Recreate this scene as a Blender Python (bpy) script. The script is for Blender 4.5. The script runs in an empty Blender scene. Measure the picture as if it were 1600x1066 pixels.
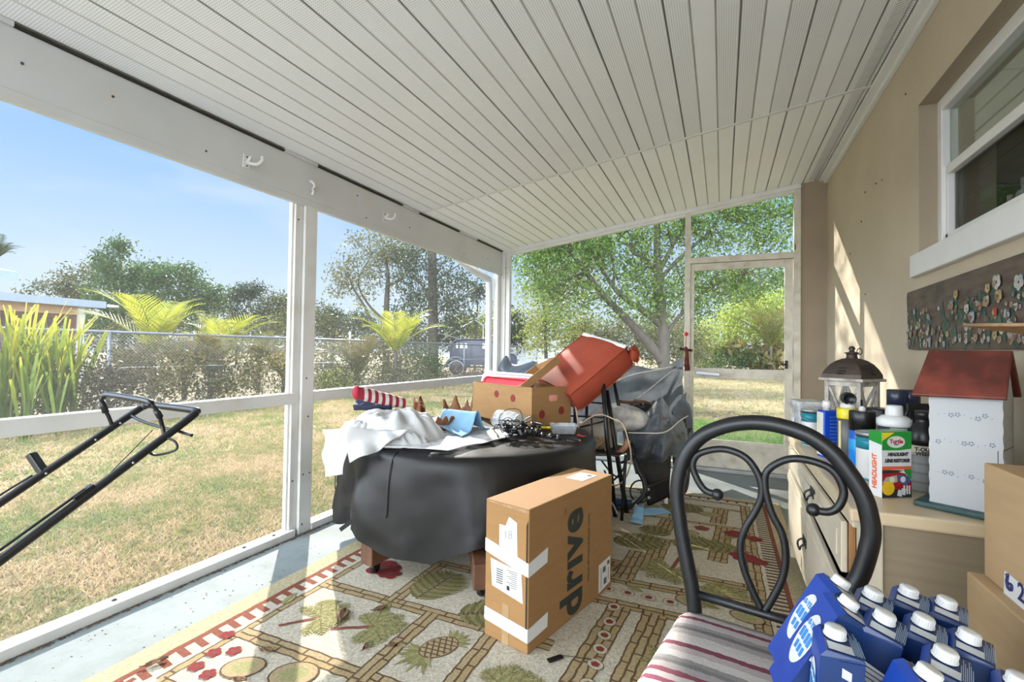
SKY, SUN, ELEV, EXPO, BACK_FILL = 0.47, 5.4, 25.6, 1.22, 8.4
import bpy, math, random
import numpy as np
from mathutils import Vector, Matrix, noise
random.seed(7)
RNG = np.random.default_rng(11)
SC = bpy.context.scene
COL = SC.collection
PI = math.pi

# ------------------------------------------------------------------ helpers
def V(*a): return Vector(a)

def nz(x, y, z=0.0): return noise.noise(Vector((x, y, z)))

class MB:
    """collects geometry and links it as one mesh object"""
    def __init__(s): s.v = []; s.f = []; s.m = []; s.sm = []
    def add(s, vs, fs, mi=0, smooth=False):
        o = len(s.v)
        s.v += [tuple(p) for p in vs]
        for f in fs:
            s.f.append(tuple(o + i for i in f)); s.m.append(mi); s.sm.append(smooth)
        return s
    def box(s, c, d, rz=0.0, mi=0, M=None):
        x, y, z = d[0] / 2, d[1] / 2, d[2] / 2
        R = M if M is not None else Matrix.Rotation(rz, 3, 'Z')
        c = Vector(c)
        vs = [c + R @ Vector((a * x, b * y, e * z)) for e in (-1, 1) for b in (-1, 1) for a in (-1, 1)]
        return s.add(vs, [(0, 2, 3, 1), (4, 5, 7, 6), (0, 1, 5, 4), (1, 3, 7, 5), (3, 2, 6, 7), (2, 0, 4, 6)], mi)
    def span(s, a, b, mi=0):
        return s.box([(p + q) / 2 for p, q in zip(a, b)], [abs(q - p) for p, q in zip(a, b)], mi=mi)
    def bar(s, p0, p1, w, h, up=(0, 0, 1), mi=0):
        p0, p1 = Vector(p0), Vector(p1); t = (p1 - p0); L = t.length; t.normalize()
        a = Vector(up).cross(t)
        if a.length < 1e-4: a = Vector((1, 0, 0)).cross(t)
        a.normalize(); b = t.cross(a)
        return s.box((p0 + p1) / 2, (w, h, L), M=Matrix((a, b, t)).transposed(), mi=mi)
    def tube(s, pts, r, n=8, closed=False, mi=0, caps=True):
        P = [Vector(p) for p in pts]; k = len(P)
        rr = r if isinstance(r, (list, tuple)) else [r] * k
        T = []
        for i in range(k):
            a = P[(i - 1) % k] if closed else P[max(i - 1, 0)]
            b = P[(i + 1) % k] if closed else P[min(i + 1, k - 1)]
            t = b - a
            T.append(t.normalized() if t.length > 1e-9 else Vector((0, 0, 1)))
        nrm = T[0].orthogonal().normalized()
        vs = []
        for i in range(k):
            nrm = nrm - T[i] * nrm.dot(T[i])
            if nrm.length < 1e-6: nrm = T[i].orthogonal()
            nrm.normalize(); bn = T[i].cross(nrm)
            for j in range(n):
                a = 2 * PI * j / n
                vs.append(P[i] + (nrm * math.cos(a) + bn * math.sin(a)) * rr[i])
        fs = []
        for i in range(k if closed else k - 1):
            i2 = (i + 1) % k
            for j in range(n):
                j2 = (j + 1) % n
                fs.append((i * n + j, i * n + j2, i2 * n + j2, i2 * n + j))
        s.add(vs, fs, mi, True)
        if caps and not closed:
            o = len(s.v) - k * n
            s.f.append(tuple(o + j for j in reversed(range(n)))); s.m.append(mi); s.sm.append(False)
            s.f.append(tuple(o + (k - 1) * n + j for j in range(n))); s.m.append(mi); s.sm.append(False)
        return s
    def lathe(s, prof, c=(0, 0, 0), n=24, mi=0, M=None, smooth=True, sx=1, sy=1):
        c = Vector(c); R = M or Matrix.Identity(3); vs = []
        for (r, z) in prof:
            for j in range(n):
                a = 2 * PI * j / n
                vs.append(c + R @ Vector((r * math.cos(a) * sx, r * math.sin(a) * sy, z)))
        fs = []; k = len(prof)
        for i in range(k - 1):
            for j in range(n):
                j2 = (j + 1) % n
                fs.append((i * n + j, i * n + j2, (i + 1) * n + j2, (i + 1) * n + j))
        s.add(vs, fs, mi, smooth)
        o = len(s.v) - k * n
        s.f.append(tuple(o + j for j in reversed(range(n)))); s.m.append(mi); s.sm.append(False)
        s.f.append(tuple(o + (k - 1) * n + j for j in range(n))); s.m.append(mi); s.sm.append(False)
        return s
    def ball(s, c, r, n=10, mi=0, sc=(1, 1, 1), M=None):
        k = max(4, n // 2)
        vs = []; R = M or Matrix.Identity(3); c = Vector(c)
        for i in range(k + 1):
            t = PI * i / k
            for j in range(n):
                a = 2 * PI * j / n
                vs.append(c + R @ Vector((r * math.sin(t) * math.cos(a) * sc[0], r * math.sin(t) * math.sin(a) * sc[1], -r * math.cos(t) * sc[2])))
        fs = [(i * n + j, i * n + (j + 1) % n, (i + 1) * n + (j + 1) % n, (i + 1) * n + j) for i in range(k) for j in range(n)]
        return s.add(vs, fs, mi, True)
    def grid(s, P, mi=0, smooth=True, thick=0.0):
        a = len(P); b = len(P[0])
        vs = [p for row in P for p in row]
        fs = [(i * b + j, i * b + j + 1, (i + 1) * b + j + 1, (i + 1) * b + j) for i in range(a - 1) for j in range(b - 1)]
        return s.add(vs, fs, mi, smooth)
    def prism(s, poly, o, ax, ay, an, d, mi=0):
        """2-D polygon in frame (ax, ay) at o, extruded by d along an"""
        o, ax, ay, an = Vector(o), Vector(ax), Vector(ay), Vector(an); k = len(poly)
        vs = [o + ax * p[0] + ay * p[1] for p in poly] + [o + ax * p[0] + ay * p[1] + an * d for p in poly]
        fs = [tuple(range(k)), tuple(reversed(range(k, 2 * k)))] + [(i + k, (i + 1) % k + k, (i + 1) % k, i) for i in range(k)]
        return s.add(vs, fs, mi)
    def flat(s, poly, o, ax, ay, mi=0):
        o, ax, ay = Vector(o), Vector(ax), Vector(ay)
        return s.add([o + ax * p[0] + ay * p[1] for p in poly], [tuple(range(len(poly)))], mi)
    def build(s, name, mats, parent=None, world=False, bevel=0.0, seg=2, sub=0, solid=0.0, mods=None):
        me = bpy.data.meshes.new(name)
        vs = s.v
        if world and parent is not None:
            L = parent.location
            p = parent.parent
            while p is not None: L = L + p.location; p = p.parent
            vs = [(a - L.x, b - L.y, c - L.z) for a, b, c in s.v]
        me.from_pydata(vs, [], s.f)
        for m in (mats if isinstance(mats, (list, tuple)) else [mats]): me.materials.append(m)
        me.polygons.foreach_set('material_index', s.m)
        me.polygons.foreach_set('use_smooth', s.sm)
        me.update()
        ob = bpy.data.objects.new(name, me); COL.objects.link(ob)
        if parent is not None: ob.parent = parent
        if solid:
            m = ob.modifiers.new('thickness', 'SOLIDIFY'); m.thickness = solid; m.offset = 0
        if bevel:
            m = ob.modifiers.new('bevel', 'BEVEL'); m.width = bevel; m.segments = seg; m.limit_method = 'ANGLE'; m.angle_limit = math.radians(40)
        if sub:
            m = ob.modifiers.new('subdivision', 'SUBSURF'); m.levels = sub; m.render_levels = sub
        return ob

def fast_mesh(name, verts, quads, mat, parent=None):
    """numpy arrays straight into a mesh: verts (n,3), quads (m,k)"""
    me = bpy.data.meshes.new(name); k = quads.shape[1]
    me.vertices.add(len(verts)); me.vertices.foreach_set('co', np.asarray(verts, np.float32).ravel())
    me.loops.add(quads.size); me.loops.foreach_set('vertex_index', quads.astype(np.int32).ravel())
    me.polygons.add(len(quads)); me.polygons.foreach_set('loop_start', np.arange(0, quads.size, k, dtype=np.int32))
    me.polygons.foreach_set('loop_total', np.full(len(quads), k, np.int32))
    me.materials.append(mat); me.update(calc_edges=True); me.validate()
    ob = bpy.data.objects.new(name, me); COL.objects.link(ob)
    if parent is not None: ob.parent = parent
    return ob

def tag(o, label=None, cat=None, group=None, kind=None):
    if label: o['label'] = label
    if cat: o['category'] = cat
    if group: o['group'] = group
    if kind: o['kind'] = kind
    return o

def thing(name, label, cat, loc=(0, 0, 0), rz=0.0, group=None):
    o = bpy.data.objects.new(name, None); COL.objects.link(o)
    o.empty_display_size = 0.05
    o.location = loc; o.rotation_euler = (0, 0, rz)
    return tag(o, label, cat, group)

def struct(name, mb, mats, **k):
    return tag(mb.build(name, mats, **k), kind='structure')

def copy_thing(src, loc, rot, label):
    """a thing with copies of its parts and their sub-parts"""
    r = src.copy(); COL.objects.link(r); r.location = loc; r.rotation_euler = rot; r['label'] = label
    for ch in src.children:
        c = ch.copy(); COL.objects.link(c); c.parent = r
        for g in ch.children:
            d = g.copy(); COL.objects.link(d); d.parent = c
    return r

def spline(pts, m=6, closed=False):
    P = [Vector(p) for p in pts]; k = len(P); out = []
    for i in range(k if closed else k - 1):
        if closed: a, b, c, d = P[(i - 1) % k], P[i], P[(i + 1) % k], P[(i + 2) % k]
        else: a, b, c, d = P[max(i - 1, 0)], P[i], P[i + 1], P[min(i + 2, k - 1)]
        for j in range(m):
            t = j / m; t2 = t * t; t3 = t2 * t
            out.append(0.5 * ((2 * b) + (c - a) * t + (2 * a - 5 * b + 4 * c - d) * t2 + (3 * b - a - 3 * c + d) * t3))
    if not closed: out.append(P[-1])
    return out

def text(body, size, M, mat, name, parent, bold=0.0, align='CENTER', depth=0.0002, sx=1.0, shear=0.0, space=1.0):
    cu = bpy.data.curves.new('lettering', 'FONT'); cu.body = body; cu.size = size; cu.align_x = align; cu.align_y = 'CENTER'
    cu.offset = bold; cu.extrude = depth; cu.shear = shear; cu.space_character = space; cu.resolution_u = 4
    t = bpy.data.objects.new('lettering', cu)
    COL.objects.link(t)
    me = bpy.data.meshes.new_from_object(t)
    bpy.data.objects.remove(t); bpy.data.curves.remove(cu)
    me.transform(Matrix.Diagonal((sx, 1, 1, 1))); me.transform(M)
    me.materials.clear(); me.materials.append(mat)
    ob = bpy.data.objects.new(name, me); COL.objects.link(ob)
    if parent is not None: ob.parent = parent
    return ob

def frame(o, ax, ay):
    """4x4 from origin, text x direction, text y direction"""
    ax = Vector(ax).normalized(); ay = Vector(ay).normalized(); an = ax.cross(ay)
    M = Matrix((ax, ay, an)).transposed().to_4x4(); M.translation = Vector(o)
    return M

# ------------------------------------------------------------------ materials
def new_mat(name):
    m = bpy.data.materials.new(name); m.use_nodes = True
    nt = m.node_tree; nt.nodes.clear()
    out = nt.nodes.new('ShaderNodeOutputMaterial')
    return m, nt, out

def N(nt, typ, **kw):
    n = nt.nodes.new(typ)
    for k, v in kw.items():
        if k in n.inputs: n.inputs[k].default_value = v
        else: setattr(n, k, v)
    return n

def ramp(nt, stops, interp='LINEAR'):
    r = nt.nodes.new('ShaderNodeValToRGB'); cr = r.color_ramp; cr.interpolation = interp
    while len(cr.elements) < len(stops): cr.elements.new(0.5)
    for e, (p, c) in zip(cr.elements, stops):
        e.position = p; e.color = (*c, 1) if len(c) == 3 else c
    return r

def mat(name, col, rough=0.6, metal=0.0, var=0.12, scale=8.0, bump=0.0, bscale=40.0, spec=0.5, trans=0.0, coat=0.0, stretch=None, dirt=None):
    """principled surface whose colour wanders a little with object-space noise"""
    m, nt, out = new_mat(name)
    b = N(nt, 'ShaderNodeBsdfPrincipled', Roughness=rough, Metallic=metal)
    b.inputs['Specular IOR Level'].default_value = spec
    b.inputs['Coat Weight'].default_value = coat
    tc = N(nt, 'ShaderNodeTexCoord'); mp = N(nt, 'ShaderNodeMapping')
    if stretch: mp.inputs['Scale'].default_value = stretch
    nt.links.new(tc.outputs['Object'], mp.inputs['Vector'])
    no = N(nt, 'ShaderNodeTexNoise', Scale=scale, Detail=4.0)
    nt.links.new(mp.outputs['Vector'], no.inputs['Vector'])
    lo = tuple(max(0, c * (1 - var)) for c in col); hi = tuple(min(1, c * (1 + var)) for c in col)
    stops = [(0.3, lo), (0.7, hi)]
    if dirt: stops = [(0.28, dirt), (0.42, lo), (0.72, hi)]
    r = ramp(nt, stops)
    nt.links.new(no.outputs['Fac'], r.inputs['Fac']); nt.links.new(r.outputs['Color'], b.inputs['Base Color'])
    if bump:
        n2 = N(nt, 'ShaderNodeTexNoise', Scale=bscale, Detail=3.0); nt.links.new(mp.outputs['Vector'], n2.inputs['Vector'])
        bp = N(nt, 'ShaderNodeBump', Strength=bump, Distance=0.01)
        nt.links.new(n2.outputs['Fac'], bp.inputs['Height']); nt.links.new(bp.outputs['Normal'], b.inputs['Normal'])
    sh = b.outputs['BSDF']
    if trans:
        t = N(nt, 'ShaderNodeBsdfTranslucent'); nt.links.new(r.outputs['Color'], t.inputs['Color'])
        mx = N(nt, 'ShaderNodeMixShader', Fac=trans)
        nt.links.new(sh, mx.inputs[1]); nt.links.new(t.outputs['BSDF'], mx.inputs[2]); sh = mx.outputs['Shader']
    nt.links.new(sh, out.inputs['Surface'])
    return m

def leaf_mat(name, cols, trans=0.45, rough=0.5, k=0.62):
    """leaves: one colour per leaf, thin and translucent"""
    m, nt, out = new_mat(name)
    g = N(nt, 'ShaderNodeNewGeometry')
    r = ramp(nt, [(i / (len(cols) - 1), tuple(q * k for q in c)) for i, c in enumerate(cols)])
    nt.links.new(g.outputs['Random Per Island'], r.inputs['Fac'])
    b = N(nt, 'ShaderNodeBsdfPrincipled', Roughness=rough); b.inputs['Specular IOR Level'].default_value = 0.3
    t = N(nt, 'ShaderNodeBsdfTranslucent')
    nt.links.new(r.outputs['Color'], b.inputs['Base Color']); nt.links.new(r.outputs['Color'], t.inputs['Color'])
    mx = N(nt, 'ShaderNodeMixShader', Fac=trans)
    nt.links.new(b.outputs['BSDF'], mx.inputs[1]); nt.links.new(t.outputs['BSDF'], mx.inputs[2])
    nt.links.new(mx.outputs['Shader'], out.inputs['Surface'])
    return m

def sheer_mat(name, col, cover, trans=0.5, rough=0.6):
    """woven mesh or thin film: part of the light passes straight through"""
    m, nt, out = new_mat(name)
    d = N(nt, 'ShaderNodeBsdfDiffuse', Color=(*col, 1)); t = N(nt, 'ShaderNodeBsdfTranslucent', Color=(*col, 1))
    mx = N(nt, 'ShaderNodeMixShader', Fac=trans)
    nt.links.new(d.outputs[0], mx.inputs[1]); nt.links.new(t.outputs[0], mx.inputs[2])
    tr = N(nt, 'ShaderNodeBsdfTransparent')
    tc = N(nt, 'ShaderNodeTexCoord'); no = N(nt, 'ShaderNodeTexNoise', Scale=1.3, Detail=3.0)
    nt.links.new(tc.outputs['Object'], no.inputs['Vector'])
    mr = N(nt, 'ShaderNodeMapRange'); mr.inputs['From Min'].default_value = 0.3; mr.inputs['From Max'].default_value = 0.7
    mr.inputs['To Min'].default_value = cover * 0.75; mr.inputs['To Max'].default_value = cover * 1.25
    nt.links.new(no.outputs['Fac'], mr.inputs['Value'])
    m2 = N(nt, 'ShaderNodeMixShader')
    nt.links.new(mr.outputs['Result'], m2.inputs['Fac'])
    nt.links.new(tr.outputs[0], m2.inputs[1]); nt.links.new(mx.outputs[0], m2.inputs[2])
    nt.links.new(m2.outputs[0], out.inputs['Surface'])
    return m

def clear_plastic(name, col, cover, rough=0.15):
    m, nt, out = new_mat(name)
    b = N(nt, 'ShaderNodeBsdfPrincipled', Roughness=rough); b.inputs['Base Color'].default_value = (*col, 1)
    tr = N(nt, 'ShaderNodeBsdfTransparent', Color=(0.96, 0.97, 0.98, 1))
    tc = N(nt, 'ShaderNodeTexCoord'); no = N(nt, 'ShaderNodeTexNoise', Scale=14.0, Detail=3.0)
    nt.links.new(tc.outputs['Object'], no.inputs['Vector'])
    mr = N(nt, 'ShaderNodeMapRange'); mr.inputs['From Min'].default_value = 0.35; mr.inputs['From Max'].default_value = 0.65
    mr.inputs['To Min'].default_value = cover * 0.6; mr.inputs['To Max'].default_value = min(1, cover * 1.4)
    nt.links.new(no.outputs['Fac'], mr.inputs['Value'])
    mx = N(nt, 'ShaderNodeMixShader'); nt.links.new(mr.outputs['Result'], mx.inputs['Fac'])
    nt.links.new(tr.outputs[0], mx.inputs[1]); nt.links.new(b.outputs[0], mx.inputs[2])
    nt.links.new(mx.outputs[0], out.inputs['Surface'])
    return m

def band_mat(name, bands, axis='Z', rough=0.6, interp='CONSTANT', lo=0.0, hi=1.0, bump=0.0, var=0.0):
    """colour bands along one object axis between lo and hi (metres)"""
    m, nt, out = new_mat(name)
    tc = N(nt, 'ShaderNodeTexCoord'); sp = N(nt, 'ShaderNodeSeparateXYZ'); nt.links.new(tc.outputs['Object'], sp.inputs[0])
    mr = N(nt, 'ShaderNodeMapRange'); mr.inputs['From Min'].default_value = lo; mr.inputs['From Max'].default_value = hi
    nt.links.new(sp.outputs[axis], mr.inputs['Value'])
    r = ramp(nt, bands, interp); nt.links.new(mr.outputs['Result'], r.inputs['Fac'])
    b = N(nt, 'ShaderNodeBsdfPrincipled', Roughness=rough); nt.links.new(r.outputs['Color'], b.inputs['Base Color'])
    if var:
        no = N(nt, 'ShaderNodeTexNoise', Scale=var, Detail=4.0); nt.links.new(tc.outputs['Object'], no.inputs['Vector'])
        bp = N(nt, 'ShaderNodeBump', Strength=bump or 0.3, Distance=0.005); nt.links.new(no.outputs['Fac'], bp.inputs['Height'])
        nt.links.new(bp.outputs['Normal'], b.inputs['Normal'])
    nt.links.new(b.outputs[0], out.inputs['Surface'])
    return m

WHITE = mat('white_paint', (0.74, 0.74, 0.72), 0.5, var=0.05, scale=5, dirt=(0.66, 0.64, 0.58))
BEAMW = mat('beam_white_paint', (0.62, 0.63, 0.635), 0.55, var=0.04, scale=3, dirt=(0.60, 0.585, 0.55))
TRIMW = mat('clean_white_paint', (0.72, 0.72, 0.71), 0.45, var=0.03)
OLDW = mat('worn_cream_paint', (0.66, 0.62, 0.53), 0.55, var=0.10, scale=9, dirt=(0.45, 0.38, 0.28))
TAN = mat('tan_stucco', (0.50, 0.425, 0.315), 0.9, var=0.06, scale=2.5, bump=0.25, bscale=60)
TAND = mat('shaded_tan_stucco', (0.33, 0.265, 0.19), 0.9, var=0.07, scale=3, bump=0.25, bscale=60)  # tan stucco darkened to paint in shade on stub wall and reveal
BLACK = mat('black_metal', (0.007, 0.0075, 0.0085), 0.40, var=0.3, scale=20)
BLACKP = mat('black_plastic', (0.007, 0.007, 0.008), 0.35, var=0.2)
NAIL = mat('dark_screw', (0.05, 0.045, 0.04), 0.5)
CARD = mat('cardboard', (0.30, 0.160, 0.058), 0.85, var=0.06, scale=6, stretch=(1, 1, 6))
CARD2 = mat('pale_cardboard', (0.42, 0.28, 0.145), 0.85, var=0.06, scale=6, stretch=(1, 1, 6))
CARDB = mat('banana_box_cardboard', (0.36, 0.20, 0.08), 0.85, var=0.06, scale=6, stretch=(1, 1, 6))
CARDE = mat('cardboard_edge', (0.34, 0.21, 0.11), 0.9, var=0.25, scale=60)
PAPER = mat('white_paper', (0.66, 0.66, 0.65), 0.7, var=0.03)
TAPE = mat('white_tape', (0.70, 0.71, 0.72), 0.3, var=0.02)
INK = mat('black_ink', (0.02, 0.02, 0.022), 0.6, var=0.05)
PLASW = mat('white_plastic', (0.66, 0.66, 0.65), 0.35, var=0.02)
GREY = mat('grey_metal', (0.42, 0.43, 0.44), 0.4, metal=0.6, var=0.12)
def pane_mat(name, tint, refl, see):
    """window glass: mirror reflection over a tinted see-through pane"""
    m, nt, out = new_mat(name); gl = N(nt, 'ShaderNodeBsdfGlossy', Roughness=.03, Color=(.85, .92, .85, 1)); tr = N(nt, 'ShaderNodeBsdfTransparent', Color=(see, see, see, 1)); df = N(nt, 'ShaderNodeBsdfDiffuse', Color=(*tint, 1))
    a = N(nt, 'ShaderNodeMixShader', Fac=.12); nt.links.new(tr.outputs[0], a.inputs[1]); nt.links.new(df.outputs[0], a.inputs[2])
    b = N(nt, 'ShaderNodeMixShader', Fac=refl); nt.links.new(a.outputs[0], b.inputs[1]); nt.links.new(gl.outputs[0], b.inputs[2]); nt.links.new(b.outputs[0], out.inputs['Surface']); return m
WOODB = mat('brown_wood', (0.11, 0.047, 0.022), 0.6, var=0.45, scale=14, stretch=(1, 1, 0.2))
RED = mat('red_plastic', (0.55, 0.015, 0.03), 0.3, var=0.05)
YEL = mat('yellow_plastic', (0.75, 0.62, 0.02), 0.35, var=0.05)
GLASS = clear_plastic('window_glass', (0.05, 0.055, 0.05), 0.35, 0.03)
FILM = clear_plastic('clear_film', (0.75, 0.78, 0.80), 0.38, 0.2)
CLEARP = clear_plastic('translucent_plastic', (0.70, 0.72, 0.74), 0.45, 0.2)
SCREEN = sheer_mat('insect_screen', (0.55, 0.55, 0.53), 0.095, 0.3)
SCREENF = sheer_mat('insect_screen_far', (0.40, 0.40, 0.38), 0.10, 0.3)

# ------------------------------------------------------------------ the porch shell
XL, XW, YE = -2.478, 0.9075, 5.32        # inner face of beam / house wall / end screens
YB = -2.4                                 # open end behind
def ceil_z(x): return 2.42 + 0.136 * (x + 2.478)

# painted slab
m, nt, out = new_mat('painted_concrete')
tc = N(nt, 'ShaderNodeTexCoord')
n1 = N(nt, 'ShaderNodeTexNoise', Scale=3.0, Detail=8.0, Roughness=0.7); n2 = N(nt, 'ShaderNodeTexNoise', Scale=60.0, Detail=3.0)
n3 = N(nt, 'ShaderNodeTexVoronoi', Scale=55.0)
for q in (n1, n2, n3): nt.links.new(tc.outputs['Object'], q.inputs['Vector'])
r1 = ramp(nt, [(0.32, (0.18, 0.17, 0.15)), (0.40, (0.20, 0.225, 0.215)), (0.55, (0.235, 0.262, 0.255)), (0.8, (0.265, 0.29, 0.28))])
nt.links.new(n1.outputs['Fac'], r1.inputs['Fac'])
r3 = ramp(nt, [(0.02, (1, 1, 1)), (0.06, (0, 0, 0))]); nt.links.new(n3.outputs['Distance'], r3.inputs['Fac'])
mk = N(nt, 'ShaderNodeMath', operation='MULTIPLY'); rk = ramp(nt, [(0.52, (0, 0, 0)), (0.60, (1, 1, 1))])
nt.links.new(n1.outputs['Fac'], rk.inputs['Fac'])
nt.links.new(r3.outputs['Color'], mk.inputs[0]); nt.links.new(rk.outputs['Color'], mk.inputs[1])
mc = N(nt, 'ShaderNodeMix', data_type='RGBA'); mc.inputs['B'].default_value = (0.10, 0.085, 0.07, 1)
nt.links.new(mk.outputs[0], mc.inputs['Factor']); nt.links.new(r1.outputs['Color'], mc.inputs['A'])
b = N(nt, 'ShaderNodeBsdfPrincipled', Roughness=0.8); b.inputs['Specular IOR Level'].default_value = .2; nt.links.new(mc.outputs['Result'], b.inputs['Base Color'])
bp = N(nt, 'ShaderNodeBump', Strength=0.15, Distance=0.004); nt.links.new(n2.outputs['Fac'], bp.inputs['Height']); nt.links.new(bp.outputs[0], b.inputs['Normal'])
nt.links.new(b.outputs[0], out.inputs['Surface']); CONC = m
fl = MB().span((-2.60, YB, -0.10), (XW + 0.4, YE + 0.14, 0.0))
struct('floor', fl, CONC)

# ceiling: vinyl soffit panels with V grooves along Y, perforated up to the joint
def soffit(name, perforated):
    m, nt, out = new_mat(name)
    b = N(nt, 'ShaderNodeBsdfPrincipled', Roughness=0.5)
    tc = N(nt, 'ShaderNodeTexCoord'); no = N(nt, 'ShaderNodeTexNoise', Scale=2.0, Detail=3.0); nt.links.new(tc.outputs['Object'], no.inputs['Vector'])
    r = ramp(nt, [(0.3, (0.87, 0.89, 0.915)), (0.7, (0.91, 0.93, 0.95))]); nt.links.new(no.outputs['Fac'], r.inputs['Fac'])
    if perforated:
        mp = N(nt, 'ShaderNodeMapping'); mp.inputs['Scale'].default_value = (95, 95, 0); nt.links.new(tc.outputs['Object'], mp.inputs['Vector'])
        vo = N(nt, 'ShaderNodeTexVoronoi', Scale=1.0, Randomness=0.0); nt.links.new(mp.outputs[0], vo.inputs['Vector'])
        rp = ramp(nt, [(0.18, (0.55, 0.55, 0.54)), (0.32, (1, 1, 1))]); nt.links.new(vo.outputs['Distance'], rp.inputs['Fac'])
        mx = N(nt, 'ShaderNodeMix', data_type='RGBA', blend_type='MULTIPLY'); mx.inputs['Factor'].default_value = 1.0
        nt.links.new(r.outputs['Color'], mx.inputs['A']); nt.links.new(rp.outputs['Color'], mx.inputs['B'])
        nt.links.new(mx.outputs['Result'], b.inputs['Base Color'])
    else: nt.links.new(r.outputs['Color'], b.inputs['Base Color'])
    nt.links.new(b.outputs[0], out.inputs['Surface'])
    return m
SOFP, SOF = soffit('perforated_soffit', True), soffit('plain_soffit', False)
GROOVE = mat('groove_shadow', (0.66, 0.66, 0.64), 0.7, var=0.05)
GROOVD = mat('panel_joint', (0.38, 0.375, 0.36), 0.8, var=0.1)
cm = MB()
px = [XL + 0.012]
g0 = -1.507 - 0.1052 * 10
xs = [g0 + 0.1052 * i for i in range(0, 34) if XL + 0.03 < g0 + 0.1052 * i < XW - 0.1]
edges = [XL + 0.012] + xs + [XW - 0.075]
for (ya, yb, mi) in ((YB, 3.555, 0), (3.575, YE + 0.10, 1)):
    for i in range(len(edges) - 1):
        a, c = edges[i], edges[i + 1]; g = 0.005
        a2, c2 = a + g, c - g
        cm.add([(a2, ya, ceil_z(a2)), (c2, ya, ceil_z(c2)), (c2, yb, ceil_z(c2)), (a2, yb, ceil_z(a2))], [(0, 3, 2, 1)], (0 if (mi == 0 and i % 3 != 1) else (0 if mi == 0 and i < 22 else 1)))
        if i < len(edges) - 2:
            dp = 0.010; w = g
            mid = c
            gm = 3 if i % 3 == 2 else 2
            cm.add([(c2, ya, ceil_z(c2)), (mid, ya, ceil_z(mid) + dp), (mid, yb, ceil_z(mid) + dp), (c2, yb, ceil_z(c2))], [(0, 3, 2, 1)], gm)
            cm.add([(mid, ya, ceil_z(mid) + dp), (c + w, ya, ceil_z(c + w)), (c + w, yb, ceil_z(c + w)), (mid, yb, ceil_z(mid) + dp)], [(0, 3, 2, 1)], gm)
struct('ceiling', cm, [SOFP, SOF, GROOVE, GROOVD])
# roof deck above the panels keeps the sun out
rf = MB()
x0, x1 = -2.75, XW + 0.35
rf.add([(x0, YB, ceil_z(x0) + 0.03), (x1, YB, ceil_z(x1) + 0.03), (x1, YE + 0.35, ceil_z(x1) + 0.03), (x0, YE + 0.35, ceil_z(x0) + 0.03),
        (x0, YB, ceil_z(x0) + 0.11), (x1, YB, ceil_z(x1) + 0.11), (x1, YE + 0.35, ceil_z(x1) + 0.11), (x0, YE + 0.35, ceil_z(x0) + 0.11)],
       [(0, 3, 2, 1), (4, 5, 6, 7), (0, 1, 5, 4), (1, 2, 6, 5), (2, 3, 7, 6), (3, 0, 4, 7)])
struct('ceiling_roof_deck', rf, BEAMW)
# joint strip across the panels, trim on the house side, trim at the end
for nm, pts in (('trim_1', [(XL + 0.02, 3.565), (XW - 0.05, 3.565)]),):
    t = MB()
    (xa, y), (xb, _) = pts
    t.bar((xa, y, ceil_z(xa) - 0.001), (xb, y, ceil_z(xb) - 0.001), 0.03, 0.005)
    struct(nm, t, TRIMW)
t = MB(); xx = XW - 0.052
t.span((xx - 0.02, YB, ceil_z(xx) - 0.020), (XW, YE, ceil_z(xx) + 0.01))
t.span((xx + 0.022, YB, ceil_z(xx) - 0.045), (XW, YE, ceil_z(xx) - 0.018))
struct('trim_2', t, TRIMW, bevel=0.004)
SL = mat('slot_vent', (0.48, 0.48, 0.47), 0.7)
t = MB()
k = 0
y = 0.2
while y < YE - 0.05:
    xa, xb = XW - 0.165, XW - 0.085
    t.add([(xa, y, ceil_z(xa) - 0.0012), (xb, y, ceil_z(xb) - 0.0012), (xb, y + 0.006, ceil_z(xb) - 0.0012), (xa, y + 0.006, ceil_z(xa) - 0.0012)], [(0, 3, 2, 1)])
    y += 0.019
struct('trim_3', t, SL)
# end header following the slope
t = MB()
xa, xb = XL, 0.69
t.bar((xa, YE - 0.01, ceil_z(xa) - 0.018), (xb, YE - 0.01, ceil_z(xb) - 0.018), 0.05, 0.03, up=(0, 1, 0))
t.bar((xa, YE + 0.02, ceil_z(xa) - 0.055), (xb, YE + 0.02, ceil_z(xb) - 0.055), 0.03, 0.055, up=(0, 1, 0))
struct('trim_4', t, WHITE, bevel=0.003)

# house wall with a recessed window opening; stub wall beside the door
WY0, WY1, WZ0, WZ1 = 1.05, 3.03, 1.70, 2.475
w = MB()
top = 3.10
def wallpiece(y0, y1, z0, z1): w.span((XW, y0, z0), (XW + 0.30, y1, z1))
wallpiece(YB, WY0, 0, top); wallpiece(WY1, YE + 0.12, 0, top); wallpiece(WY0, WY1, 0, WZ0); wallpiece(WY0, WY1, WZ1, top)
struct('wall_right', w, TAN)
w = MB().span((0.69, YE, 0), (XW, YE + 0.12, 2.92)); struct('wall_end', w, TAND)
m_rev = MB()      # reveal lining, its shade painted in as darker tan
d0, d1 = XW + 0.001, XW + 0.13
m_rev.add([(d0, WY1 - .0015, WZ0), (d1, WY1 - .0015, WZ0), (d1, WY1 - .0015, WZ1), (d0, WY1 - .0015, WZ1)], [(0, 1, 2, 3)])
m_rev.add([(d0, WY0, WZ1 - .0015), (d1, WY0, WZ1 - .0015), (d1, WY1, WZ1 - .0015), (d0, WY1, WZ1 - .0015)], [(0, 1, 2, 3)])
struct('trim_5', m_rev, TAND)
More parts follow.
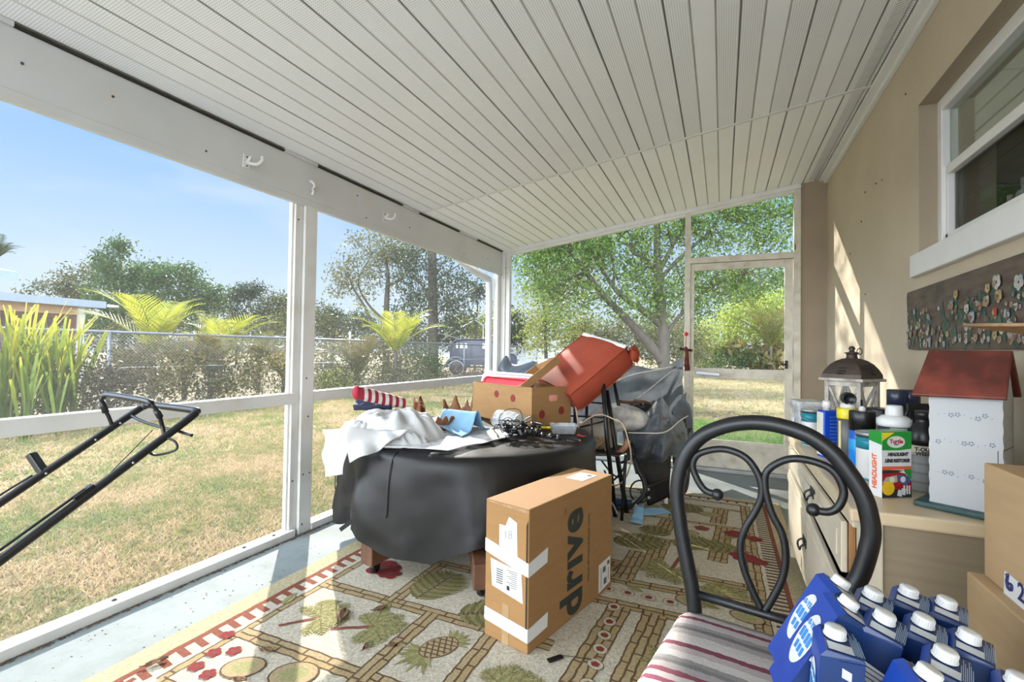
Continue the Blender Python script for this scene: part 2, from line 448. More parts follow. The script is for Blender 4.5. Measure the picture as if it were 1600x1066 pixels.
# nail holes and flecks on the wall
t = MB()
for (y, z, s) in ((4.0, 2.33, .012), (3.75, 2.31, .009), (3.62, 2.29, .008), (4.1, 2.15, .012), (4.42, 1.98, .012), (3.2, 2.62, .008), (4.0, 1.62, .009)):
    t.span((XW - 0.004, y, z), (XW + 0.002, y + s, z + s))
struct('trim_6', t, NAIL)
# window: frame, two sashes, glass, sill
wf = MB(); fx0, fx1 = 0.985, 1.05
def wfr(y0, y1, z0, z1, a=fx0, c=fx1): wf.span((a, y0, z0), (c, y1, z1))
wfr(WY1 - 0.045, WY1 + .02, WZ0, WZ1 + .02); wfr(WY0 - .02, WY0 + 0.045, WZ0, WZ1 + .02); wfr(WY0 + .045, WY1 - .045, WZ1 - 0.06, WZ1 + .02); wfr(WY0 + .045, WY1 - .045, WZ0, WZ0 + 0.075)
win = struct('window_1', wf, TRIMW, bevel=0.004)
s_ = MB(); s_.span((1.0, WY0 + 0.04, 2.09), (1.04, WY1 - 0.04, 2.135)); s_.span((1.0, WY1 - 0.07, WZ0 + 0.06), (1.035, WY1 - 0.04, 2.1))
s_.span((1.0, WY0 + 0.04, 1.77), (1.035, WY1 - 0.04, 1.80))
s_.build('sash', TRIMW, win, bevel=0.003)
MB().span((1.018, WY0 + 0.04, 2.13), (1.022, WY1 - 0.045, WZ1 - 0.055)).build('upper_pane', pane_mat('mirror_glass', (.3, .33, .28), .38, .9), win)
MB().span((1.026, WY0 + 0.04, 1.775), (1.029, WY1 - 0.05, 2.10)).build('lower_pane', pane_mat('screened_glass', (.06, .05, .04), .05, .75), win)
MB().span((XW - 0.03, WY0 - 0.05, 1.60), (XW + 0.10, WY1 + 0.022, 1.712)).build('window_sill', TRIMW, win, bevel=0.005)
# dim room behind the glass
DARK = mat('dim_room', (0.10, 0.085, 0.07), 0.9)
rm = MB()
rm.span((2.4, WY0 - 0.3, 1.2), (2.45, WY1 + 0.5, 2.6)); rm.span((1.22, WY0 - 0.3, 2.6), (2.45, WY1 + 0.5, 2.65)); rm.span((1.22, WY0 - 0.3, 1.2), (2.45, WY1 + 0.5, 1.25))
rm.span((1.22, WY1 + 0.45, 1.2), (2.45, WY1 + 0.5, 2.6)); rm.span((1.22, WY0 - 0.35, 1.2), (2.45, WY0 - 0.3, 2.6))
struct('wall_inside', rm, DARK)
bl = MB().span((1.06, WY0, 2.16), (1.07, WY1, 2.45))
GBL = band_mat('pale_green_reflection', [(0, (.62, .66, .58)), (0.5, (.70, .74, .66))], 'Y', 0.8, 'LINEAR', WY0, WY1)  # pale green panel paints the ceiling's reflection into the upper pane
tag(bl.build('window_blind', GBL), 'pale green roller blind behind the upper window pane', 'blind')
inner = MB().span((1.055, WY0, 1.74), (1.22, WY1, 1.772)); struct('trim_7', inner, WHITE)
for i, (yy, r, h, nm, lb) in enumerate(((2.70, .022, .10, 'bottle', 'small white bottle inside the window, left of the larger one'), (2.58, .034, .13, 'bottle', 'round shouldered white bottle with black lettering inside the window'))):
    b_ = thing(nm, lb, 'bottle', (1.12, yy, 1.772), 0, 'white bottles on the inner window ledge')
    MB().lathe([(r, 0), (r, h * .62), (r * .85, h * .78), (r * .45, h * .86), (r * .45, h)], n=16).build('body', PLASW, b_)
    MB().lathe([(r * .5, h * .95), (r * .5, h * 1.2)], n=12).build('cap', PLASW, b_)
    if i:
        m_ = MB(); m_.span((-r - .0012, -.012, h * .42), (-r + .002, .010, h * .47)); m_.span((-r - .0012, -.010, h * .34), (-r + .002, .006, h * .37)); m_.build('label_print', INK, b_)

# left screen wall: beam, posts, mid rail, sill
ys = [-2.2, 2.30, 5.40]
bm_ = MB()
bm_.span((XL - 0.10, YB, 2.16), (XL, YE + 0.05, 2.405)); bm_.span((XL - 0.03, YB, 2.118), (XL + 0.004, YE, 2.165))
beam = struct('trim_8', bm_, BEAMW, bevel=0.004)
t = MB().span((XL - 0.02, YB, 2.406), (XL + 0.012, YE, 2.415)); struct('trim_9', t, mat('dark_gap', (0.03, 0.028, 0.025), 0.9))
for i, (ya, yb_) in enumerate(((2.16, 2.44), (0.55, 0.95), (3.35, 3.6), (4.3, 4.7))):
    t = MB().span((XL - 0.01, ya - 0.06, 2.402), (XL + 0.014, yb_ - 0.08, 2.428)); struct('trim_%d' % (10 + i), t, BEAMW)
# post between the bays: two aluminium channels
p = MB(); p.span((XL - 0.07, 2.275, 0), (XL + 0.005, 2.375, 2.13)); p.span((XL - 0.075, 2.215, 0), (XL - 0.015, 2.272, 2.13)); p.span((XL - 0.05, 2.20, 0), (XL - 0.03, 2.22, 2.13))
struct('trim_20', p, WHITE, bevel=0.004)
p = MB(); p.span((XL - 0.05, 5.30, 0), (XL + 0.045, 5.40, 2.40)); p.span((XL - 0.075, 5.22, 0), (XL - 0.015, 5.295, 2.13)); p.span((XL + 0.05, 5.31, 0), (XL + 0.10, 5.37, 2.40))
struct('trim_21', p, WHITE, bevel=0.004)
p = MB(); p.span((XL - 0.07, -2.25, 0), (XL + 0.005, -2.15, 2.13)); struct('trim_22', p, WHITE, bevel=0.004)
for i, (ya, yb_) in enumerate(((-2.15, 2.245), (2.375, 5.30))):
    r_ = MB().span((XL - 0.065, ya, 0.84), (XL - 0.005, yb_, 0.910)); struct('trim_%d' % (23 + i), r_, WHITE, bevel=0.004)
    r_ = MB().span((XL - 0.075, ya, 0.0), (XL + 0.012, yb_, 0.045)); struct('trim_%d' % (25 + i), r_, WHITE, bevel=0.004)
    g = MB().add([(XL - 0.045, ya, 0.045), (XL - 0.045, yb_, 0.045), (XL - 0.045, yb_, 2.12), (XL - 0.045, ya, 2.12)], [(0, 1, 2, 3)])
    struct('window_%d' % (2 + i), g, SCREEN)
# crumbs of dirt and rust along the sill foot
t = MB()
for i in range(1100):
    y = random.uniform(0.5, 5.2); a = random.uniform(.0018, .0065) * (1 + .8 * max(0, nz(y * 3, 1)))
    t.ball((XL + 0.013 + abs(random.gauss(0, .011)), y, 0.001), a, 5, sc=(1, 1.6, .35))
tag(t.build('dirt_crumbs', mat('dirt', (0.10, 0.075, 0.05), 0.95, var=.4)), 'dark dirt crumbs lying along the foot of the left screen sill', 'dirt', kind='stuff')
t = MB()
for y in (0.62, 1.28, 1.92, 2.12, 2.62, 3.2):
    t.lathe([(.011, 0), (.011, .004), (.005, .008)], (XL - 0.03, y, .045), 8)
for y, z in ((2.235, 0.35), (2.235, .9), (2.30, .38), (2.35, .38), (2.31, 1.0), (2.235, 2.02), (2.3, .06), (2.33, .75)):
    t.ball((XL + (.006 if y > 2.27 else -.013), y, z), .006, 6)
for y, z in ((1.2, 2.30), (1.62, 2.22), (2.85, 2.19), (4.35, 2.2), (3.4, 2.25), (0.9, 2.28), (2.75, 2.33), (4.9, 2.25)):
    t.ball((XL + .001, y, z), .006, 6)
struct('trim_30', t, NAIL)
# hooks on the beam
for i, (y, lb) in enumerate(((1.85, 'white double plant hook screwed to the beam above the left screen bay'), (3.06, 'white double plant hook on the beam right of the middle post'))):
    h = thing('plant_hook', lb, 'hook', (XL, y, 2.25), 0, 'white plant hooks on the beam')
    MB().span((0, -.022, -.04), (.006, .022, .04)).build('plate', TRIMW, h, bevel=.002)
    b_ = MB()
    b_.tube(spline([(.004, 0, .0), (.03, .01, -.012), (.055, .03, -.012), (.072, .045, .012), (.07, .045, .035)], 5), .009, 8)
    b_.tube(spline([(.004, .005, .005), (.03, -.005, .0), (.045, -.006, .02)], 5), .008, 8)
    b_.build('hook_arm', TRIMW, h)
    MB().ball((.007, 0, .025), .005, 6).build('screw', NAIL, h); MB().ball((.007, 0, -.025), .005, 6).build('screw', NAIL, h)
h = thing('plant_hook', 'short curly white hook at the top of the middle post, under the ceiling', 'hook', (XL, 2.31, 2.23), 0)
MB().tube(spline([(0, 0, .06), (.02, 0, .05), (.03, .01, .03), (.015, .01, .01), (.03, 0, -.01), (.02, 0, -.03)], 5), .009, 8).build('hook_arm', TRIMW, h)
h = thing('plant_hook', 'white cup hook on the corner post where the two screen walls meet', 'hook', (XL + .05, 5.28, 2.2), 0)
MB().tube(spline([(0, 0, .02), (.02, -.03, .02), (.05, -.05, .01), (.06, -.05, .04)], 5), .008, 8).build('hook_arm', TRIMW, h)

# end screen wall and door
e = MB()
e.span((-0.362, YE - 0.02, 0), (-0.306, YE + 0.05, ceil_z(-0.33) - 0.05)); struct('trim_40', e, OLDW, bevel=0.003)
e = MB(); e.span((0.632, YE - 0.02, 0), (0.69, YE + 0.06, ceil_z(0.66) - 0.05)); struct('trim_41', e, OLDW, bevel=0.003)
e = MB(); e.span((-0.306, YE - 0.015, 2.135), (0.632, YE + 0.05, 2.195)); struct('trim_42', e, OLDW, bevel=0.003)
e = MB(); e.span((-2.40, YE - 0.005, 0.96), (-0.362, YE + 0.05, 1.03)); struct('trim_43', e, OLDW, bevel=0.003)
e = MB(); e.span((-2.40, YE - 0.01, 0.0), (-0.362, YE + 0.05, 0.06)); struct('trim_44', e, WHITE, bevel=0.003)
e = MB(); e.span((-0.306, YE - 0.03, 0.0), (0.632, YE + 0.06, 0.035)); struct('trim_45', e, GREY, bevel=0.003)
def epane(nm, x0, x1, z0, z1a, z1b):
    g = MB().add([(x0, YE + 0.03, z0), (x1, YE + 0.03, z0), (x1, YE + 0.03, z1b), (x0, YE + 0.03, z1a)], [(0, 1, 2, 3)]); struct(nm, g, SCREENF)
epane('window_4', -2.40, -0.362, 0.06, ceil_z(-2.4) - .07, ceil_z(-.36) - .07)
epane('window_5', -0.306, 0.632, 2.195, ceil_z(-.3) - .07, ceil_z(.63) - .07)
door = bpy.data.objects.new('door_1', None); COL.objects.link(door); door.location = (0.63, YE, 0.04); door['kind'] = 'structure'
df = MB()
DX0, DX1 = -0.30, 0.626
df.span((DX0, YE, 0.04), (DX0 + .03, YE + .03, 2.13)); df.span((DX1 - 0.07, YE, 0.04), (DX1, YE + .03, 2.13))
df.span((DX0 + .03, YE, 2.06), (DX1 - .07, YE + .03, 2.13)); df.span((DX0 + .03, YE, 0.945), (DX1 - .07, YE + .03, 1.045)); df.span((DX0 + .03, YE, 0.28), (DX1 - .07, YE + .03, 0.32)); df.span((DX0 + .03, YE, 0.04), (DX1 - .07, YE + .03, 0.10))
df.build('door_frame', OLDW, door, world=True, bevel=.003)
MB().span((DX0 + .03, YE + .008, .10), (DX1 - .07, YE + .02, .28)).build('kick_panel', OLDW, door, world=True)
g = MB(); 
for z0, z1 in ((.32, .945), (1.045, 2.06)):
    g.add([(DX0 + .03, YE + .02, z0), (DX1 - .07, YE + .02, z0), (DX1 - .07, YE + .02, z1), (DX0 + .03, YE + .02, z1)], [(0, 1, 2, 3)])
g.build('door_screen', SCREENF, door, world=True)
MB().bar((-0.245, YE - .025, 1.0), (-0.02, YE - .025, .985), .03, .035).build('door_closer', GREY, door, world=True, bevel=.004)
hd = MB(); hd.span((.558, YE - .012, 1.06), (.585, YE, 1.14)); hd.tube(spline([(.57, YE - .01, 1.10), (.56, YE - .05, 1.10), (.52, YE - .055, 1.105)], 4), .008, 8)
hd.build('door_handle', BLACK, door, world=True)
MB().span((.636, YE - .032, 2.21), (.645, YE - .02, 2.26)).build('latch_hook', NAIL, door, world=True)
# ------------------------------------------------------------------ the photograph's viewpoint, for laying things out in the place
CAM_H = 1.2
_F = 746.35
def _cam():
    y_, p_, r_ = .414414, .0197, .01445
    cy, sy, cp, sp = math.cos(y_), math.sin(y_), math.cos(p_), math.sin(p_)
    f = Vector((-sy * cp, cy * cp, sp)); r = Vector((cy, sy, 0)); u = r.cross(f)
    return math.cos(r_) * r + math.sin(r_) * u, -math.sin(r_) * r + math.cos(r_) * u, f
CR, CU, CF = _cam()
def ray(x, y): return CR * ((x - 800) / _F) - CU * ((y - 533) / _F) + CF
def at(x, y, Y):
    d = ray(x, y); return Vector((0, 0, CAM_H)) + d * (Y / d.y)
def atz(x, y, z):
    d = ray(x, y); return Vector((0, 0, CAM_H)) + d * ((z - CAM_H) / d.z)
def atx(x, y, X):
    d = ray(x, y); return Vector((0, 0, CAM_H)) + d * (X / d.x)

# ------------------------------------------------------------------ rug with a trellis of motifs
def pile(name, col, var=0.18):
    return mat(name, col, 0.95, var=var, scale=90, bump=0.3, bscale=190, spec=0.1)
RM = [pile('rug_ground', (0.45, 0.405, 0.315), 0.26), pile('rug_gold', (0.33, 0.25, 0.13)), pile('rug_brown', (0.115, 0.07, 0.04)),
      pile('rug_olive', (0.215, 0.195, 0.08)), pile('rug_dark_olive', (0.14, 0.125, 0.055)), pile('rug_red', (0.20, 0.035, 0.035)),
      pile('rug_yellow_edge', (0.39, 0.335, 0.205), 0.24), pile('rug_rust', (0.20, 0.07, 0.045)), pile('rug_sage', (0.27, 0.255, 0.12)), pile('rug_tan', (0.34, 0.265, 0.15))]
GR, GO, BR, OL, DO, RE, YE_, RU, SA, TN = range(10)
RX0, RX1, RY0, RY1, RZ = -2.065, 0.42, 0.80, 4.38, 0.008
rug = MB(); rug.span((RX0, RY0, 0.0), (RX1, RY1, RZ))
_lay = [0]
def rz_():
    _lay[0] += 1
    return RZ + 0.0003 + 0.00000035 * _lay[0]
def rpoly(poly, mi):
    if len(poly) >= 3:
        A = sum(poly[i][0] * poly[(i + 1) % len(poly)][1] - poly[(i + 1) % len(poly)][0] * poly[i][1] for i in range(len(poly)))
        if A < 0: poly = poly[::-1]
    z = rz_(); rug.add([(p[0], p[1], z) for p in poly], [tuple(range(len(poly)))], mi)
def rline(a, b, w, mi, wob=0.0):
    a, b = Vector(a[:2]), Vector(b[:2]); L = (b - a).length
    if L < 1e-5: return
    t = (b - a) / L; n = Vector((-t.y, t.x)); k = max(1, int(L / 0.02)) if wob else 1
    for i in range(k):
        p = a + t * (L * i / k); q = a + t * (L * (i + 1) / k)
        o1 = n * wob * nz(p.x * 30, p.y * 30, w * 100); o2 = n * wob * nz(q.x * 30, q.y * 30, w * 100)
        p, q = p + o1, q + o2
        rpoly([(p - n * w / 2)[:], (q - n * w / 2)[:], (q + n * w / 2)[:], (p + n * w / 2)[:]], mi)
def R2(x, y, a): return (x * math.cos(a) - y * math.sin(a), x * math.sin(a) + y * math.cos(a))
def bamboo(x0, y0, x1, y1, n=2):
    a, b = Vector((x0, y0)), Vector((x1, y1)); t = (b - a).normalized(); nn = Vector((-t.y, t.x)); L = (b - a).length
    tot = 0.034 * n
    for k in range(n):
        o = nn * (-tot / 2 + 0.034 * (k + .5))
        rline(a + o, b + o, 0.030, GO if k % 2 == 0 else TN)
        rline(a + o + nn * .016, b + o + nn * .016, 0.0075, BR, .006)
        rline(a + o - nn * .016, b + o - nn * .016, 0.006, BR, .006)
        d = random.uniform(.02, .1)
        while d < L:
            p = a + o + t * d
            rline(p - nn * .018, p + nn * .018, .009, BR); d += random.uniform(.09, .15)
def fern(cx, cy, ang, L, mi=OL, mj=DO):
    st = R2(0, L, ang)
    rline((cx, cy), (cx + st[0], cy + st[1]), .014, BR, .004)
    k = int(L / .021)
    for i in range(k):
        f = (i + .5) / k; l = L * .42 * math.sin(PI * (0.15 + .8 * f)) + .02
        for sg in (-1, 1):
            pts = []
            for u, w in ((0, .004), (.35, .013), (.7, .010), (1, .001)):
                pts.append((u * l, w + .20 * l * u * u))
            for u, w in ((1, .001), (.7, .010), (.35, .013), (0, .004)):
                pts.append((u * l, -w + .20 * l * u * u))
            po = []
            for p in pts:
                q = R2(sg * p[0], f * L + p[1] + .25 * p[0], ang); po.append((cx + q[0], cy + q[1]))
            rpoly(po, mi if (i + (sg > 0)) % 2 else mj)
def palm(cx, cy, ang, s, mi=OL):
    q = R2(0, -s * 1.1, ang); rline((cx, cy), (cx + q[0], cy + q[1]), .022 * s / .2, RU, .004)
    for k in range(9):
        a = ang + math.radians(-115 + 230 * k / 8 + random.uniform(-6, 6)); l = s * random.uniform(.75, 1.0)
        m = 8
        for i in range(m):
            u = (i + .5) / m; w = s * .26 * math.sin(PI * min(1, u * .85 + .12))
            for sg in (-1, 1):
                po = [(0, u * l - .006), (sg * w * .6, u * l + w * .45 - .007), (sg * w, u * l + w * .95), (sg * w * .5, u * l + w * .6), (0, u * l + .008)]
                rpoly([(cx + R2(*p, a)[0], cy + R2(*p, a)[1]) for p in po], (mi, SA, OL, SA)[(i + k) % 4])
        e = R2(0, l * .9, a); rline((cx, cy), (cx + e[0], cy + e[1]), .005, DO)
def pineapple(cx, cy, ang, s):
    for k in range(11):
        a = ang + math.radians(-75 + 15 * k); l = s * (1.0 if k % 2 else .75)
        po = [(0.0, 0), (s * .09, l * .45), (0, l), (-s * .09, l * .45)]
        b0 = R2(0, s * .45, ang)
        rpoly([(cx + b0[0] + R2(*p, a)[0], cy + b0[1] + R2(*p, a)[1]) for p in po], (OL, SA, OL)[k % 3])
    for k in range(7):
        a = ang + PI + math.radians(-70 + 23 * k); l = s * .62
        po = [(0.0, 0), (s * .08, l * .5), (0, l), (-s * .08, l * .5)]
        b0 = R2(0, -s * .45, ang)
        rpoly([(cx + b0[0] + R2(*p, a)[0], cy + b0[1] + R2(*p, a)[1]) for p in po], (SA, OL)[k % 2])
    ov = [(s * .42 * math.cos(2 * PI * i / 20), s * .6 * math.sin(2 * PI * i / 20)) for i in range(20)]
    W = lambda p: (cx + R2(*p, ang)[0], cy + R2(*p, ang)[1])
    rpoly([W((p[0] * 1.08, p[1] * 1.06)) for p in ov], BR); rpoly([W(p) for p in ov], TN)
    for d in (-.66, -.44, -.22, 0, .22, .44, .66):
        for sg in (-1, 1):
            seg = []
            for i in range(25):
                u = -1 + 2 * i / 24; x = sg * u * s * .42; y = d * s + u * s * .30
                if (x / (s * .42)) ** 2 + (y / (s * .6)) ** 2 < 1: seg.append((x, y))
            if len(seg) > 2: rline(W(seg[0]), W(seg[-1]), .0065, BR)
def oval(cx, cy, a, b, ang=0, mi=TN):
    ov = lambda k: [(cx + R2(a * k * math.cos(2 * PI * i / 22), b * k * math.sin(2 * PI * i / 22), ang)[0], cy + R2(a * k * math.cos(2 * PI * i / 22), b * k * math.sin(2 * PI * i / 22), ang)[1]) for i in range(22)]
    rpoly(ov(1.0), BR); rpoly(ov(.92), mi); rpoly(ov(.55), SA)
def flower(cx, cy, s, mi=RE, n=5):
    for k in range(n):
        a = 2 * PI * k / n + .4; c = (cx + s * .55 * math.cos(a), cy + s * .55 * math.sin(a))
        rpoly([(c[0] + s * .5 * math.cos(2 * PI * i / 10), c[1] + s * .42 * math.sin(2 * PI * i / 10)) for i in range(10)], mi)
    rpoly([(cx + s * .22 * math.cos(2 * PI * i / 8), cy + s * .22 * math.sin(2 * PI * i / 8)) for i in range(8)], BR)
def leaf(cx, cy, ang, l, mi=SA):
    po = [(0, 0), (l * .2, l * .3), (l * .2, l * .6), (0, l), (-l * .2, l * .6), (-l * .2, l * .3)]
    rpoly([(cx + R2(*p, ang)[0], cy + R2(*p, ang)[1]) for p in po], mi)
    e = R2(0, l, ang); rline((cx, cy), (cx + e[0], cy + e[1]), .005, DO)
# plain outer band, comb border, bamboo inner border
bw = 0.10
for a, b_, c, d in ((RX0, RY0, RX0 + bw, RY1), (RX1 - bw, RY0, RX1, RY1), (RX0, RY0, RX1, RY0 + bw), (RX0, RY1 - bw, RX1, RY1)):
    rpoly([(a, b_), (c, b_), (c, d), (a, d)], YE_)
cx0, cx1, cy0, cy1 = RX0 + bw, RX1 - bw, RY0 + bw + .08, RY1 - bw
rline((cx0 + .014, cy0), (cx0 + .014, cy1), .028, RU, .004); rline((cx1 - .014, cy0), (cx1 - .014, cy1), .024, RU)
rline((cx0, cy0), (cx1, cy0), .028, RU); rline((cx0, cy1), (cx1, cy1), .028, BR)
y = cy0 + .03
while y < cy1:
    rline((cx0 + .02, y), (cx0 + .092, y - .012), .03, RU); y += .070
y = cy0 + .03
while y < cy1:
    rline((cx1 - .095, y), (cx1 - .02, y), .020, BR); y += .040
x = cx0 + .05
while x < cx1:
    rline((x, cy0 + .02), (x, cy0 + .07), .022, RU); rline((x, cy1 - .05), (x, cy1 - .01), .02, BR); x += .07
ix0, ix1, iy0, iy1 = cx0 + .135, cx1 - .15, cy0 + .10, cy1 - .10
bamboo(ix0, iy0, ix0, iy1, 1); bamboo(ix1, iy0, ix1, iy1, 2); bamboo(ix0, iy0, ix1, iy0, 1); bamboo(ix0, iy1, ix1, iy1, 1)
# trellis
for yy in (1.40, 1.86): bamboo(ix0, yy, -0.62, yy, 2)
bamboo(-0.62, 2.30, ix1, 2.30, 2); bamboo(-0.62, 2.53, ix1, 2.56, 2); bamboo(ix0, 2.30, -.62, 2.30, 2)
for yy in (2.74, 3.20, 3.62, 4.02): bamboo(ix0, yy, ix1, yy, 0 + (2 if yy < 3 else 1))
bamboo(-1.19, iy0, -1.19, 1.86, 2); bamboo(-.875, iy0, -.875, 1.86, 2); bamboo(-1.42, 1.86, -1.42, 2.30, 2)
bamboo(-.53, iy0, -.43, 2.28, 3); bamboo(-.37, iy0, -.27, 2.28, 3)
for xx, ya, yb_ in ((-.52, 2.62, 2.74), (-.47, 2.56, 2.95), (-.36, 2.74, 3.2), (-.02, 3.0, 3.25), (-.36, 3.3, 3.6), (.0, 3.3, 3.6), (-.3, 3.66, 4.0), (-.02, 3.66, 4.0), (-.36, 4.04, 4.2), (-1.0, 2.3, 4.2)):
    bamboo(xx, ya, xx + .02, yb_, 3)
# motifs
pineapple(-1.03, 1.66, math.radians(150), .135); pineapple(-.80, 2.95, math.radians(180), .13); pineapple(-1.75, 2.55, 0, .12)
palm(-1.36, 1.66, math.radians(-60), .16); palm(-.25, 2.78, math.radians(170), .19); palm(.02, 2.60, math.radians(40), .15)
palm(-1.62, 1.62, math.radians(-40), .15); palm(-.15, 1.95, math.radians(80), .15); palm(-.68, 1.55, math.radians(-50), .17); palm(-1.0, 1.22, 0.6, .15)
fern(-1.33, 1.93, math.radians(-8), .30); fern(-1.08, 1.90, math.radians(-62), .30); fern(-.62, 3.05, math.radians(-70), .30); fern(-.25, 3.12, math.radians(-40), .26)
fern(-.12, 3.90, math.radians(80), .3); fern(-.3, 3.3, math.radians(70), .2); fern(.1, 3.25, math.radians(100), .22); fern(-.7, 3.75, 1.0, .3)
oval(-.72, 2.38, .075, .055); oval(-.13, 2.47, .075, .05, -.2); oval(.11, 2.43, .075, .05, -.2); oval(-1.42, 1.30, .09, .07, .5); oval(-1.62, 1.25, .08, .06, .5); oval(-.08, 3.85, .08, .05); oval(-.5, 3.85, .07, .05); oval(-.2, 3.4, .07, .05)
for x, y, s, mi in ((.09, 3.50, .075, RE), (.12, 3.14, .075, RE), (.20, 3.47, .05, RE), (.2, 3.1, .05, RE), (-1.675, 2.12, .095, RE), (-1.60, 2.08, .06, RE), (-.12, 3.52, .05, RU), (-1.86, 1.36, .03, RE), (-1.80, 1.26, .03, RE), (-1.74, 1.30, .03, RE), (-1.78, 1.18, .03, RE), (-1.70, 1.17, .03, RE), (-1.62, 1.10, .03, RE)):
    flower(x, y, s, mi)
for k, (x, y) in enumerate(((-.455, 2.26), (-.448, 2.13), (-.445, 2.02), (-.44, 1.92), (-.435, 1.82), (-.43, 1.70), (-.52, 2.42), (-.42, 2.42), (-.32, 2.42), (-.22, 2.42))):
    oval(x, y, .030, .036, .2 * k, GR); flower(x, y, .017, RE)
for k, (x, y, a) in enumerate(((-.35, 2.46, 1.2), (-.1, 2.02, 2.2), (-.12, 2.18, -1.2), (.1, 1.9, .4), (-.6, 2.45, 1.4), (0, 2.45, 1.3), (-1.85, 1.62, .3), (-1.72, 1.70, -1), (-.25, 3.75, 1.2), (.0, 3.4, -1.2), (-.2, 3.15, 1), (-1.28, 1.2, .5), (-.62, 1.2, 1.), (-1.4, 1.75, .2))):
    leaf(x, y, a, .11, (SA, OL)[k % 2])
ro = rug.build('rug', RM)
tag(ro, 'large cream area rug with palms, pineapples and a brown comb border on the slab', 'rug')
# leaves and crumbs lying about
DRYL = mat('dry_leaf', (0.16, 0.085, 0.04), 0.8, var=.4, scale=30)
leaves = [(-1.565, 1.19, .03, .4, 'brown twig with curled leaf in the sunlit patch of rug near the post shadow'), (-1.93, 1.13, .035, 1.2, 'dry brown leaf lump at the near corner of the comb border'), (-1.53, 1.66, .05, 2.0, 'large pale tan dry leaf beside the comb border'),
          (-1.20, 1.585, .02, .7, 'small dark leaf crumb between the palm and the double bamboo line'), (-1.29, 1.53, .02, 1.9, 'dark brown leaf crumb beside the palm motif, in the table shadow'), (-1.62, 1.35, .028, .2, 'small curled leaf in the sunlit patch of rug'), (-1.42, 1.78, .03, 1.0, 'dark twig scrap above the palm motif on the rug')]
for i, (x, y, s, a, lb) in enumerate(leaves):
    l_ = MB()
    P = [[Vector((s * (u - .5) * 2, s * .5 * (v - .5) * 2 * math.sin(PI * min(max(u, .08), .95)), .012 + .5 * s * (abs(v - .5) ** 1.5) + .012 * nz(u * 3 + i, v * 3))) for v in (0, .25, .5, .75, 1)] for u in (0, .15, .35, .55, .75, .9, 1)]
    l_.grid(P); l_.tube([(-s * 1.0, 0, .012), (-s * 1.5, .2 * s, .014)], .0015, 5)
    o = l_.build('dry_leaf', DRYL, solid=.0015); o.location = (x, y, RZ - .004); o.rotation_euler = (0, 0, a)
    tag(o, lb, 'leaf', 'dry leaves on the rug')
z_ = MB()
for i in range(90):
    x, y = random.uniform(-2.4, -2.08), random.uniform(.8, 2.2)
    z_.ball((x, y, .0005), random.uniform(.0012, .004), 5, sc=(1.6, 1, .4))
tag(z_.build('leaf_litter', DRYL), 'tiny dark leaf crumbs scattered over the sunlit slab left of the rug', 'litter', kind='stuff')

# ------------------------------------------------------------------ round table under a black cover
TC = Vector((-1.527, 2.835, 0)); TR = 0.80; TZ = 0.652
tb = thing('patio_table', 'round wooden pedestal table on casters, hidden under the black cover', 'table', TC)
MB().lathe([(.60, TZ - .05), (.66, TZ - .04), (.66, TZ - .012), (.65, TZ - .008)], n=40).build('table_top', WOODB, tb)
MB().lathe([(.16, .16), (.13, .22), (.09, .3), (.09, .5), (.2, TZ - .05)], n=20).build('column', WOODB, tb)
for dx, dy in ((-.17, -.83), (.50, -.80), (.16, .74), (-.40, .66)):
    d = Vector((dx, dy, 0)); n_ = Vector((-dy, dx, 0)).normalized() * .045
    f = MB(); e = d; i_ = d.normalized() * .12
    f.add([e - n_ + V(0, 0, .065), e + n_ + V(0, 0, .065), e + n_ + V(0, 0, .185), e - n_ + V(0, 0, .185), i_ - n_ + V(0, 0, .10), i_ + n_ + V(0, 0, .10), i_ + n_ + V(0, 0, .24), i_ - n_ + V(0, 0, .24)],
          [(0, 1, 2, 3), (7, 6, 5, 4), (0, 4, 5, 1), (1, 5, 6, 2), (2, 6, 7, 3), (3, 7, 4, 0)])
    lg = f.build('leg', WOODB, tb, bevel=.005)
    c = d * .93
    w_ = MB(); ax = Matrix.Rotation(PI / 2, 3, 'Y')
    w_.lathe([(.015, -.014), (.03, -.012), (.034, 0), (.03, .012), (.015, .014)], c + V(0, 0, .034 + RZ), 16, M=ax); w_.span(c + V(-.02, -.012, .05), c + V(.02, .012, .075))
    w_.build('caster', BLACK, lg)
VINYL = mat('black_vinyl', (0.009, 0.0087, 0.0083), 0.42, spec=.35, var=.25, scale=4, bump=.28, bscale=9, stretch=(1, 1, .35))
na, P = 160, []
def fold(a, t):
    s5 = 1 - 2 * abs(math.sin(4 * a + .4 + .5 * t)); s9 = 1 - 2 * abs(math.sin(7.5 * a + 2.2 - .3 * t))
    return (.028 * s5 + .018 * s9 + .022 * nz(3 * math.cos(a), 3 * math.sin(a), 1.2 * t + 3) + .014 * nz(7 * math.cos(a), 7 * math.sin(a), 2 * t) + .006 * (1 - 2 * abs(nz(12 * math.cos(a) + 4 * t, 12 * math.sin(a), 5 * t)))) * (.25 + .75 * t) * min(1, t * 6) * (.8 + 1.3 * math.exp(-((math.degrees(a) % 360 - 222) / 26) ** 2))
prof = [(0.02, 0), (.3, 0), (.55, 0), (.70, .0), (.76, -.003), (.790, -.012), (.805, -.03), (.812, -.06)]
for i, (r, dz) in enumerate(prof):
    row = []
    for j in range(na):
        a = 2 * PI * j / na
        z = TZ + .008 + dz + (.008 * nz(r * 6 * math.cos(a), r * 6 * math.sin(a), 5) if r < .75 else 0)
        row.append(TC + V(r * math.cos(a), r * math.sin(a), z))
    P.append(row)
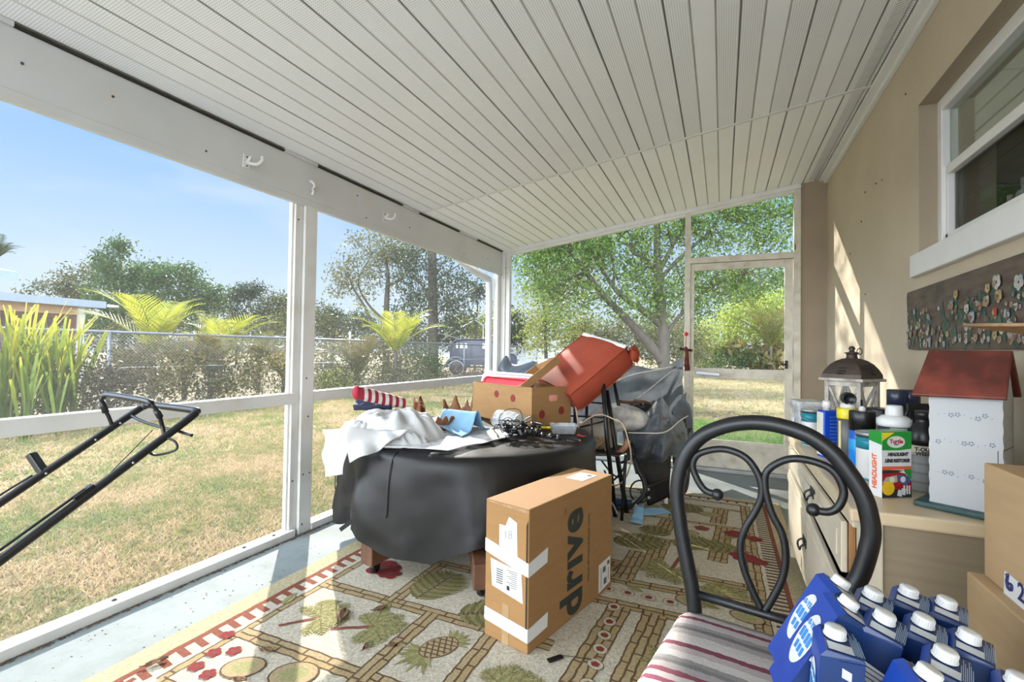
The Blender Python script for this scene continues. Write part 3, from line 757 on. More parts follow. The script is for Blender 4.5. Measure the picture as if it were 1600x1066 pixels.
for i in range(1, 15):
    t = i / 14; row = []
    for j in range(na):
        a = 2 * PI * j / na
        hem = .125 + .02 * math.sin(2 * a - .5) + .085 * math.exp(-((math.degrees(a) - 248) / 14) ** 2) + .12 * math.exp(-((math.degrees(a) - 303) / 13) ** 2) + .015 * nz(6 * math.cos(a), 6 * math.sin(a), 8)
        gather = .055 * t - .02 * t ** 3
        # dent by the gathered tie on the left
        da = (a - math.radians(243) + PI) % (2 * PI) - PI
        dent = -.05 * math.exp(-(da / .10) ** 2) * math.exp(-((t - .5) / .28) ** 2) + .035 * math.exp(-((abs(da) - .18) / .08) ** 2) * math.exp(-((t - .5) / .3) ** 2)
        r = .815 + gather + fold(a, t) + dent
        z = (TZ - .055) * (1 - t) + hem * t
        row.append(TC + V(r * math.cos(a), r * math.sin(a), z))
    P.append(row)
cv = MB()
vs = [p for row in P for p in row]; k = len(P)
cv.add(vs, [(i * na + j, i * na + (j + 1) % na, (i + 1) * na + (j + 1) % na, (i + 1) * na + j) for i in range(k - 1) for j in range(na)], 0, True)
cv.add([P[0][j] for j in range(na)], [tuple(range(na))])
cov = thing('table_cover', 'black vinyl cover draped over the round table, hem just above the rug', 'cover', TC)
cv.build('vinyl_sheet', VINYL, cov, world=True)
def sidept(deg, t, out=.006):
    j = int(round(deg / 360 * na)) % na; p = P[7 + int(round(t * 14))][j] if t > 0 else P[7][j]
    d = (p - TC); d.z = 0; return p + d.normalized() * out
for degs in (222, 268):
    s_ = MB(); pts = [P[i][int(degs / 360 * na)] + V(0, 0, .004) for i in (4, 5)] + [sidept(degs, t) for t in (0, .15, .3, .45, .55)]
    s_.tube(spline(pts, 3), .0035, 5); s_.build('seam', INK, cov, world=True)
s_ = MB(); a0 = sidept(250, .93, .02); s_.bar(a0 + V(-.04, -.01, -.03), a0 + V(.045, .0, .035), .006, .022); s_.build('strap', BLACKP, cov, world=True)
s_ = MB(); a0 = sidept(207, .25, .02); s_.ball(a0 + V(0, -.01, 0), .022, 8, sc=(1, .7, 1.5)); s_.build('cord_lock', BLACKP, cov, world=True)

# crumpled cloth helpers
def heap(c, rx, ry, h, seed, nf=9, na=120, nr=44, fold=.03, skirt=.0):
    """bunched cloth: a dome with folds running out from its crown"""
    P = []
    for i in range(nr + 1):
        u = i / nr; row = []
        for j in range(na):
            a = 2 * PI * j / na; ca, sa = math.cos(a), math.sin(a)
            wob = 1.6 * noise.noise(Vector((ca * 1.2 + seed, sa * 1.2, u * 1.5)))
            f1 = math.sin(nf * a + seed + 5 * wob + 2.2 * u); f2 = math.sin((nf * 1.9) * a + 2 * seed - 4 * wob + 4 * u)
            f1 = f1 * abs(f1) ** .3 if abs(f1) > 1e-6 else 0
            edge = 1 + .16 * noise.noise(Vector((ca * 1.7, sa * 1.7, seed)))
            amp = fold * (.25 + .9 * math.sin(PI * min(1, u * .92)))
            z = h * (1 - u ** 3.2) ** .7 if u < 1 else 0
            z += amp * (f1 * .7 + .3 * f2) * (1 - .4 * u) + h * .22 * noise.noise(Vector((ca * u * 1.6 + seed, sa * u * 1.6, 3))) * (1 - u ** 3) + fold * .5 * noise.noise(Vector((ca * u * 5, sa * u * 5 + seed, 1)))
            r_ = u * edge + amp * .8 * f2 * .5
            row.append(Vector((c[0] + rx * r_ * ca, c[1] + ry * r_ * sa, c[2] + max(z, .002 - skirt * u))))
        P.append(row)
    m = MB(); vs = [p for r in P for p in r]
    m.add(vs, [(i * na + j, (i + 1) * na + j, (i + 1) * na + (j + 1) % na, i * na + (j + 1) % na) for i in range(nr) for j in range(na)], 0, True)
    return m
def blob(c, rad, seed, amp=.16, n=56, k=30, flat=.0, ridge=.10, fr=2.0):
    m = MB(); P = []
    for i in range(k + 1):
        t = PI * i / k; row = []
        for j in range(n):
            a = 2 * PI * j / n
            d = Vector((math.sin(t) * math.cos(a), math.sin(t) * math.sin(a), math.cos(t)))
            q = d * fr + Vector((seed * 3.1, seed * 1.7, seed))
            r = 1 + amp * noise.noise(q) + ridge * (1 - 2 * abs(noise.noise(q * 1.9))) * .6 + ridge * .5 * (1 - 2 * abs(noise.noise(q * 4.3)))
            p = Vector((d.x * rad[0] * r, d.y * rad[1] * r, d.z * rad[2] * r))
            lo = -rad[2] * (1 - flat)
            if p.z < lo: p.z = lo + .12 * (p.z - lo) * 0
            row.append(Vector(c) + p)
        P.append(row)
    vs = [p for r in P for p in r]
    m.add(vs, [(i * n + j, (i + 1) * n + j, (i + 1) * n + (j + 1) % n, i * n + (j + 1) % n) for i in range(k) for j in range(n)], 0, True)
    return m
def sheet(corner, nu=24, nv=24, amp=.02, fr=6.0, seed=0, ridge=0.0, lift=None):
    """four corners (a, b, c, d) spanning a rumpled sheet"""
    a, b, c, d = [Vector(q) for q in corner]; P = []
    nrm = (b - a).cross(d - a).normalized()
    for i in range(nu + 1):
        u = i / nu; row = []
        for j in range(nv + 1):
            v = j / nv
            p = a * (1 - u) * (1 - v) + b * u * (1 - v) + c * u * v + d * (1 - u) * v
            h = amp * noise.noise(p * fr + Vector((seed, 0, 0))) + ridge * (1 - 2 * abs(noise.noise(p * fr * .8 + Vector((0, seed, 0)))))
            if lift: h += lift(u, v)
            row.append(p + nrm * h)
        P.append(row)
    return P
TT = TZ + .016    # top of the cover
WCLOTH = mat('white_cotton', (0.60, 0.60, 0.60), 0.85, var=.05, bump=.25, bscale=30, trans=.15)
c0 = Vector((-1.79, 2.36, TT))
wb = thing('white_sheet', 'white crumpled bed sheet heaped at the left end of the black table', 'sheet', c0)
heap((0, -.01, -.005), .31, .23, .165, 3.0, 6, fold=.020).build('heap', WCLOTH, wb)
heap((-.10, -.15, -.005), .21, .15, .105, 9.0, 5, fold=.022).build('bunched_corner', WCLOTH, wb)
heap((.09, -.13, -.005), .22, .14, .08, 5.0, 5, fold=.022).build('bunched_corner', WCLOTH, wb)
pa = atz(505, 660, .80); 
hang = MB().grid(sheet([at(500, 672, 2.02), at(545, 668, 2.0), at(530, 742, 1.93), at(506, 746, 1.98)], 14, 18, .03, 9, 2, .035)).build('hanging_fold', WCLOTH, wb, world=True, solid=.004)
hang = MB().grid(sheet([at(535, 668, 1.99), at(640, 672, 2.16), at(575, 712, 1.98), at(545, 722, 1.95)], 16, 16, .03, 9, 4, .035)).build('hanging_fold', WCLOTH, wb, world=True, solid=.004)
# navy cloth and rolled striped flag on top
NAVY = mat('navy_cloth', (0.012, 0.014, 0.045), 0.8, var=.3)
f0 = Vector((-1.735, 2.36, TT + .255))
nv = MB().grid(sheet([at(553, 640, 2.27), at(612, 640, 2.33), at(618, 622, 2.42), at(560, 620, 2.36)], 14, 14, .015, 10, 6, .01)).build('navy_cloth', NAVY, solid=.035)
tag(nv, 'dark navy folded cloth under the rolled flag on the white sheet', 'cloth')
STR = band_mat('flag_stripes', [(i / 13, (.24, .010, .025) if i % 2 == 0 else (.56, .50, .46)) for i in range(13)], 'X', .85, 'CONSTANT', -.105, .16, .3, 40)
fl_ = thing('rolled_flag', 'rolled red and white striped flag lying on top of the white sheet heap', 'flag', at(590, 622, 2.28) + V(0, 0, .004), math.radians(52))
r_ = MB(); pr = []
for i in range(15):
    x = -.12 + .28 * i / 14; r = .047 + .006 * nz(x * 20, 2) - .006 * i / 14
    pr.append((x, r))
vs = []; n = 20
for x, r in pr:
    for j in range(n):
        a = 2 * PI * j / n; q = r * (1 + .10 * nz(math.cos(a) * 2, math.sin(a) * 2, x * 14))
        vs.append((x, q * math.cos(a), q * math.sin(a) * .85 - x * .26))
r_.add(vs, [(i * n + j, (i + 1) * n + j, (i + 1) * n + (j + 1) % n, i * n + (j + 1) % n) for i in range(len(pr) - 1) for j in range(n)], 0, True)
r_.add(vs[-n:], [tuple(reversed(range(n)))])
r_.build('striped_roll', STR, fl_)
MB().ball((-.12, 0, .031), .047, 14, sc=(.55, 1, .9)).build('rolled_end', mat('flag_red', (.33, .010, .028), .8, var=.2), fl_)
# rusty cut-metal ring
RUST = mat('rust_metal', (0.22, 0.085, 0.035), 0.6, metal=.25, var=.35, scale=12)
cr_ = thing('rusty_metal_ring', 'rusty brown metal ring with a ragged cut-out rim, behind the blue towel on the table', 'ornament', at(690, 640, 2.72) * 1 + V(0, 0, 0))
cr_.location.z = TT
for (a0, a1, hh, r, ox) in ((150, 262, .22, .12, -.06), (20, 135, .21, .14, .05), (285, 350, .12, .12, .0)):
    m = MB(); P = []; n = 26
    for i in range(n + 1):
        a = math.radians(a0 + (a1 - a0) * i / n); tooth = hh * (.58 + .34 * abs(math.sin(i * .42)) + .30 * nz(i * .35, a0))
        lo = .05 * hh * abs(math.sin(i * 1.3))
        P.append([Vector((ox + r * math.cos(a) * (1 + .12 * v * v), r * math.sin(a) * (1 + .12 * v * v), lo + (tooth - lo) * v)) for v in (0, .35, .7, 1)])
    m.grid(P); m.build('curved_plate', RUST, cr_, solid=.005)
m = MB(); m.bar((-.13, -.09, .08), (-.10, -.12, .19), .05, .006); m.bar((-.10, -.12, .19), (-.06, -.10, .15), .04, .006); m.build('bent_tab', RUST, cr_)
# blue towel, plastic sheet, film bag
BLUE = mat('blue_paper_towel', (0.25, 0.46, 0.66), 0.9, var=.08, scale=14, trans=.12, bump=.25, bscale=60)
A = lambda x, y: atz(x, y, TT + .006)
m = MB(); 
def lift(u, v): return .012 + .125 * math.exp(-((u - .60) / .20) ** 2) * (1 - .25 * v) + .05 * v
P = sheet([A(676, 673), A(722, 686), A(766, 672), A(716, 662)], 26, 30, .006, 9, 3, .004, lift=lambda u, v: .012 + .10 * math.exp(-((v - .42 - .1 * u) / .17) ** 2) * (.75 + .5 * u) + .035 * (1 - u))
m.grid(P); tag(m.build('blue_towel', BLUE, solid=.003), 'light blue paper towel folded over on the table, in front of the rusty ring', 'towel')
m = MB(); P = sheet([A(600, 700), A(700, 706), A(850, 672), A(690, 668)], 36, 26, .004, 10, 5, .003); m.grid(P)
o = m.build('plastic_sheet', clear_plastic('white_film', (.80, .81, .82), .75, .3), solid=.001); o.location.z = .006
tag(o, 'thin white plastic sheet spread along the sunlit table edge', 'plastic sheet')
m = blob(at(788, 659, 2.95), (.09, .07, .045), 12, .25, 40, 22, .2, .06, 1.8); o = m.build('film_bag', FILM); tag(o, 'crumpled clear plastic bag between the blue towel and the box', 'bag')
o = None
jar = thing('clear_container', 'clear plastic container on its side against the front of the banana box', 'container', at(795, 652, 2.92), math.radians(-25)); jar.location.z = TT + .065
M_ = Matrix.Rotation(PI / 2, 3, 'Y')
MB().lathe([(.045, -.11), (.062, -.10), (.065, 0), (.062, .08), (.05, .11)], (0, 0, 0), 24, M=M_).build('body', CLEARP, jar)
MB().lathe([(.053, .10), (.055, .115)], (0, 0, 0), 24, M=M_).build('rim', PLASW, jar)
# tangled string lights
sl = thing('string_lights', 'tangled black string lights heaped at the table edge before the box', 'string lights', A(820, 684))
w = MB(); rr = random.Random(5)
for s in range(9):
    p = Vector((rr.uniform(-.12, .05), rr.uniform(-.06, .06), .02)); pts = [p.copy()]; d = Vector((rr.uniform(-1, 1), rr.uniform(-1, 1), .3))
    for i in range(14):
        d += Vector((rr.uniform(-1, 1), rr.uniform(-1, 1), rr.uniform(-.7, .7))); d.normalize(); p = p + d * .045
        c_ = Vector((-.04, 0, .03)); q = p - c_; q.x /= 1.5
        if q.length > .12: p = c_ + (p - c_) * .8
        p.z = min(max(p.z, .006), .085); pts.append(p.copy())
    w.tube(spline(pts, 4), .0032, 5, mi=0)
w.build('wire', BLACKP, sl)
w = MB()
w.tube(spline([(-.16, .02, .03), (-.20, .06, .10), (-.16, .10, .15), (-.08, .10, .15), (-.03, .04, .10)], 6), .003, 5)
w.tube(spline([(-.10, 0, .06), (-.15, .0, .02), (-.17, .02, .07), (-.13, .02, .11), (-.08, .0, .09), (-.09, -.02, .03)], 6), .003, 5)
w.tube(spline([(-.06, 0, .03), (-.01, .02, .10), (.03, .03, .125), (.05, .03, .10)], 6), .004, 5)
w.build('wire_loop', mat('brown_wire', (.05, .028, .018), .5), sl)
w = MB(); w.tube(spline([(.05, 0, .012), (.15, -.02, .006), (.24, .02, .006), (.30, .04, .01), (.34, .02, .008), (.32, -.02, .008), (.27, -.01, .008)], 6), .003, 5)
w.tube(spline([(-.12, -.05, .01), (-.05, -.10, .004), (.04, -.09, .004), (.1, -.12, .004)], 6), .0028, 5); w.build('wire', BLACKP, sl)
BULB = mat('smoked_bulb', (.02, .02, .024), .15, var=.1)
for i in range(26):
    if i < 20: p = Vector((rr.uniform(-.14, .08), rr.uniform(-.07, .05), rr.uniform(.02, .085)))
    else: p = Vector((.06 + .028 * (i - 20), .035 + .01 * rr.random(), .018))
    dd = Vector((rr.uniform(-1, 1), rr.uniform(-1, 1), rr.uniform(-.2, 1))).normalized()
    R_ = dd.to_track_quat('Z', 'Y').to_matrix()
    MB().lathe([(.007, -.02), (.008, 0), (.013, .008), (.014, .02), (.008, .031), (.002, .033)], p, 10, M=R_).build('bulb', BULB, sl)
# marker, spectacles, red scrap, small tub of bits
mk = thing('marker_pen', 'bright yellow marker pen beside the string lights, at the foot of the box', 'pen', A(848, 670), math.radians(22)); mk.location.z += .005
MB().lathe([(.008, -.055), (.009, -.05), (.009, .03), (.006, .035), (.006, .05)], (0, 0, .002), 12, M=Matrix.Rotation(PI / 2, 3, 'Y')).build('body', YEL, mk)
MB().lathe([(.0095, .028), (.0095, .062)], (0, 0, .002), 12, M=Matrix.Rotation(PI / 2, 3, 'Y')).build('cap', YEL, mk)
tubm = thing('small_tub', 'low clear plastic tub of small bits at the right of the table top', 'tub', A(880, 675), math.radians(25)); tubm.location.z = TT - .002
q = .078
t_ = MB(); 
def rrect(w, d, r, n=4):
    o = []
    for cx, cy, a0 in ((w - r, d - r, 0), (-w + r, d - r, 90), (-w + r, -d + r, 180), (w - r, -d + r, 270)):
        for i in range(n + 1):
            a = math.radians(a0 + 90 * i / n); o.append((cx + r * math.cos(a), cy + r * math.sin(a)))
    return o
def loft(rings, mi=0, cap0=True, cap1=True, smooth=True):
    m = MB(); n = len(rings[0]); vs = [p for r in rings for p in r]
    m.add(vs, [(i * n + j, i * n + (j + 1) % n, (i + 1) * n + (j + 1) % n, (i + 1) * n + j) for i in range(len(rings) - 1) for j in range(n)], mi, smooth)
    if cap0: m.add(rings[0], [tuple(reversed(range(n)))], mi)
    if cap1: m.add(rings[-1], [tuple(range(n))], mi)
    return m
def rr3(w, d, r, z): return [Vector((x, y, z)) for x, y in rrect(w, d, r)]
loft([rr3(.072, .05, .015, .003), rr3(.085, .06, .018, .055), rr3(.092, .066, .018, .057)], cap1=False).build('tub_wall', CLEARP, tubm, solid=.002)
for i in range(14):
    p = Vector((rr.uniform(-.055, .055), rr.uniform(-.035, .035), rr.uniform(.008, .032)))
    MB().box(p, (.018, .012, .010), rr.uniform(0, 3)).build('bit', (PLASW, mat('olive_bit', (.3, .35, .05), .5), BLACKP)[i % 3], tubm, bevel=.002)
sp = thing('spectacles', 'thin dark spectacles lying on the right edge of the black table', 'glasses', A(888, 686), math.radians(30)); sp.location.z = TT + .004
for sx in (-.03, .03):
    MB().tube([(sx + .024 * math.cos(2 * PI * i / 20), .018 * math.sin(2 * PI * i / 20), .004) for i in range(20)], .0022, 6, closed=True).build('lens_rim', BLACKP, sp)
MB().tube([(-.006, .006, .004), (0, .010, .006), (.006, .006, .004)], .0018, 5).build('bridge', BLACKP, sp)
for sx in (-1, 1): MB().tube(spline([(sx * .054, .004, .004), (sx * .056, .05, .012), (sx * .05, .11, .006)], 4), .0018, 5).build('temple', BLACKP, sp)
m = MB(); p = A(908, 682); m.grid(sheet([p + V(-.025, -.01, .006), p + V(.02, -.015, .004), p + V(.03, .012, .004), p + V(-.02, .014, .008)], 8, 6, .006, 30, 2)); tag(m.build('red_scrap', mat('red_paper', (.6, .05, .04), .6), solid=.002), 'small red scrap on the right edge of the black table, beside the spectacles', 'scrap')
# ------------------------------------------------------------------ cardboard banana box with what stands in it
BA, BB = Vector((-.885, .465, 0)), Vector((.465, .885, 0)); K = Vector((-1.20, 3.09, TT)); LA, LB, HB = .735, .38, .275
bx = thing('cardboard_box', 'open brown fruit carton with round vent holes, standing on the black table', 'box', K)
def wall(o, a, la, hh, th, inn):
    m = MB(); m.prism([(0, 0), (la, 0), (la, hh), (0, hh)], o, a, (0, 0, 1), inn, th); return m
o0 = Vector((0, 0, 0))
wall(o0, BA, LA, HB, .006, BB).build('front_wall', CARDB, bx)
wall(o0, BB, LB, HB, .006, BA).build('side_wall', CARDB, bx)
wall(BA * LA, BB, LB, HB, .006, -BA).build('side_wall', CARDB, bx)
wall(BB * LB, BA, LA, HB, .006, -BB).build('back_wall', CARDB, bx)
m = MB(); m.add([o0 + V(0, 0, .004), BA * LA + V(0, 0, .004), BA * LA + BB * LB + V(0, 0, .004), BB * LB + V(0, 0, .004)], [(0, 1, 2, 3)]); m.build('bottom', CARDB, bx, solid=.006)
HOLE = mat('red_liner', (.22, .02, .015), .6); HOLP = mat('sunlit_liner', (.75, .32, .25), .6)  # paler liner colour paints in sun shining through the hand hole
def disc(o, a, r, mt, sx=1.0, w=1.0):
    m = MB(); n = 18
    m.prism([(r * sx * math.cos(2 * PI * i / n), r * math.sin(2 * PI * i / n)) for i in range(n)], o, a, (0, 0, 1), a.cross(V(0, 0, 1)) * w, .0012); m.build('vent_hole', mt, bx)
for u, z in ((.19, .62), (.47, .60), (.62, .60)): disc(BA * (LA * (1 - .0) * (u + .03)) - BB * .0015, BA, .030, HOLE)  if False else None
for u, z in ((.29, .185), (.56, .20)):
    disc(BA * (LA * u) - BB * .0012 + V(0, 0, z), BA, .027, HOLE, 1.0, -1)
for u, z in ((.24, .085), (.74, .10)): disc(BB * (LB * u) - BA * .0012 + V(0, 0, z), BB, .030, HOLE, .9)
m = MB(); m.prism([(p[0], p[1]) for p in rrect(.042, .022, .016)], BB * (LB * .52) - BA * .0012 + V(0, 0, .195), BB, (0, 0, 1), BB.cross(V(0, 0, 1)), .0012); m.build('hand_hole', HOLP, bx)
m = MB()
for u in (.12, .5, .8): m.bar(BA * LA * u + V(0, 0, HB - .001), BA * LA * (u + .12) + V(0, 0, HB - .001), .008, .002)
m.build('torn_rim', CARDE, bx)
def lid(name, label, cat, c, ax, up, w, h, mt, rim=.018):
    t = thing(name, label, cat, c)
    ax = Vector(ax).normalized(); up = Vector(up).normalized(); nn = ax.cross(up)
    f = lambda p, z: ax * p[0] + up * p[1] + nn * z
    R = [[f(p, z) for p in rrect(w - i, h - i, .05)] for i, z in ((.02, .004), (0.012, 0.0), (0, 0), (-.004, rim), (-.012, rim))]
    a = loft([[f(p, .006) for p in rrect(w - .03, h - .03, .045)], [f(p, .002) for p in rrect(w - .02, h - .02, .05)], [f(p, .004) for p in rrect(w - .012, h - .012, .05)]])
    a.build('panel', mt, t)
    loft([[f(p, .004) for p in rrect(w - .014, h - .014, .05)], [f(p, -.004) for p in rrect(w, h, .055)], [f(p, rim * .5) for p in rrect(w + .006, h + .006, .058)], [f(p, rim) for p in rrect(w + .004, h + .004, .058)]], cap0=False, cap1=False).build('rim', mt, t, solid=.004)
    return t
bc = K + BA * (LA * .47)
lid('storage_lid', 'white plastic bin lid standing upright in the fruit carton, behind the red lid', 'lid', K + BA * .47 + BB * .12 + V(0, 0, .215), BA, BB * .22 + V(0, 0, 1), .33, .14, PLASW)
lid('storage_lid', 'red plastic bin lid standing in the fruit carton in front of the white lid', 'lid', K + BA * .395 + BB * .05 + V(0, 0, .195), BA, BB * .15 + V(0, 0, 1), .285, .13, RED)
# shallow cardboard tray leaning in the carton
ty = thing('cardboard_tray', 'shallow brown cardboard tray tipped up in the fruit carton against the orange cushion', 'tray', at(838, 592, 3.36))
U = (at(870, 556, 3.62) - at(818, 598, 3.32)); LU = U.length; U.normalize()
Wd = (V(.55, -.62, .10)).normalized(); Wd = (Wd - U * Wd.dot(U)).normalized(); Nn = U.cross(Wd)
if Nn.z < 0: Nn = -Nn
def tp(a, b, c): return U * (a - LU / 2) + Wd * b + Nn * c
th = .006
m = MB(); m.prism([(-LU / 2, -.20), (LU / 2, -.20), (LU / 2, .10), (-LU / 2, .10)], (0, 0, 0), U, Wd, Nn, th); m.build('base', CARD2, ty)
for nm_, poly_o, a_, l_ in (('long_side', tp(0, .10, 0), U, LU), ('long_side', tp(0, -.20, 0), U, LU), ('short_side', tp(LU, -.20, 0), Wd, .30), ('short_side', tp(0, -.20, 0), Wd, .30)):
    m = MB(); m.prism([(0, 0), (l_, 0), (l_, .055), (0, .055)], poly_o, a_, Nn, a_.cross(Nn), th); m.build(nm_, CARDB, ty)
# orange cushion
P1, P2 = at(911, 523, 4.00), at(978, 544, 3.60); P3 = min((at(894, 615, 3.2 + .01 * i) for i in range(80)), key=lambda q: abs((P1 - P2).dot((P2 - q).normalized())))
cu_u = (P2 - P3).normalized(); cu_w = (P1 - P2); cu_w = cu_w - cu_u * cu_w.dot(cu_u); CW = cu_w.length; cu_w.normalize(); cu_n = cu_u.cross(cu_w).normalized()
if cu_n.z < 0: cu_n = -cu_n
LEN, TH = .56, .16
cs = thing('seat_cushion', 'rust orange seat cushion tipped up on end, torn white filling along its top', 'cushion', P2)
ORG = mat('orange_canvas', (0.33, 0.052, 0.022), 0.8, var=.12, scale=5, bump=.2, bscale=120)
rings = []
nseg = 14
def cring(f, shrink):
    """rounded cross-section in (w, -n) at distance f from the top end"""
    o = []
    for (w, n_) in [(0 + .01, 0.0), (CW * .25, .012), (CW * .5, .016), (CW * .75, .012), (CW - .01, 0), (CW, -.012), (CW + .004, -TH * .5), (CW, -TH + .012), (CW - .01, -TH), (CW * .5, -TH - .012), (.01, -TH), (0, -TH + .012), (-.006, -TH * .5), (0, -.012)]:
        cw, cn = CW / 2, -TH / 2
        o.append(cu_u * (-f) + cu_w * (cw + (w - cw) * shrink) + cu_n * (cn + (n_ - cn) * shrink))
    return o
for f, s_ in ((0.0, .97), (.01, 1), (.15, 1.01), (.33, 1.015), (.5, 1.01), (LEN - .02, 1), (LEN, .95)): rings.append(cring(f, s_))
loft(rings).build('canvas_body', ORG, cs)
for n_ in (0.0, -TH):
    m = MB(); pts = [cu_u * (-f) + cu_w * w + cu_n * n_ for f, w in ((0, 0), (LEN * .5, -.003), (LEN, 0), (LEN, CW), (LEN * .5, CW + .003), (0, CW))]
    m.tube(pts, .005, 6, closed=True); m.build('piping', ORG, cs)
m = MB(); P = []
for i in range(31):
    w = CW * i / 30; hh = .024 + .030 * abs(nz(i * .45, 3.0)) ; P.append([cu_w * w + cu_u * (-.01) + cu_n * .004, cu_w * w + cu_u * (hh * .6) + cu_n * (.012 + .008 * nz(i * .8, 1)), cu_w * w + cu_u * hh + cu_n * (-.012), cu_w * w + cu_u * (hh * .5) + cu_n * (-.035)])
m.grid(P); m.build('torn_filling', mat('white_filling', (.80, .78, .76), .95, var=.05, bump=.4, bscale=90), cs, solid=.006)
m = MB(); P = []
for i in range(25):
    u = i / 24; w = -.03 + CW * .75 * u
    row = []
    for j in range(9):
        v = j / 8
        row.append(cu_w * w + cu_u * (.012 + .045 * math.sin(PI * v) + .022 * nz(u * 7, v * 3)) + cu_n * (-.02 - TH * .78 * v + .02 * nz(u * 6, v * 4, 3)))
    P.append(row)
m.grid(P); m.build('torn_flap', ORG, cs, solid=.006)
m = blob(cu_u * .035 + cu_n * (-.085) + V(.0, -.0, 0), (.028, .035, .055), 4, .2, 24, 16, 0, .25); m.build('torn_flap', ORG, cs)
# ------------------------------------------------------------------ black metal stand, sling chair, tarp, cords behind the table
rk = thing('metal_stand', 'black wrought iron stand with scrolls, holding up the orange cushion', 'stand', (-.80, 3.62, 0))
def wtube(par, name, pts, r, mt=BLACK, n=8):
    return MB().tube(pts, r, n).build(name, mt, par, world=True)
wtube(rk, 'post', [at(942, 598, 3.52), at(949, 690, 3.50), (-.70, 3.50, 0.0)], .017)
wtube(rk, 'post', [at(948, 610, 3.66), at(962, 700, 3.62), (-.64, 3.62, 0.0)], .018)
wtube(rk, 'post', [at(957, 588, 3.86), at(968, 640, 3.84), (-.60, 3.84, .25)], .015)
wtube(rk, 'post', [(-1.02, 3.55, 1.0), (-1.03, 3.55, .0)], .013)
wtube(rk, 'post', [(-1.02, 3.88, 1.0), (-1.03, 3.88, .0)], .013)
wtube(rk, 'leg', [(-.62, 3.44, .47), (-.645, 3.44, 0.0)], .012)
for q0, q1 in (((890, 626, 3.52), (946, 631, 3.52)), ((890, 650, 3.52), (958, 653, 3.52)), ((905, 668, 3.52), (946, 658, 3.55))):
    wtube(rk, 'rail', [at(*q0), at(*q1)], .007)
wtube(rk, 'rail', [at(924, 650, 3.52), at(926, 700, 3.52)], .006); wtube(rk, 'rail', [at(897, 628, 3.52), at(897, 668, 3.52)], .006)
wtube(rk, 'rail', [(-1.03, 3.55, .46), (-.68, 3.50, .46)], .009); wtube(rk, 'rail', [(-1.03, 3.88, .46), (-.62, 3.74, .46)], .009); wtube(rk, 'rail', [(-.66, 3.50, .40), (-.61, 3.74, .40)], .009)
m = MB(); m.add([(-1.03, 3.52, .462), (-.66, 3.50, .462), (-.60, 3.76, .462), (-1.03, 3.9, .462)], [(0, 1, 2, 3)]); m.build('shelf', BLACK, rk, world=True, solid=.01)
wtube(rk, 'scroll', [V(*at(928, 772, 3.6)[:]) + V(.085 * math.cos(a), .05 * math.sin(a), .085 * math.sin(a)) for a in [2 * PI * i / 24 for i in range(25)]], .006)
wtube(rk, 'scroll', spline([at(944, 735, 3.55), at(955, 752, 3.55), at(972, 736, 3.55), at(976, 724, 3.55)], 5), .007)
wtube(rk, 'scroll', spline([at(940, 720, 3.55), at(958, 742, 3.55), at(975, 748, 3.55)], 5), .007)
# sling chair with the bundle on it
sc_ = thing('sling_chair', 'black tube framed sling chair buried under the grey tarp bundle', 'chair', (-.55, 4.0, 0))
wtube(sc_, 'leg', spline([at(984, 690, 3.85), at(995, 730, 3.80), at(1006, 752, 3.78), at(1006, 772, 3.75), at(990, 789, 3.70), at(965, 794, 3.66), atz(935, 789, .02) * 1], 6), .018)
wtube(sc_, 'leg', spline([(-.30, 4.45, .62), (-.27, 4.38, .40), (-.26, 4.30, .15), (-.30, 4.2, .03), (-.45, 4.1, .025), (-.62, 4.15, .025)], 6), .018)
wtube(sc_, 'leg_ring', [at(1000, 768, 3.86) + V(.075 * math.cos(a), .04 * math.sin(a), .075 * math.sin(a)) for a in [2 * PI * i / 24 for i in range(25)]], .007)
m = MB(); m.grid(sheet([at(985, 690, 3.86), at(1052, 700, 4.12), at(1045, 772, 4.05), at(1015, 778, 3.9)], 16, 16, .04, 6, 3, .02)); m.build('sling', mat('black_sling', (.014, .014, .015), .6, var=.4, bump=.3, bscale=60), sc_, world=True, solid=.004)
m = MB(); m.grid(sheet([at(1006, 760, 3.84), at(1046, 745, 3.95), at(1046, 776, 3.95), at(1012, 792, 3.85)], 8, 8, .01, 6, 3)); m.build('sling_flap', BLACKP, sc_, world=True, solid=.004)
for q in ((1013, 765), (1014, 778)):
    MB().lathe([(.006, -.003), (.012, -.003), (.012, .003), (.006, .003)], at(q[0], q[1], 3.825), 12, M=Matrix.Rotation(PI / 2, 3, 'X')).build('grommet', GREY, sc_, world=True)
wtube(sc_, 'leg', [at(1040, 772, 4.0), atz(1041, 789, .0)], .016, PLASW)
# tarp
m_t, nt, out = new_mat('grey_tarp')
tc = N(nt, 'ShaderNodeTexCoord'); no = N(nt, 'ShaderNodeTexNoise', Scale=5.0, Detail=6.0); n2 = N(nt, 'ShaderNodeTexNoise', Scale=26.0, Detail=4.0); n2.inputs['Distortion'].default_value = 1.2
for q in (no, n2): nt.links.new(tc.outputs['Object'], q.inputs['Vector'])
r = ramp(nt, [(0.3, (.065, .075, .092)), (0.55, (.13, .145, .17)), (0.75, (.22, .24, .27))]); nt.links.new(no.outputs['Fac'], r.inputs['Fac'])
b = N(nt, 'ShaderNodeBsdfPrincipled', Roughness=0.36, Metallic=0.15); nt.links.new(r.outputs['Color'], b.inputs['Base Color'])
bp = N(nt, 'ShaderNodeBump', Strength=0.6, Distance=0.02); nt.links.new(n2.outputs['Fac'], bp.inputs['Height']); nt.links.new(bp.outputs[0], b.inputs['Normal'])
tl = N(nt, 'ShaderNodeBsdfTranslucent', Color=(.25, .28, .32, 1)); mx = N(nt, 'ShaderNodeMixShader', Fac=.28)
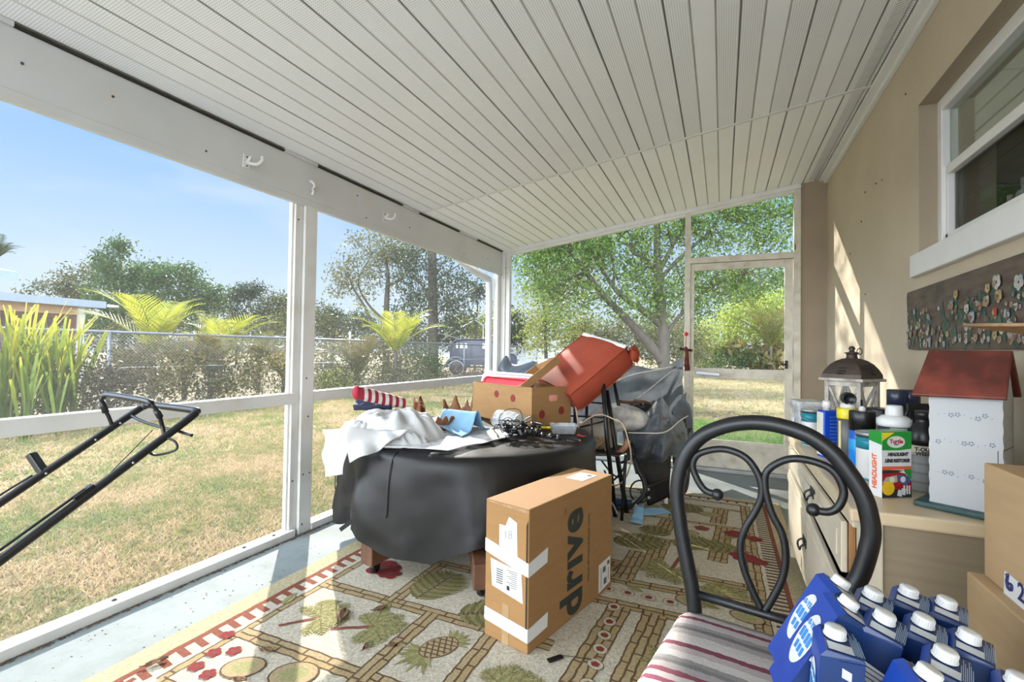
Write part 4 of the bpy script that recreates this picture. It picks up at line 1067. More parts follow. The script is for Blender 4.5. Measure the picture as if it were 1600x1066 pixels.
nt.links.new(b.outputs[0], mx.inputs[1]); nt.links.new(tl.outputs[0], mx.inputs[2]); nt.links.new(mx.outputs[0], out.inputs['Surface']); TARP = m_t
tp_ = thing('grey_tarp', 'big crumpled grey tarp tied up between the corner post and the door post', 'tarp', (-1.3, 4.9, 0))
topk = [(770, 590, 4.75), (790, 556, 4.95), (803, 572, 4.9), (835, 564, 4.85), (870, 558, 4.8), (915, 556, 4.8), (960, 566, 4.85), (998, 572, 4.9), (1030, 578, 5.0), (1052, 566, 5.1), (1068, 557, 5.18)]
top_ = spline([at(*q) for q in topk], 7)
n = len(top_); P = []
for j in range(29):
    v = j / 28; row = []
    for i, p in enumerate(top_):
        u = i / (n - 1)
        drop = (p.z - .30) * v
        bulge = .30 * math.sin(PI * v * .8) * (1 - .75 * u ** 3) * min(1, u * 5 + .25)
        # fold lines radiate from the knot at the door post
        dk = math.atan2(drop + .02, (1 - u) * 2.0 + .05)
        f_ = (.045 * math.sin(13 * dk + 2) + .03 * math.sin(23 * dk)) * min(1, 4 * v) * min(1, 3 * (1 - u) + .2)
        w_ = .05 * nz(u * 9, v * 5, 2) + .025 * nz(u * 22, v * 12, 5)
        row.append(Vector((p.x + .03 * nz(u * 7, v * 6, 9) * v, p.y - bulge - f_ - w_ * min(1, 4 * v), p.z - drop)))
    P.append(row)
m = MB(); m.grid(P); m.build('hung_sheet', TARP, tp_, world=True)
# bundle in front: a bag of the same sheet
P = []
ctop = [(972, 672, 3.95), (992, 656, 4.0), (1015, 638, 4.02), (1031, 621, 4.05), (1043, 634, 4.12), (1052, 650, 4.2), (1066, 655, 4.35), (1074, 668, 4.5)]
cbot = [(980, 716, 3.95), (990, 722, 3.95), (1005, 722, 3.95), (1020, 721, 3.96), (1035, 720, 4.0), (1048, 712, 4.1), (1060, 716, 4.25), (1074, 702, 4.45)]
ts, bs = spline([at(*q) for q in ctop], 6), spline([at(*q) for q in cbot], 6)
for j in range(25):
    v = j / 24; row = []
    for i in range(len(ts)):
        u = i / (len(ts) - 1)
        p = ts[i].lerp(bs[i], v)
        p = p + V(.2, -1, .1).normalized() * (.16 * math.sin(PI * min(1, v * .9 + .05)) * math.sin(PI * min(1, .15 + u * .8)) + .035 * math.sin(u * 19 + v * 4) * v + .04 * nz(u * 6, v * 5, 7) + .02 * (1 - 2 * abs(nz(u * 11, v * 9, 4))))
        row.append(p)
    P.append(row)
m = MB(); m.grid(P); m.build('gathered_front', TARP, tp_, world=True)
P = sheet([at(1054, 640, 4.6), at(1076, 612, 4.95), at(1088, 688, 4.75), at(1062, 712, 4.5)], 16, 18, .05, 7, 3, .03); m = MB(); m.grid(P); m.build('hanging_tail', TARP, tp_, world=True)
P = sheet([at(1056, 676, 4.5), at(1082, 668, 4.7), at(1068, 735, 4.5), at(1052, 742, 4.4)], 12, 14, .04, 7, 8, .03); m = MB(); m.grid(P); m.build('dark_lining', mat('black_lining', (.012, .012, .014), .6), tp_, world=True)
# dark oddments lying in the mouth of the bundle
RAG = mat('black_rag', (.010, .010, .011), .75, var=.5, scale=18, bump=.5, bscale=50)
blob(at(1000, 648, 4.28), (.20, .16, .07), 6, .3, 48, 24, 0, .4, 2.6)
tag(blob(at(1004, 644, 4.25), (.19, .15, .075), 6, .3, 48, 24, 0, .4, 2.6).build('black_rag', RAG), 'heap of black rags in the mouth of the grey tarp bundle', 'rag')
o = MB().tube(spline([at(965, 627, 3.95), at(985, 629, 4.0), at(1006, 628, 4.05), at(1020, 634, 4.1)], 4), .012, 8); tag(o.build('wooden_stick', WOODB), 'brown stick lying across the top of the black rags', 'stick')
PBAG = clear_plastic('milky_bag', (.66, .64, .60), .93, .35)
o = blob(at(968, 652, 3.92), (.21, .17, .115), 8, .22, 48, 26, .1, .05, 1.3); tag(o.build('plastic_bag', PBAG), 'stuffed milky plastic bag behind the black stand', 'bag')
o = blob(at(928, 685, 3.72), (.17, .13, .15), 18, .2, 40, 24, .2, .06, 1.4); tag(o.build('plastic_bag', mat('cream_bag', (.50, .46, .38), .6, var=.15, bump=.4, bscale=40, trans=.2)), 'cream cloth bag on the shelf of the black stand, beside the table', 'bag')
TANR = mat('tan_rope', (.42, .29, .17), .9, var=.2, scale=60)
m = MB(); rr2 = random.Random(9)
for s in range(6):
    pts = []; c = at(935, 695, 3.57) + V(0, 0, 0)
    for i in range(9):
        a = rr2.uniform(0, 7) + i; pts.append(c + V(.12 * math.cos(a) * rr2.uniform(.4, 1), .03 * math.sin(a) - .03, .075 * math.sin(a * 1.3)))
    m.tube(spline(pts, 5), .0065, 6)
tag(m.build('rope_coil', TANR), 'loose tangle of tan rope on the shelf of the black stand', 'rope')
m = MB(); pts = spline([at(952, 707, 3.58), at(965, 709, 3.56), at(976, 700, 3.56), at(982, 688, 3.58)], 6); m.tube(pts, [.022 + .002 * math.sin(i * 2.2) for i in range(len(pts))], 10)
tag(m.build('corrugated_hose', mat('terracotta_hose', (.36, .17, .10), .6, var=.2)), 'short tan corrugated hose curled on the shelf of the black stand', 'hose')
m = MB(); m.tube(spline([at(893, 627, 3.47), at(899, 634, 3.44), at(903, 660, 3.40), at(910, 695, 3.40), at(925, 725, 3.42), at(940, 750, 3.44), at(952, 757, 3.45), at(968, 757, 3.45), at(980, 742, 3.45), at(986, 715, 3.45), at(982, 690, 3.46), at(974, 665, 3.48), at(962, 655, 3.5)], 6), .006, 7)
m.tube(spline([at(900, 670, 3.42), at(918, 655, 3.46), at(940, 648, 3.47), at(968, 660, 3.47)], 5), .005, 6)
tag(m.build('beige_cord', mat('beige_cord', (.55, .43, .30), .7, var=.1)), 'beige cord hanging in a loop from the black stand', 'cord')
m = MB(); m.tube(spline([at(945, 782, 3.5), at(955, 785, 3.45), at(962, 797, 3.42), at(964, 803, 3.42)], 5), .006, 6); tag(m.build('rope_end', mat('grey_cord', (.45, .43, .40), .6)), 'short grey cord end touching the rug in front of the black stand', 'cord')
# pump bottle on the floor, blue cloth
bt = thing('blue_cylinder', 'dark blue cylinder with white ends lying on the floor behind the black stand', 'bottle', at(972, 767, 3.72)); RY = Matrix.Rotation(PI / 2, 3, 'Y')
MB().lathe([(.030, -.085), (.032, -.08), (.032, .08), (.030, .085)], (0, 0, 0), 18, M=RY).build('body', mat('dark_blue_label', (.02, .055, .16), .35, var=.2), bt)
for sx in (-1, 1): MB().lathe([(.030, -.012), (.034, -.008), (.034, .02), (.020, .03)] if sx > 0 else [(.020, -.03), (.034, -.02), (.034, .008), (.030, .012)], (sx * .09, 0, 0), 18, M=RY).build('end_cap', PLASW, bt)
bt.location.z = .042
bc_ = thing('blue_cloth', 'light blue paper towel lying crumpled on the far part of the rug', 'cloth', atz(1000, 808, .01))
P = sheet([atz(1003, 806, .012), atz(1049, 802, .012), atz(1036, 793, .02), atz(1004, 795, .03)], 12, 10, .008, 12, 3); MB().grid(P).build('flat_part', BLUE, bc_, world=True, solid=.003)
P = sheet([atz(983, 818, .02), atz(1004, 820, .012), at(1006, 786, 3.62), at(992, 794, 3.55)], 14, 12, .018, 12, 6, .012); MB().grid(P).build('crumpled_part', BLUE, bc_, world=True, solid=.003)
# rust-red rag tied on the door post and the white rope
kn = thing('tied_rag', 'dark red rag knotted round the post left of the screen door', 'rag', (-.335, YE - .05, 1.15))
m = MB(); pts = spline([at(1071, 543, 5.24), at(1073, 552, 5.22), at(1073, 565, 5.22), at(1074, 579, 5.23)], 5); m.tube(pts, [.018 + .012 * (i / len(pts)) for i in range(len(pts))], 9); m.build('hanging_end', mat('maroon_cloth', (.12, .03, .018), .9, var=.4, scale=30), kn, world=True)
m = MB(); m.bar(at(1062, 545, 5.25), at(1082, 548, 5.25), .025, .025); m.build('knot', mat('dark_knot', (.035, .018, .012), .9), kn, world=True)
m = MB(); m.ball(at(1072, 522, 5.27), .022, 8, sc=(1, .6, 1)); m.tube([at(1072, 524, 5.27), at(1071, 543, 5.26)], .004, 5); m.build('red_tag', mat('red_tag', (.5, .03, .02), .7), kn, world=True)
m = MB(); m.tube(spline([at(952, 600, 4.55), at(990, 586, 4.7), at(1030, 578, 4.9), at(1066, 571, 5.22), at(1080, 573, 5.27)], 6), .009, 7)
m.tube(spline([at(992, 626, 4.55), at(1020, 604, 4.75), at(1050, 580, 5.0), at(1068, 572, 5.22)], 6), .005, 6)
m.tube(spline([at(975, 676, 3.86), at(1010, 677, 3.80), at(1040, 675, 3.84), at(1062, 658, 4.15), at(1075, 650, 4.5)], 6), .005, 6)
tag(m.build('white_rope', mat('white_rope', (.68, .66, .60), .8, var=.1)), 'pale rope tying the grey tarp to the post beside the door', 'rope')

# ------------------------------------------------------------------ tall cardboard box with lettering
BK = Vector((-.69, 1.762, RZ + .001)); ba = Vector((.252, .968, 0)).normalized(); bb = Vector((-.968, .252, 0)).normalized()
BL, BW, BH = .715, .225, .565
db = thing('cardboard_box', 'tall brown shipping box with big dark lettering, standing on the rug before the table', 'box', BK)
def bp_(l, w, z): return ba * l + bb * w + V(0, 0, z)
m = MB(); m.add([bp_(0, 0, 0), bp_(BL, 0, 0), bp_(BL, BW, 0), bp_(0, BW, 0), bp_(0, 0, BH), bp_(BL, 0, BH), bp_(BL, BW, BH), bp_(0, BW, BH)], [(3, 2, 1, 0), (4, 5, 6, 7), (0, 1, 5, 4), (1, 2, 6, 5), (2, 3, 7, 6), (3, 0, 4, 7)])
m.build('carton', CARD, db, bevel=.004)
nl, nn_ = ba.cross(V(0, 0, 1)), -ba      # outward normals of long and narrow face
nl = Vector((.968, -.252, 0)); 
def bflat(name, pts, mt, n_off, lift_=.0012):
    m = MB(); m.add([p + n_off * lift_ for p in pts] + [p + n_off * .0002 for p in pts], [tuple(range(len(pts))), tuple(reversed(range(len(pts), 2 * len(pts))))]); return m.build(name, mt, db)
FL = lambda l, z: bp_(l, 0, z); FN = lambda w, z: bp_(0, w, z)
# gap and flap edges at the near corner
bflat('flap_gap', [FN(.004, .07), FN(.012, .06), FN(.012, .50), FN(.004, .52)], mat('gap_dark', (.03, .018, .01), .9), nn_)
bflat('torn_edge', [FN(0, .55), FN(.025, .548), FN(.21, .556), FN(.21, .562), FN(0, .562)], CARDE, nn_)
bflat('brown_tape', [FN(.095, .0), FN(.13, .0), FN(.13, .16), FN(.095, .16)], mat('brown_tape', (.36, .235, .115), .35), nn_)
for z0, z1, zz, e in ((.318, .372, .03, .13), (.052, .105, .012, .135)):
    bflat('white_tape', [FN(0, z0 - zz * .6), FN(BW, z0 + zz), FN(BW, z1 + zz), FN(0, z1 - zz * .6)], TAPE, nn_, .0018)
    bflat('white_tape', [FL(0, z0 - zz * .6), FL(e, z0 + .0), FL(e + .003, z1 + .006), FL(0, z1 - zz * .6)], TAPE, nl, .0018)
bflat('paper_slip', [FN(.055, .36), FN(.15, .39), FN(.15, .475), FN(.118, .475), FN(.10, .515), FN(.06, .50)], PAPER, nn_)
lb = bflat('shipping_label', [FN(.025, .19), FN(.185, .215), FN(.195, .325), FN(.035, .31)], PAPER, nn_, .0014)
def fx(o, ux, uy): return frame(o, ux, uy)
m = MB()
for i, (w0, z0, dw, dz) in enumerate([(.145, .235 + .009 * k, .035, .004) for k in range(7)] + [(.10, .22, .015, .018)]):
    m.add([FN(w0 - dw / 2, z0) + nn_ * .002, FN(w0 + dw / 2, z0) + nn_ * .002, FN(w0 + dw / 2, z0 + dz) + nn_ * .002, FN(w0 - dw / 2, z0 + dz) + nn_ * .002], [(3, 2, 1, 0)])
m.build('barcode', INK, lb)
m = MB()
for k in range(9):
    z0 = .235 + .008 * k; m.add([FN(.055, z0) + nn_ * .002, FN(.085 + .012 * (k % 3), z0) + nn_ * .002, FN(.085 + .012 * (k % 3), z0 + .0025) + nn_ * .002, FN(.055, z0 + .0025) + nn_ * .002], [(3, 2, 1, 0)])
m.build('print', INK, lb)
text('18', .05, frame(FN(.105, .44) + nn_ * .002, bb * -1 + V(0, 0, .2), V(0, 0, 1)), GREY, 'handwriting', db)
# logo, reading upwards on the long face
LOGO = mat('dark_green_print', (.022, .030, .026), .7, var=.1)
tm = frame(FL(.335, .245) + nl * .0012, V(0, 0, 1), -ba)
text('dr\u0131ve', .255, tm, LOGO, 'lettering', db, bold=.0085, sx=.84, space=1.07)
text('TM', .02, frame(FL(.27, .49) + nl * .0012, V(0, 0, 1), -ba), LOGO, 'lettering', db)
text('www.drivemedical.com', .030, frame(FL(.475, .27) + nl * .0012, V(0, 0, 1), -ba), LOGO, 'lettering', db, space=1.12)
lb2 = bflat('white_label', [FL(.58, .015), FL(.70, .03), FL(.70, .16), FL(.58, .15)], PAPER, nl)
m = MB()
for l0, l1, z0, z1 in ((.665, .69, .125, .145), (.62, .65, .10, .128), (.63, .66, .04, .07), (.60, .605, .03, .13), (.675, .68, .05, .11)):
    q = nl * .002; m.add([FL(l0, z0) + q, FL(l1, z0) + q, FL(l1, z1) + q, FL(l0, z1) + q], [(0, 1, 2, 3)])
m.build('print', mat('grey_print', (.10, .10, .11), .7), lb2)
UP_ = V(0, 0, 1)
m = MB(); m.add([bp_(.50, .05, BH + .0012), bp_(.64, .045, BH + .0012), bp_(.64, .14, BH + .0012), bp_(.50, .145, BH + .0012)], [(0, 1, 2, 3)]); tl_ = m.build('top_label', PAPER, db, solid=.0006)
m = MB(); m.add([bp_(.60, .06, BH + .0024), bp_(.62, .06, BH + .0024), bp_(.62, .085, BH + .0024), bp_(.60, .085, BH + .0024)], [(0, 1, 2, 3)]); m.build('print', INK, tl_)
# scrap of black strap by the box
o = MB(); q0 = atz(868, 1028, RZ + .006); o.bar(q0 + V(-.02, -.03, 0), q0 + V(.02, .02, 0), .02, .006); o.tube([q0 + V(.01, .02, .002), q0 + V(.13, .045, .002)], .0015, 5)
tag(o.build('black_strap_scrap', BLACKP), 'small black strap scrap on the rug right of the lettered box', 'scrap')

# ------------------------------------------------------------------ foreground chair
Lc, uc = Vector((-.054, 1.458, 0)), Vector((.985, -.172, 0)); fc = Vector((-.172, -.985, 0))
ch = thing('metal_chair', 'black tubular metal chair with curled back and striped cushion, in the foreground', 'chair', (Lc + uc * .18 + fc * .2)[:])
def cp(s, z, f=0.0): return Lc + uc * s + fc * f + V(0, 0, z)
arch = [(-.012, .44), (-.018, .52), (-.045, .652), (-.060, .745), (-.064, .804), (-.055, .865), (-.034, .919), (.005, .967), (.059, .998), (.115, 1.014), (.169, 1.017), (.222, 1.008), (.269, .99), (.313, .955), (.348, .906), (.372, .86), (.383, .813), (.386, .78), (.382, .745), (.367, .68), (.345, .62), (.335, .52), (.332, .44)]
m = MB(); m.tube(spline([cp(s, z) for s, z in arch], 4), .0205, 14); m.build('back_hoop', BLACK, ch, world=True)
sL = [(0.045, 0.809), (0.01, 0.817), (-0.016, 0.858), (-0.02, 0.89), (0.001, 0.918), (0.059, 0.936), (0.115, 0.921), (0.148, 0.874), (0.154, 0.825), (0.139, 0.78), (0.116, 0.733), (0.104, 0.687), (0.109, 0.637), (0.128, 0.583), (0.155, 0.527)]
sR = [(0.27, 0.811), (0.302, 0.812), (0.324, 0.832), (0.332, 0.872), (0.309, 0.916), (0.262, 0.933), (0.213, 0.929), (0.169, 0.895), (0.162, 0.851), (0.177, 0.787), (0.202, 0.735), (0.21, 0.68), (0.202, 0.62), (0.177, 0.556), (0.163, 0.527)]
for ss in (sL, sR):
    o = MB().tube(spline([cp(s, z) for s, z in ss], 5), .0095, 10).build('back_scroll', BLACK, ch, world=True)
    MB().ball(cp(*ss[0]), .0165, 12).build('scroll_knob', BLACK, o, world=True)
MB().tube([cp(-.015, .52), cp(.337, .516)], .012, 12).build('cross_bar', BLACK, ch, world=True)
for s in (-.012, .332): MB().tube([cp(s, .45), cp(s, .2, -.01), cp(s * 1.0 + (-.01 if s < 0 else .01), 0.012, -.04)], .0185, 12).build('leg', BLACK, ch, world=True)
for s in (-.03, .35): MB().tube([cp(s, .43, .36), cp(s, .2, .37), cp(s, 0.012, .40)], .0185, 12).build('leg', BLACK, ch, world=True)
MB().tube([cp(-.02, .425, 0), cp(.335, .425, 0), cp(.35, .425, .37), cp(-.035, .425, .37)], .011, 8, closed=True).build('seat_ring', BLACK, ch, world=True)
# seat cushion with woven stripes across
stripes = []
pal = [(0.288, 0.252, 0.241), (0.403, 0.360, 0.346), (0.144, 0.032, 0.054), (0.374, 0.324, 0.317), (0.216, 0.194, 0.187), (0.122, 0.115, 0.112), (0.259, 0.238, 0.230), (0.396, 0.353, 0.338), (0.418, 0.382, 0.360), (0.144, 0.032, 0.054), (0.331, 0.281, 0.274), (0.432, 0.396, 0.374), (0.202, 0.187, 0.180), (0.144, 0.137, 0.130), (0.288, 0.259, 0.252), (0.173, 0.043, 0.065), (0.374, 0.331, 0.317)]
m_s, nt, out = new_mat('striped_weave')
tc = N(nt, 'ShaderNodeTexCoord'); sp_ = N(nt, 'ShaderNodeSeparateXYZ'); nt.links.new(tc.outputs['Object'], sp_.inputs[0])
no = N(nt, 'ShaderNodeTexNoise', Scale=55.0, Detail=3.0); nt.links.new(tc.outputs['Object'], no.inputs['Vector'])
ad = N(nt, 'ShaderNodeMath', operation='MULTIPLY_ADD'); ad.inputs[1].default_value = .010; nt.links.new(no.outputs['Fac'], ad.inputs[0]); nt.links.new(sp_.outputs['Y'], ad.inputs[2])
mr = N(nt, 'ShaderNodeMapRange'); mr.inputs['From Min'].default_value = .205; mr.inputs['From Max'].default_value = -.215; nt.links.new(ad.outputs[0], mr.inputs['Value'])
widths = [.03, .025, .02, .035, .02, .02, .03, .03, .025, .022, .03, .035, .02, .02, .03, .02, .03]
tot = sum(widths) * 1.0; acc = 0; st = []
seq = list(zip(pal, widths)) + [((.2, .045, .075), .02), ((.52, .46, .44), .03), ((.2, .19, .18), .02), ((.55, .5, .47), .04)]
tot = sum(w for _, w in seq)
for c, w in seq: st.append((acc / tot, c)); acc += w
r = ramp(nt, st, 'CONSTANT'); nt.links.new(mr.outputs[0], r.inputs['Fac'])
b = N(nt, 'ShaderNodeBsdfPrincipled', Roughness=.95); nt.links.new(r.outputs['Color'], b.inputs['Base Color'])
n2 = N(nt, 'ShaderNodeTexNoise', Scale=180.0, Detail=2.0); nt.links.new(tc.outputs['Object'], n2.inputs['Vector'])
bp = N(nt, 'ShaderNodeBump', Strength=.5, Distance=.003); nt.links.new(n2.outputs['Fac'], bp.inputs['Height']); nt.links.new(bp.outputs[0], b.inputs['Normal']); nt.links.new(b.outputs[0], out.inputs['Surface'])
rings = []
for z, k, e in ((.0, .93, 0), (.010, .985, 0), (.025, 1, 0), (.040, .985, 0), (.050, .94, 0), (.055, .82, 0), (.058, .55, 0), (.059, .2, 0)):
    ring = []
    pts = rrect(.205, .21, .05, 8)
    for x, y in pts:
        x2 = x * (1.0 if y > 0 else 1.03); wob = 1 + .006 * nz(x * 30, y * 30, z * 40)
        ring.append(Vector((x2 * k * wob, y * k * wob, z)))
    rings.append(ring)
seat = loft(rings).build('seat_cushion', m_s, ch); seat.location = (.0, 0, .424)
seat.location = (cp(.155, .424, .205) - ch.location)[:]
seat.rotation_euler = (0, 0, math.radians(-10) + math.radians(-0.0))

# ------------------------------------------------------------------ water cartons on the seat
TR_ = thing('cardboard_tray', 'low cardboard tray carrying the blue water cartons at the right of the chair', 'tray', (.372, 1.09, .515))
TILT = math.radians(9); TR_.rotation_euler = (0, TILT, 0)
rot = math.radians(-20)
Rz = Matrix.Rotation(rot, 3, 'Z')
MB().box((0, 0, .002), (.33, .45, .004), rot).build('base', CARD2, TR_)
for c, d in (((-.165, 0), (.004, .45)), ((.165, 0), (.004, .45)), ((0, -.225), (.33, .004)), ((0, .225), (.33, .004))):
    MB().box(Rz @ V(c[0], c[1], .02), (d[0], d[1], .04), rot).build('lip', CARD2, TR_)
CBL = mat('carton_blue', (.012, .055, .34), .32, var=.12, scale=12); CDK = mat('carton_navy', (.008, .028, .11), .30, var=.2, scale=10); CSI = mat('carton_silver', (.52, .54, .57), .3, var=.08)
CLT = mat('carton_light_blue', (.03, .24, .62), .35, var=.15)
CLN = mat('carton_pale_print', (.30, .42, .58), .4, var=.1)
CAPM = mat('carton_cap', (.64, .64, .63), .4, var=.02)
HW, HD, HT0, HT1 = .0325, .047, .214, .208; CS = .86
def make_carton(name, label, front_text=False):
    t = thing(name, label, 'carton', group='water cartons on the chair seat'); t.scale = (CS, CS, CS)
    m = MB()
    fl_ = [V(-HW, -HD, 0), V(HW, -HD, 0), V(HW, HD, 0), V(-HW, HD, 0)]
    tp_1 = [V(-HW, -HD, HT0 - .012), V(HW, -HD, HT1), V(HW, HD, HT1), V(-HW, HD, HT0 - .012)]
    rg = [V(-HW + .010, -HD + .003, HT0), V(HW - .002, -HD + .003, HT1 + .004), V(HW - .002, HD - .003, HT1 + .004), V(-HW + .010, HD - .003, HT0)]
    m.add(fl_ + tp_1 + rg, [(3, 2, 1, 0)], 1)
    m.add(fl_ + tp_1, [(0, 1, 5, 4), (1, 2, 6, 5), (2, 3, 7, 6)], 1)
    m.add(fl_ + tp_1, [(3, 0, 4, 7)], 0)
    m.add(tp_1 + rg, [(3, 0, 4, 7)], 0); m.add(tp_1 + rg, [(0, 1, 5, 4), (1, 2, 6, 5), (2, 3, 7, 6), (4, 5, 6, 7)], 1)
    m.build('carton_body', [CBL, CDK], t, bevel=.0015)
    sl_ = math.atan2(HT0 - HT1 - .004, 2 * HW - .012); ax_ = V(math.cos(sl_), 0, -math.sin(sl_)); an_ = V(math.sin(sl_), 0, math.cos(sl_))
    o = V(-HW + .010, 0, HT0)
    def tq(a, y): return o + ax_ * a + V(0, y, 0) + an_ * .0012
    def quad(mm, a0, a1, y0, y1): mm.add([tq(a0, y0), tq(a1, y0), tq(a1, y1), tq(a0, y1)], [(0, 1, 2, 3)])
    M3 = Matrix((ax_, V(0, 1, 0), an_)).transposed()
    cc = tq(.019, .010)
    m = MB(); pr = [(.0175, 0), (.0185, .001), (.0185, .003), (.0162, .0045), (.0162, .015), (.0148, .0175), (.006, .0172)]
    m.lathe(pr, cc, 22, M=M3)
    for k in range(22):
        a = 2 * PI * k / 22; m.bar(cc + M3 @ V(.0163 * math.cos(a), .0163 * math.sin(a), .005), cc + M3 @ V(.0163 * math.cos(a), .0163 * math.sin(a), .0145), .0016, .0012, up=M3 @ V(math.cos(a), math.sin(a), .01))
    m.build('screw_cap', CAPM, t)
    m = MB(); quad(m, .003, .040, -.040, -.014); m.build('silver_patch', CSI, t)
    m = MB()
    for k in range(7): quad(m, .040 + .0024 * k, .0411 + .0024 * k, -.040 + .003 * (k % 2), .014 + .012 * ((k * 2) % 3))
    for k in range(5): quad(m, .010 + .006 * k, .0116 + .006 * k, .032, .043)
    m.build('printed_lines', CLN, t)
    yo_ = -HD - .0008
    if not front_text:
     m = MB()
     m.add([V(-HW + .002, yo_, .10), V(HW - .002, yo_, .092), V(HW - .002, yo_, .145), V(-HW + .002, yo_, .155)], [(0, 1, 2, 3)]); fp = m.build('white_panel', PAPER, t)
     m = MB()
     for k in range(5): m.add([V(-HW + .006, yo_ - .0006, .145 - .009 * k), V(HW - .006 - .008 * (k % 2), yo_ - .0006, .140 - .009 * k), V(HW - .006 - .008 * (k % 2), yo_ - .0006, .142 - .009 * k), V(-HW + .006, yo_ - .0006, .147 - .009 * k)], [(0, 1, 2, 3)])
     m.build('print', CDK, fp)
    # bright left face: pale oval with blocks of blue print
    m = MB(); n = 24; xo = -HW - .0012
    m.add([V(xo, .034 * math.cos(2 * PI * i / n), .115 + .055 * math.sin(2 * PI * i / n)) for i in range(n)], [tuple(reversed(range(n)))])
    ov = m.build('pale_oval', PAPER, t)
    text('10-YEAR', .0165, frame(V(xo - .0006, 0, .145), V(0, -1, 0), V(0, 0, 1)), CLT, 'lettering', t, bold=.0006)
    m = MB()
    for z0, hgt, ys_ in ((.108, .024, (-.022, -.008, .008, .022)), (.084, .019, (-.018, -.002, .014))):
        for yy in ys_: m.add([V(xo - .0006, yy + .005, z0), V(xo - .0006, yy - .007, z0 + .002), V(xo - .0006, yy - .004, z0 + hgt), V(xo - .0006, yy + .007, z0 + hgt - .002)], [(0, 1, 2, 3)])
    m.build('printed_blocks', CLT, t)
    if front_text:
        yo = -HD - .0012
        m = MB(); m.add([V(-HW + .001, yo, .075), V(HW - .001, yo, .065), V(HW - .001, yo, .128), V(-HW + .001, yo, .138)], [(0, 1, 2, 3)]); m.build('white_panel', PAPER, t)
        for i, s in enumerate(('10-Year Shelf Life', 'Validated by', 'Independent Lab')):
            text(s, .0088, frame(V(0, yo - .0006, .121 - .0175 * i), V(1, 0, -.12), V(.12, 0, 1)), CDK, 'lettering', t, bold=.0002, sx=.78)
        m = MB(); m.add([V(-.004, yo - .0003, HT0 - .012), V(HW - .001, yo - .0003, HT1 - .002), V(.016, yo - .0003, .142)], [(0, 1, 2)]); m.build('folded_flap', CDK, t)
        m = MB(); n = 16; m.add([V(.014 + (.008 if i % 2 else .0066) * math.cos(2 * PI * i / n), yo - .0009, .162 + (.008 if i % 2 else .0066) * math.sin(2 * PI * i / n)) for i in range(n)], [tuple(range(n))]); m.build('seal', PAPER, t)
        m = MB(); m.add([V(.0, yo - .0006, .192), V(.014, yo - .0006, .187), V(.014, yo - .0006, .172), V(.0, yo - .0006, .176)], [(0, 1, 2, 3)]); m.build('silver_patch', CSI, t)
    return t
BZ = .575
cspec = [  # cap pixel, tilt about its own depth axis, label
    ((1418, 922), 0, 'blue water carton at the far back of the group, before the dresser end panel'),
    ((1477, 940), 0, 'blue water carton at the back right, beside the lower cardboard box'),
    ((1441, 968), 0, 'blue water carton in the middle row, directly in front of the back corner carton'),
    ((1512, 992), 0, 'blue water carton at the right, along the lower cardboard box'),
    ((1475, 1020), 0, 'blue water carton in the front row at right, behind the corner one'),
    ((1590, 1062), 0, 'blue water carton cut off by the bottom right corner of the picture'),
    ((1362, 926), 3, 'blue water carton right behind the black chair post, small and half hidden'),
    ((1380, 962), 4, 'blue water carton in the middle, between the leaning pair and the right rows'),
    ((1310, 908), 20, 'blue water carton leaning farthest back against the black chair post'),
    ((1322, 940), 20, 'blue water carton leaning behind the one with the shelf life text'),
    ((1447, 1050), 12, 'blue water carton at the bottom edge, showing its pale oval on the left face'),
]
RZX = {8: 30, 9: 26, 10: 24}
base_c = make_carton('water_carton', cspec[0][2])
for i, ((px_, py_), tilt, lb) in enumerate(cspec):
    tr = math.radians(tilt) + TILT; p = V(.2, 1.1, 0)
    for _ in range(12): p = atz(px_, py_, BZ + .205 + .010 - math.tan(TILT) * (p.x - .15))
    # cap offset from base centre
    off = Matrix.Rotation(rot + math.radians(RZX.get(i, 0)), 3, 'Z') @ Vector(((-.004) * math.cos(tr) + HT0 * math.sin(tr), .010, 0)) * CS
    loc = (p.x - off.x, p.y - off.y, p.z - CS * ((HT0 + .010) * math.cos(tr) + .004 * math.sin(tr)))
    if i == 0:
        base_c.location = loc; base_c.rotation_euler = (0, tr, rot)
    else: copy_thing(base_c, loc, (0, tr, rot + math.radians(RZX.get(i, 0))), lb)
fr = make_carton('water_carton', 'blue water carton at the front left, white panel reading 10-Year Shelf Life', True)
p = atz(1300, 983, BZ + .205 - .01); fr.location = (p.x - .004, p.y - .012, p.z - CS * (HT0 + .010)); fr.rotation_euler = (0, math.radians(3), math.radians(-2))

# ------------------------------------------------------------------ cardboard boxes at the right edge
def carton_box(name, label, a, b_, mt, group=None, tape=True):
    t = thing(name, label, 'box', ((a[0] + b_[0]) / 2, (a[1] + b_[1]) / 2, a[2]), 0, group)
    MB().span(a, b_).build('carton', mt, t, world=True, bevel=.004)
    x = (a[0] + b_[0]) / 2
    m = MB(); m.span((x - .002, a[1] - .0008, b_[2] - .0005), (x + .002, b_[1], b_[2] + .0008)); m.build('flap_seam', CARDE, t, world=True)
    return t
l1 = carton_box('cardboard_box', 'lower plain cardboard box at the right edge, under the labelled one', (.527, .86, .0), (.895, 1.466, .699), CARD2, 'cardboard boxes stacked at the right')
u1 = carton_box('cardboard_box', 'upper cardboard box with a white number label, at the right edge of the picture', (.553, .88, .70), (.895, 1.452, .958), CARD2, 'cardboard boxes stacked at the right')
m = MB(); X_ = .553
lbp = [atx(1571, 892, X_), atx(1616, 928, X_), atx(1616, 985, X_), atx(1569, 942, X_)]
m.add([q + V(-.0012, 0, 0) for q in lbp], [(0, 1, 2, 3)]); lb3 = m.build('white_label', PAPER, u1, world=True, solid=.0006)
c_ = (lbp[0] + lbp[1]) / 2
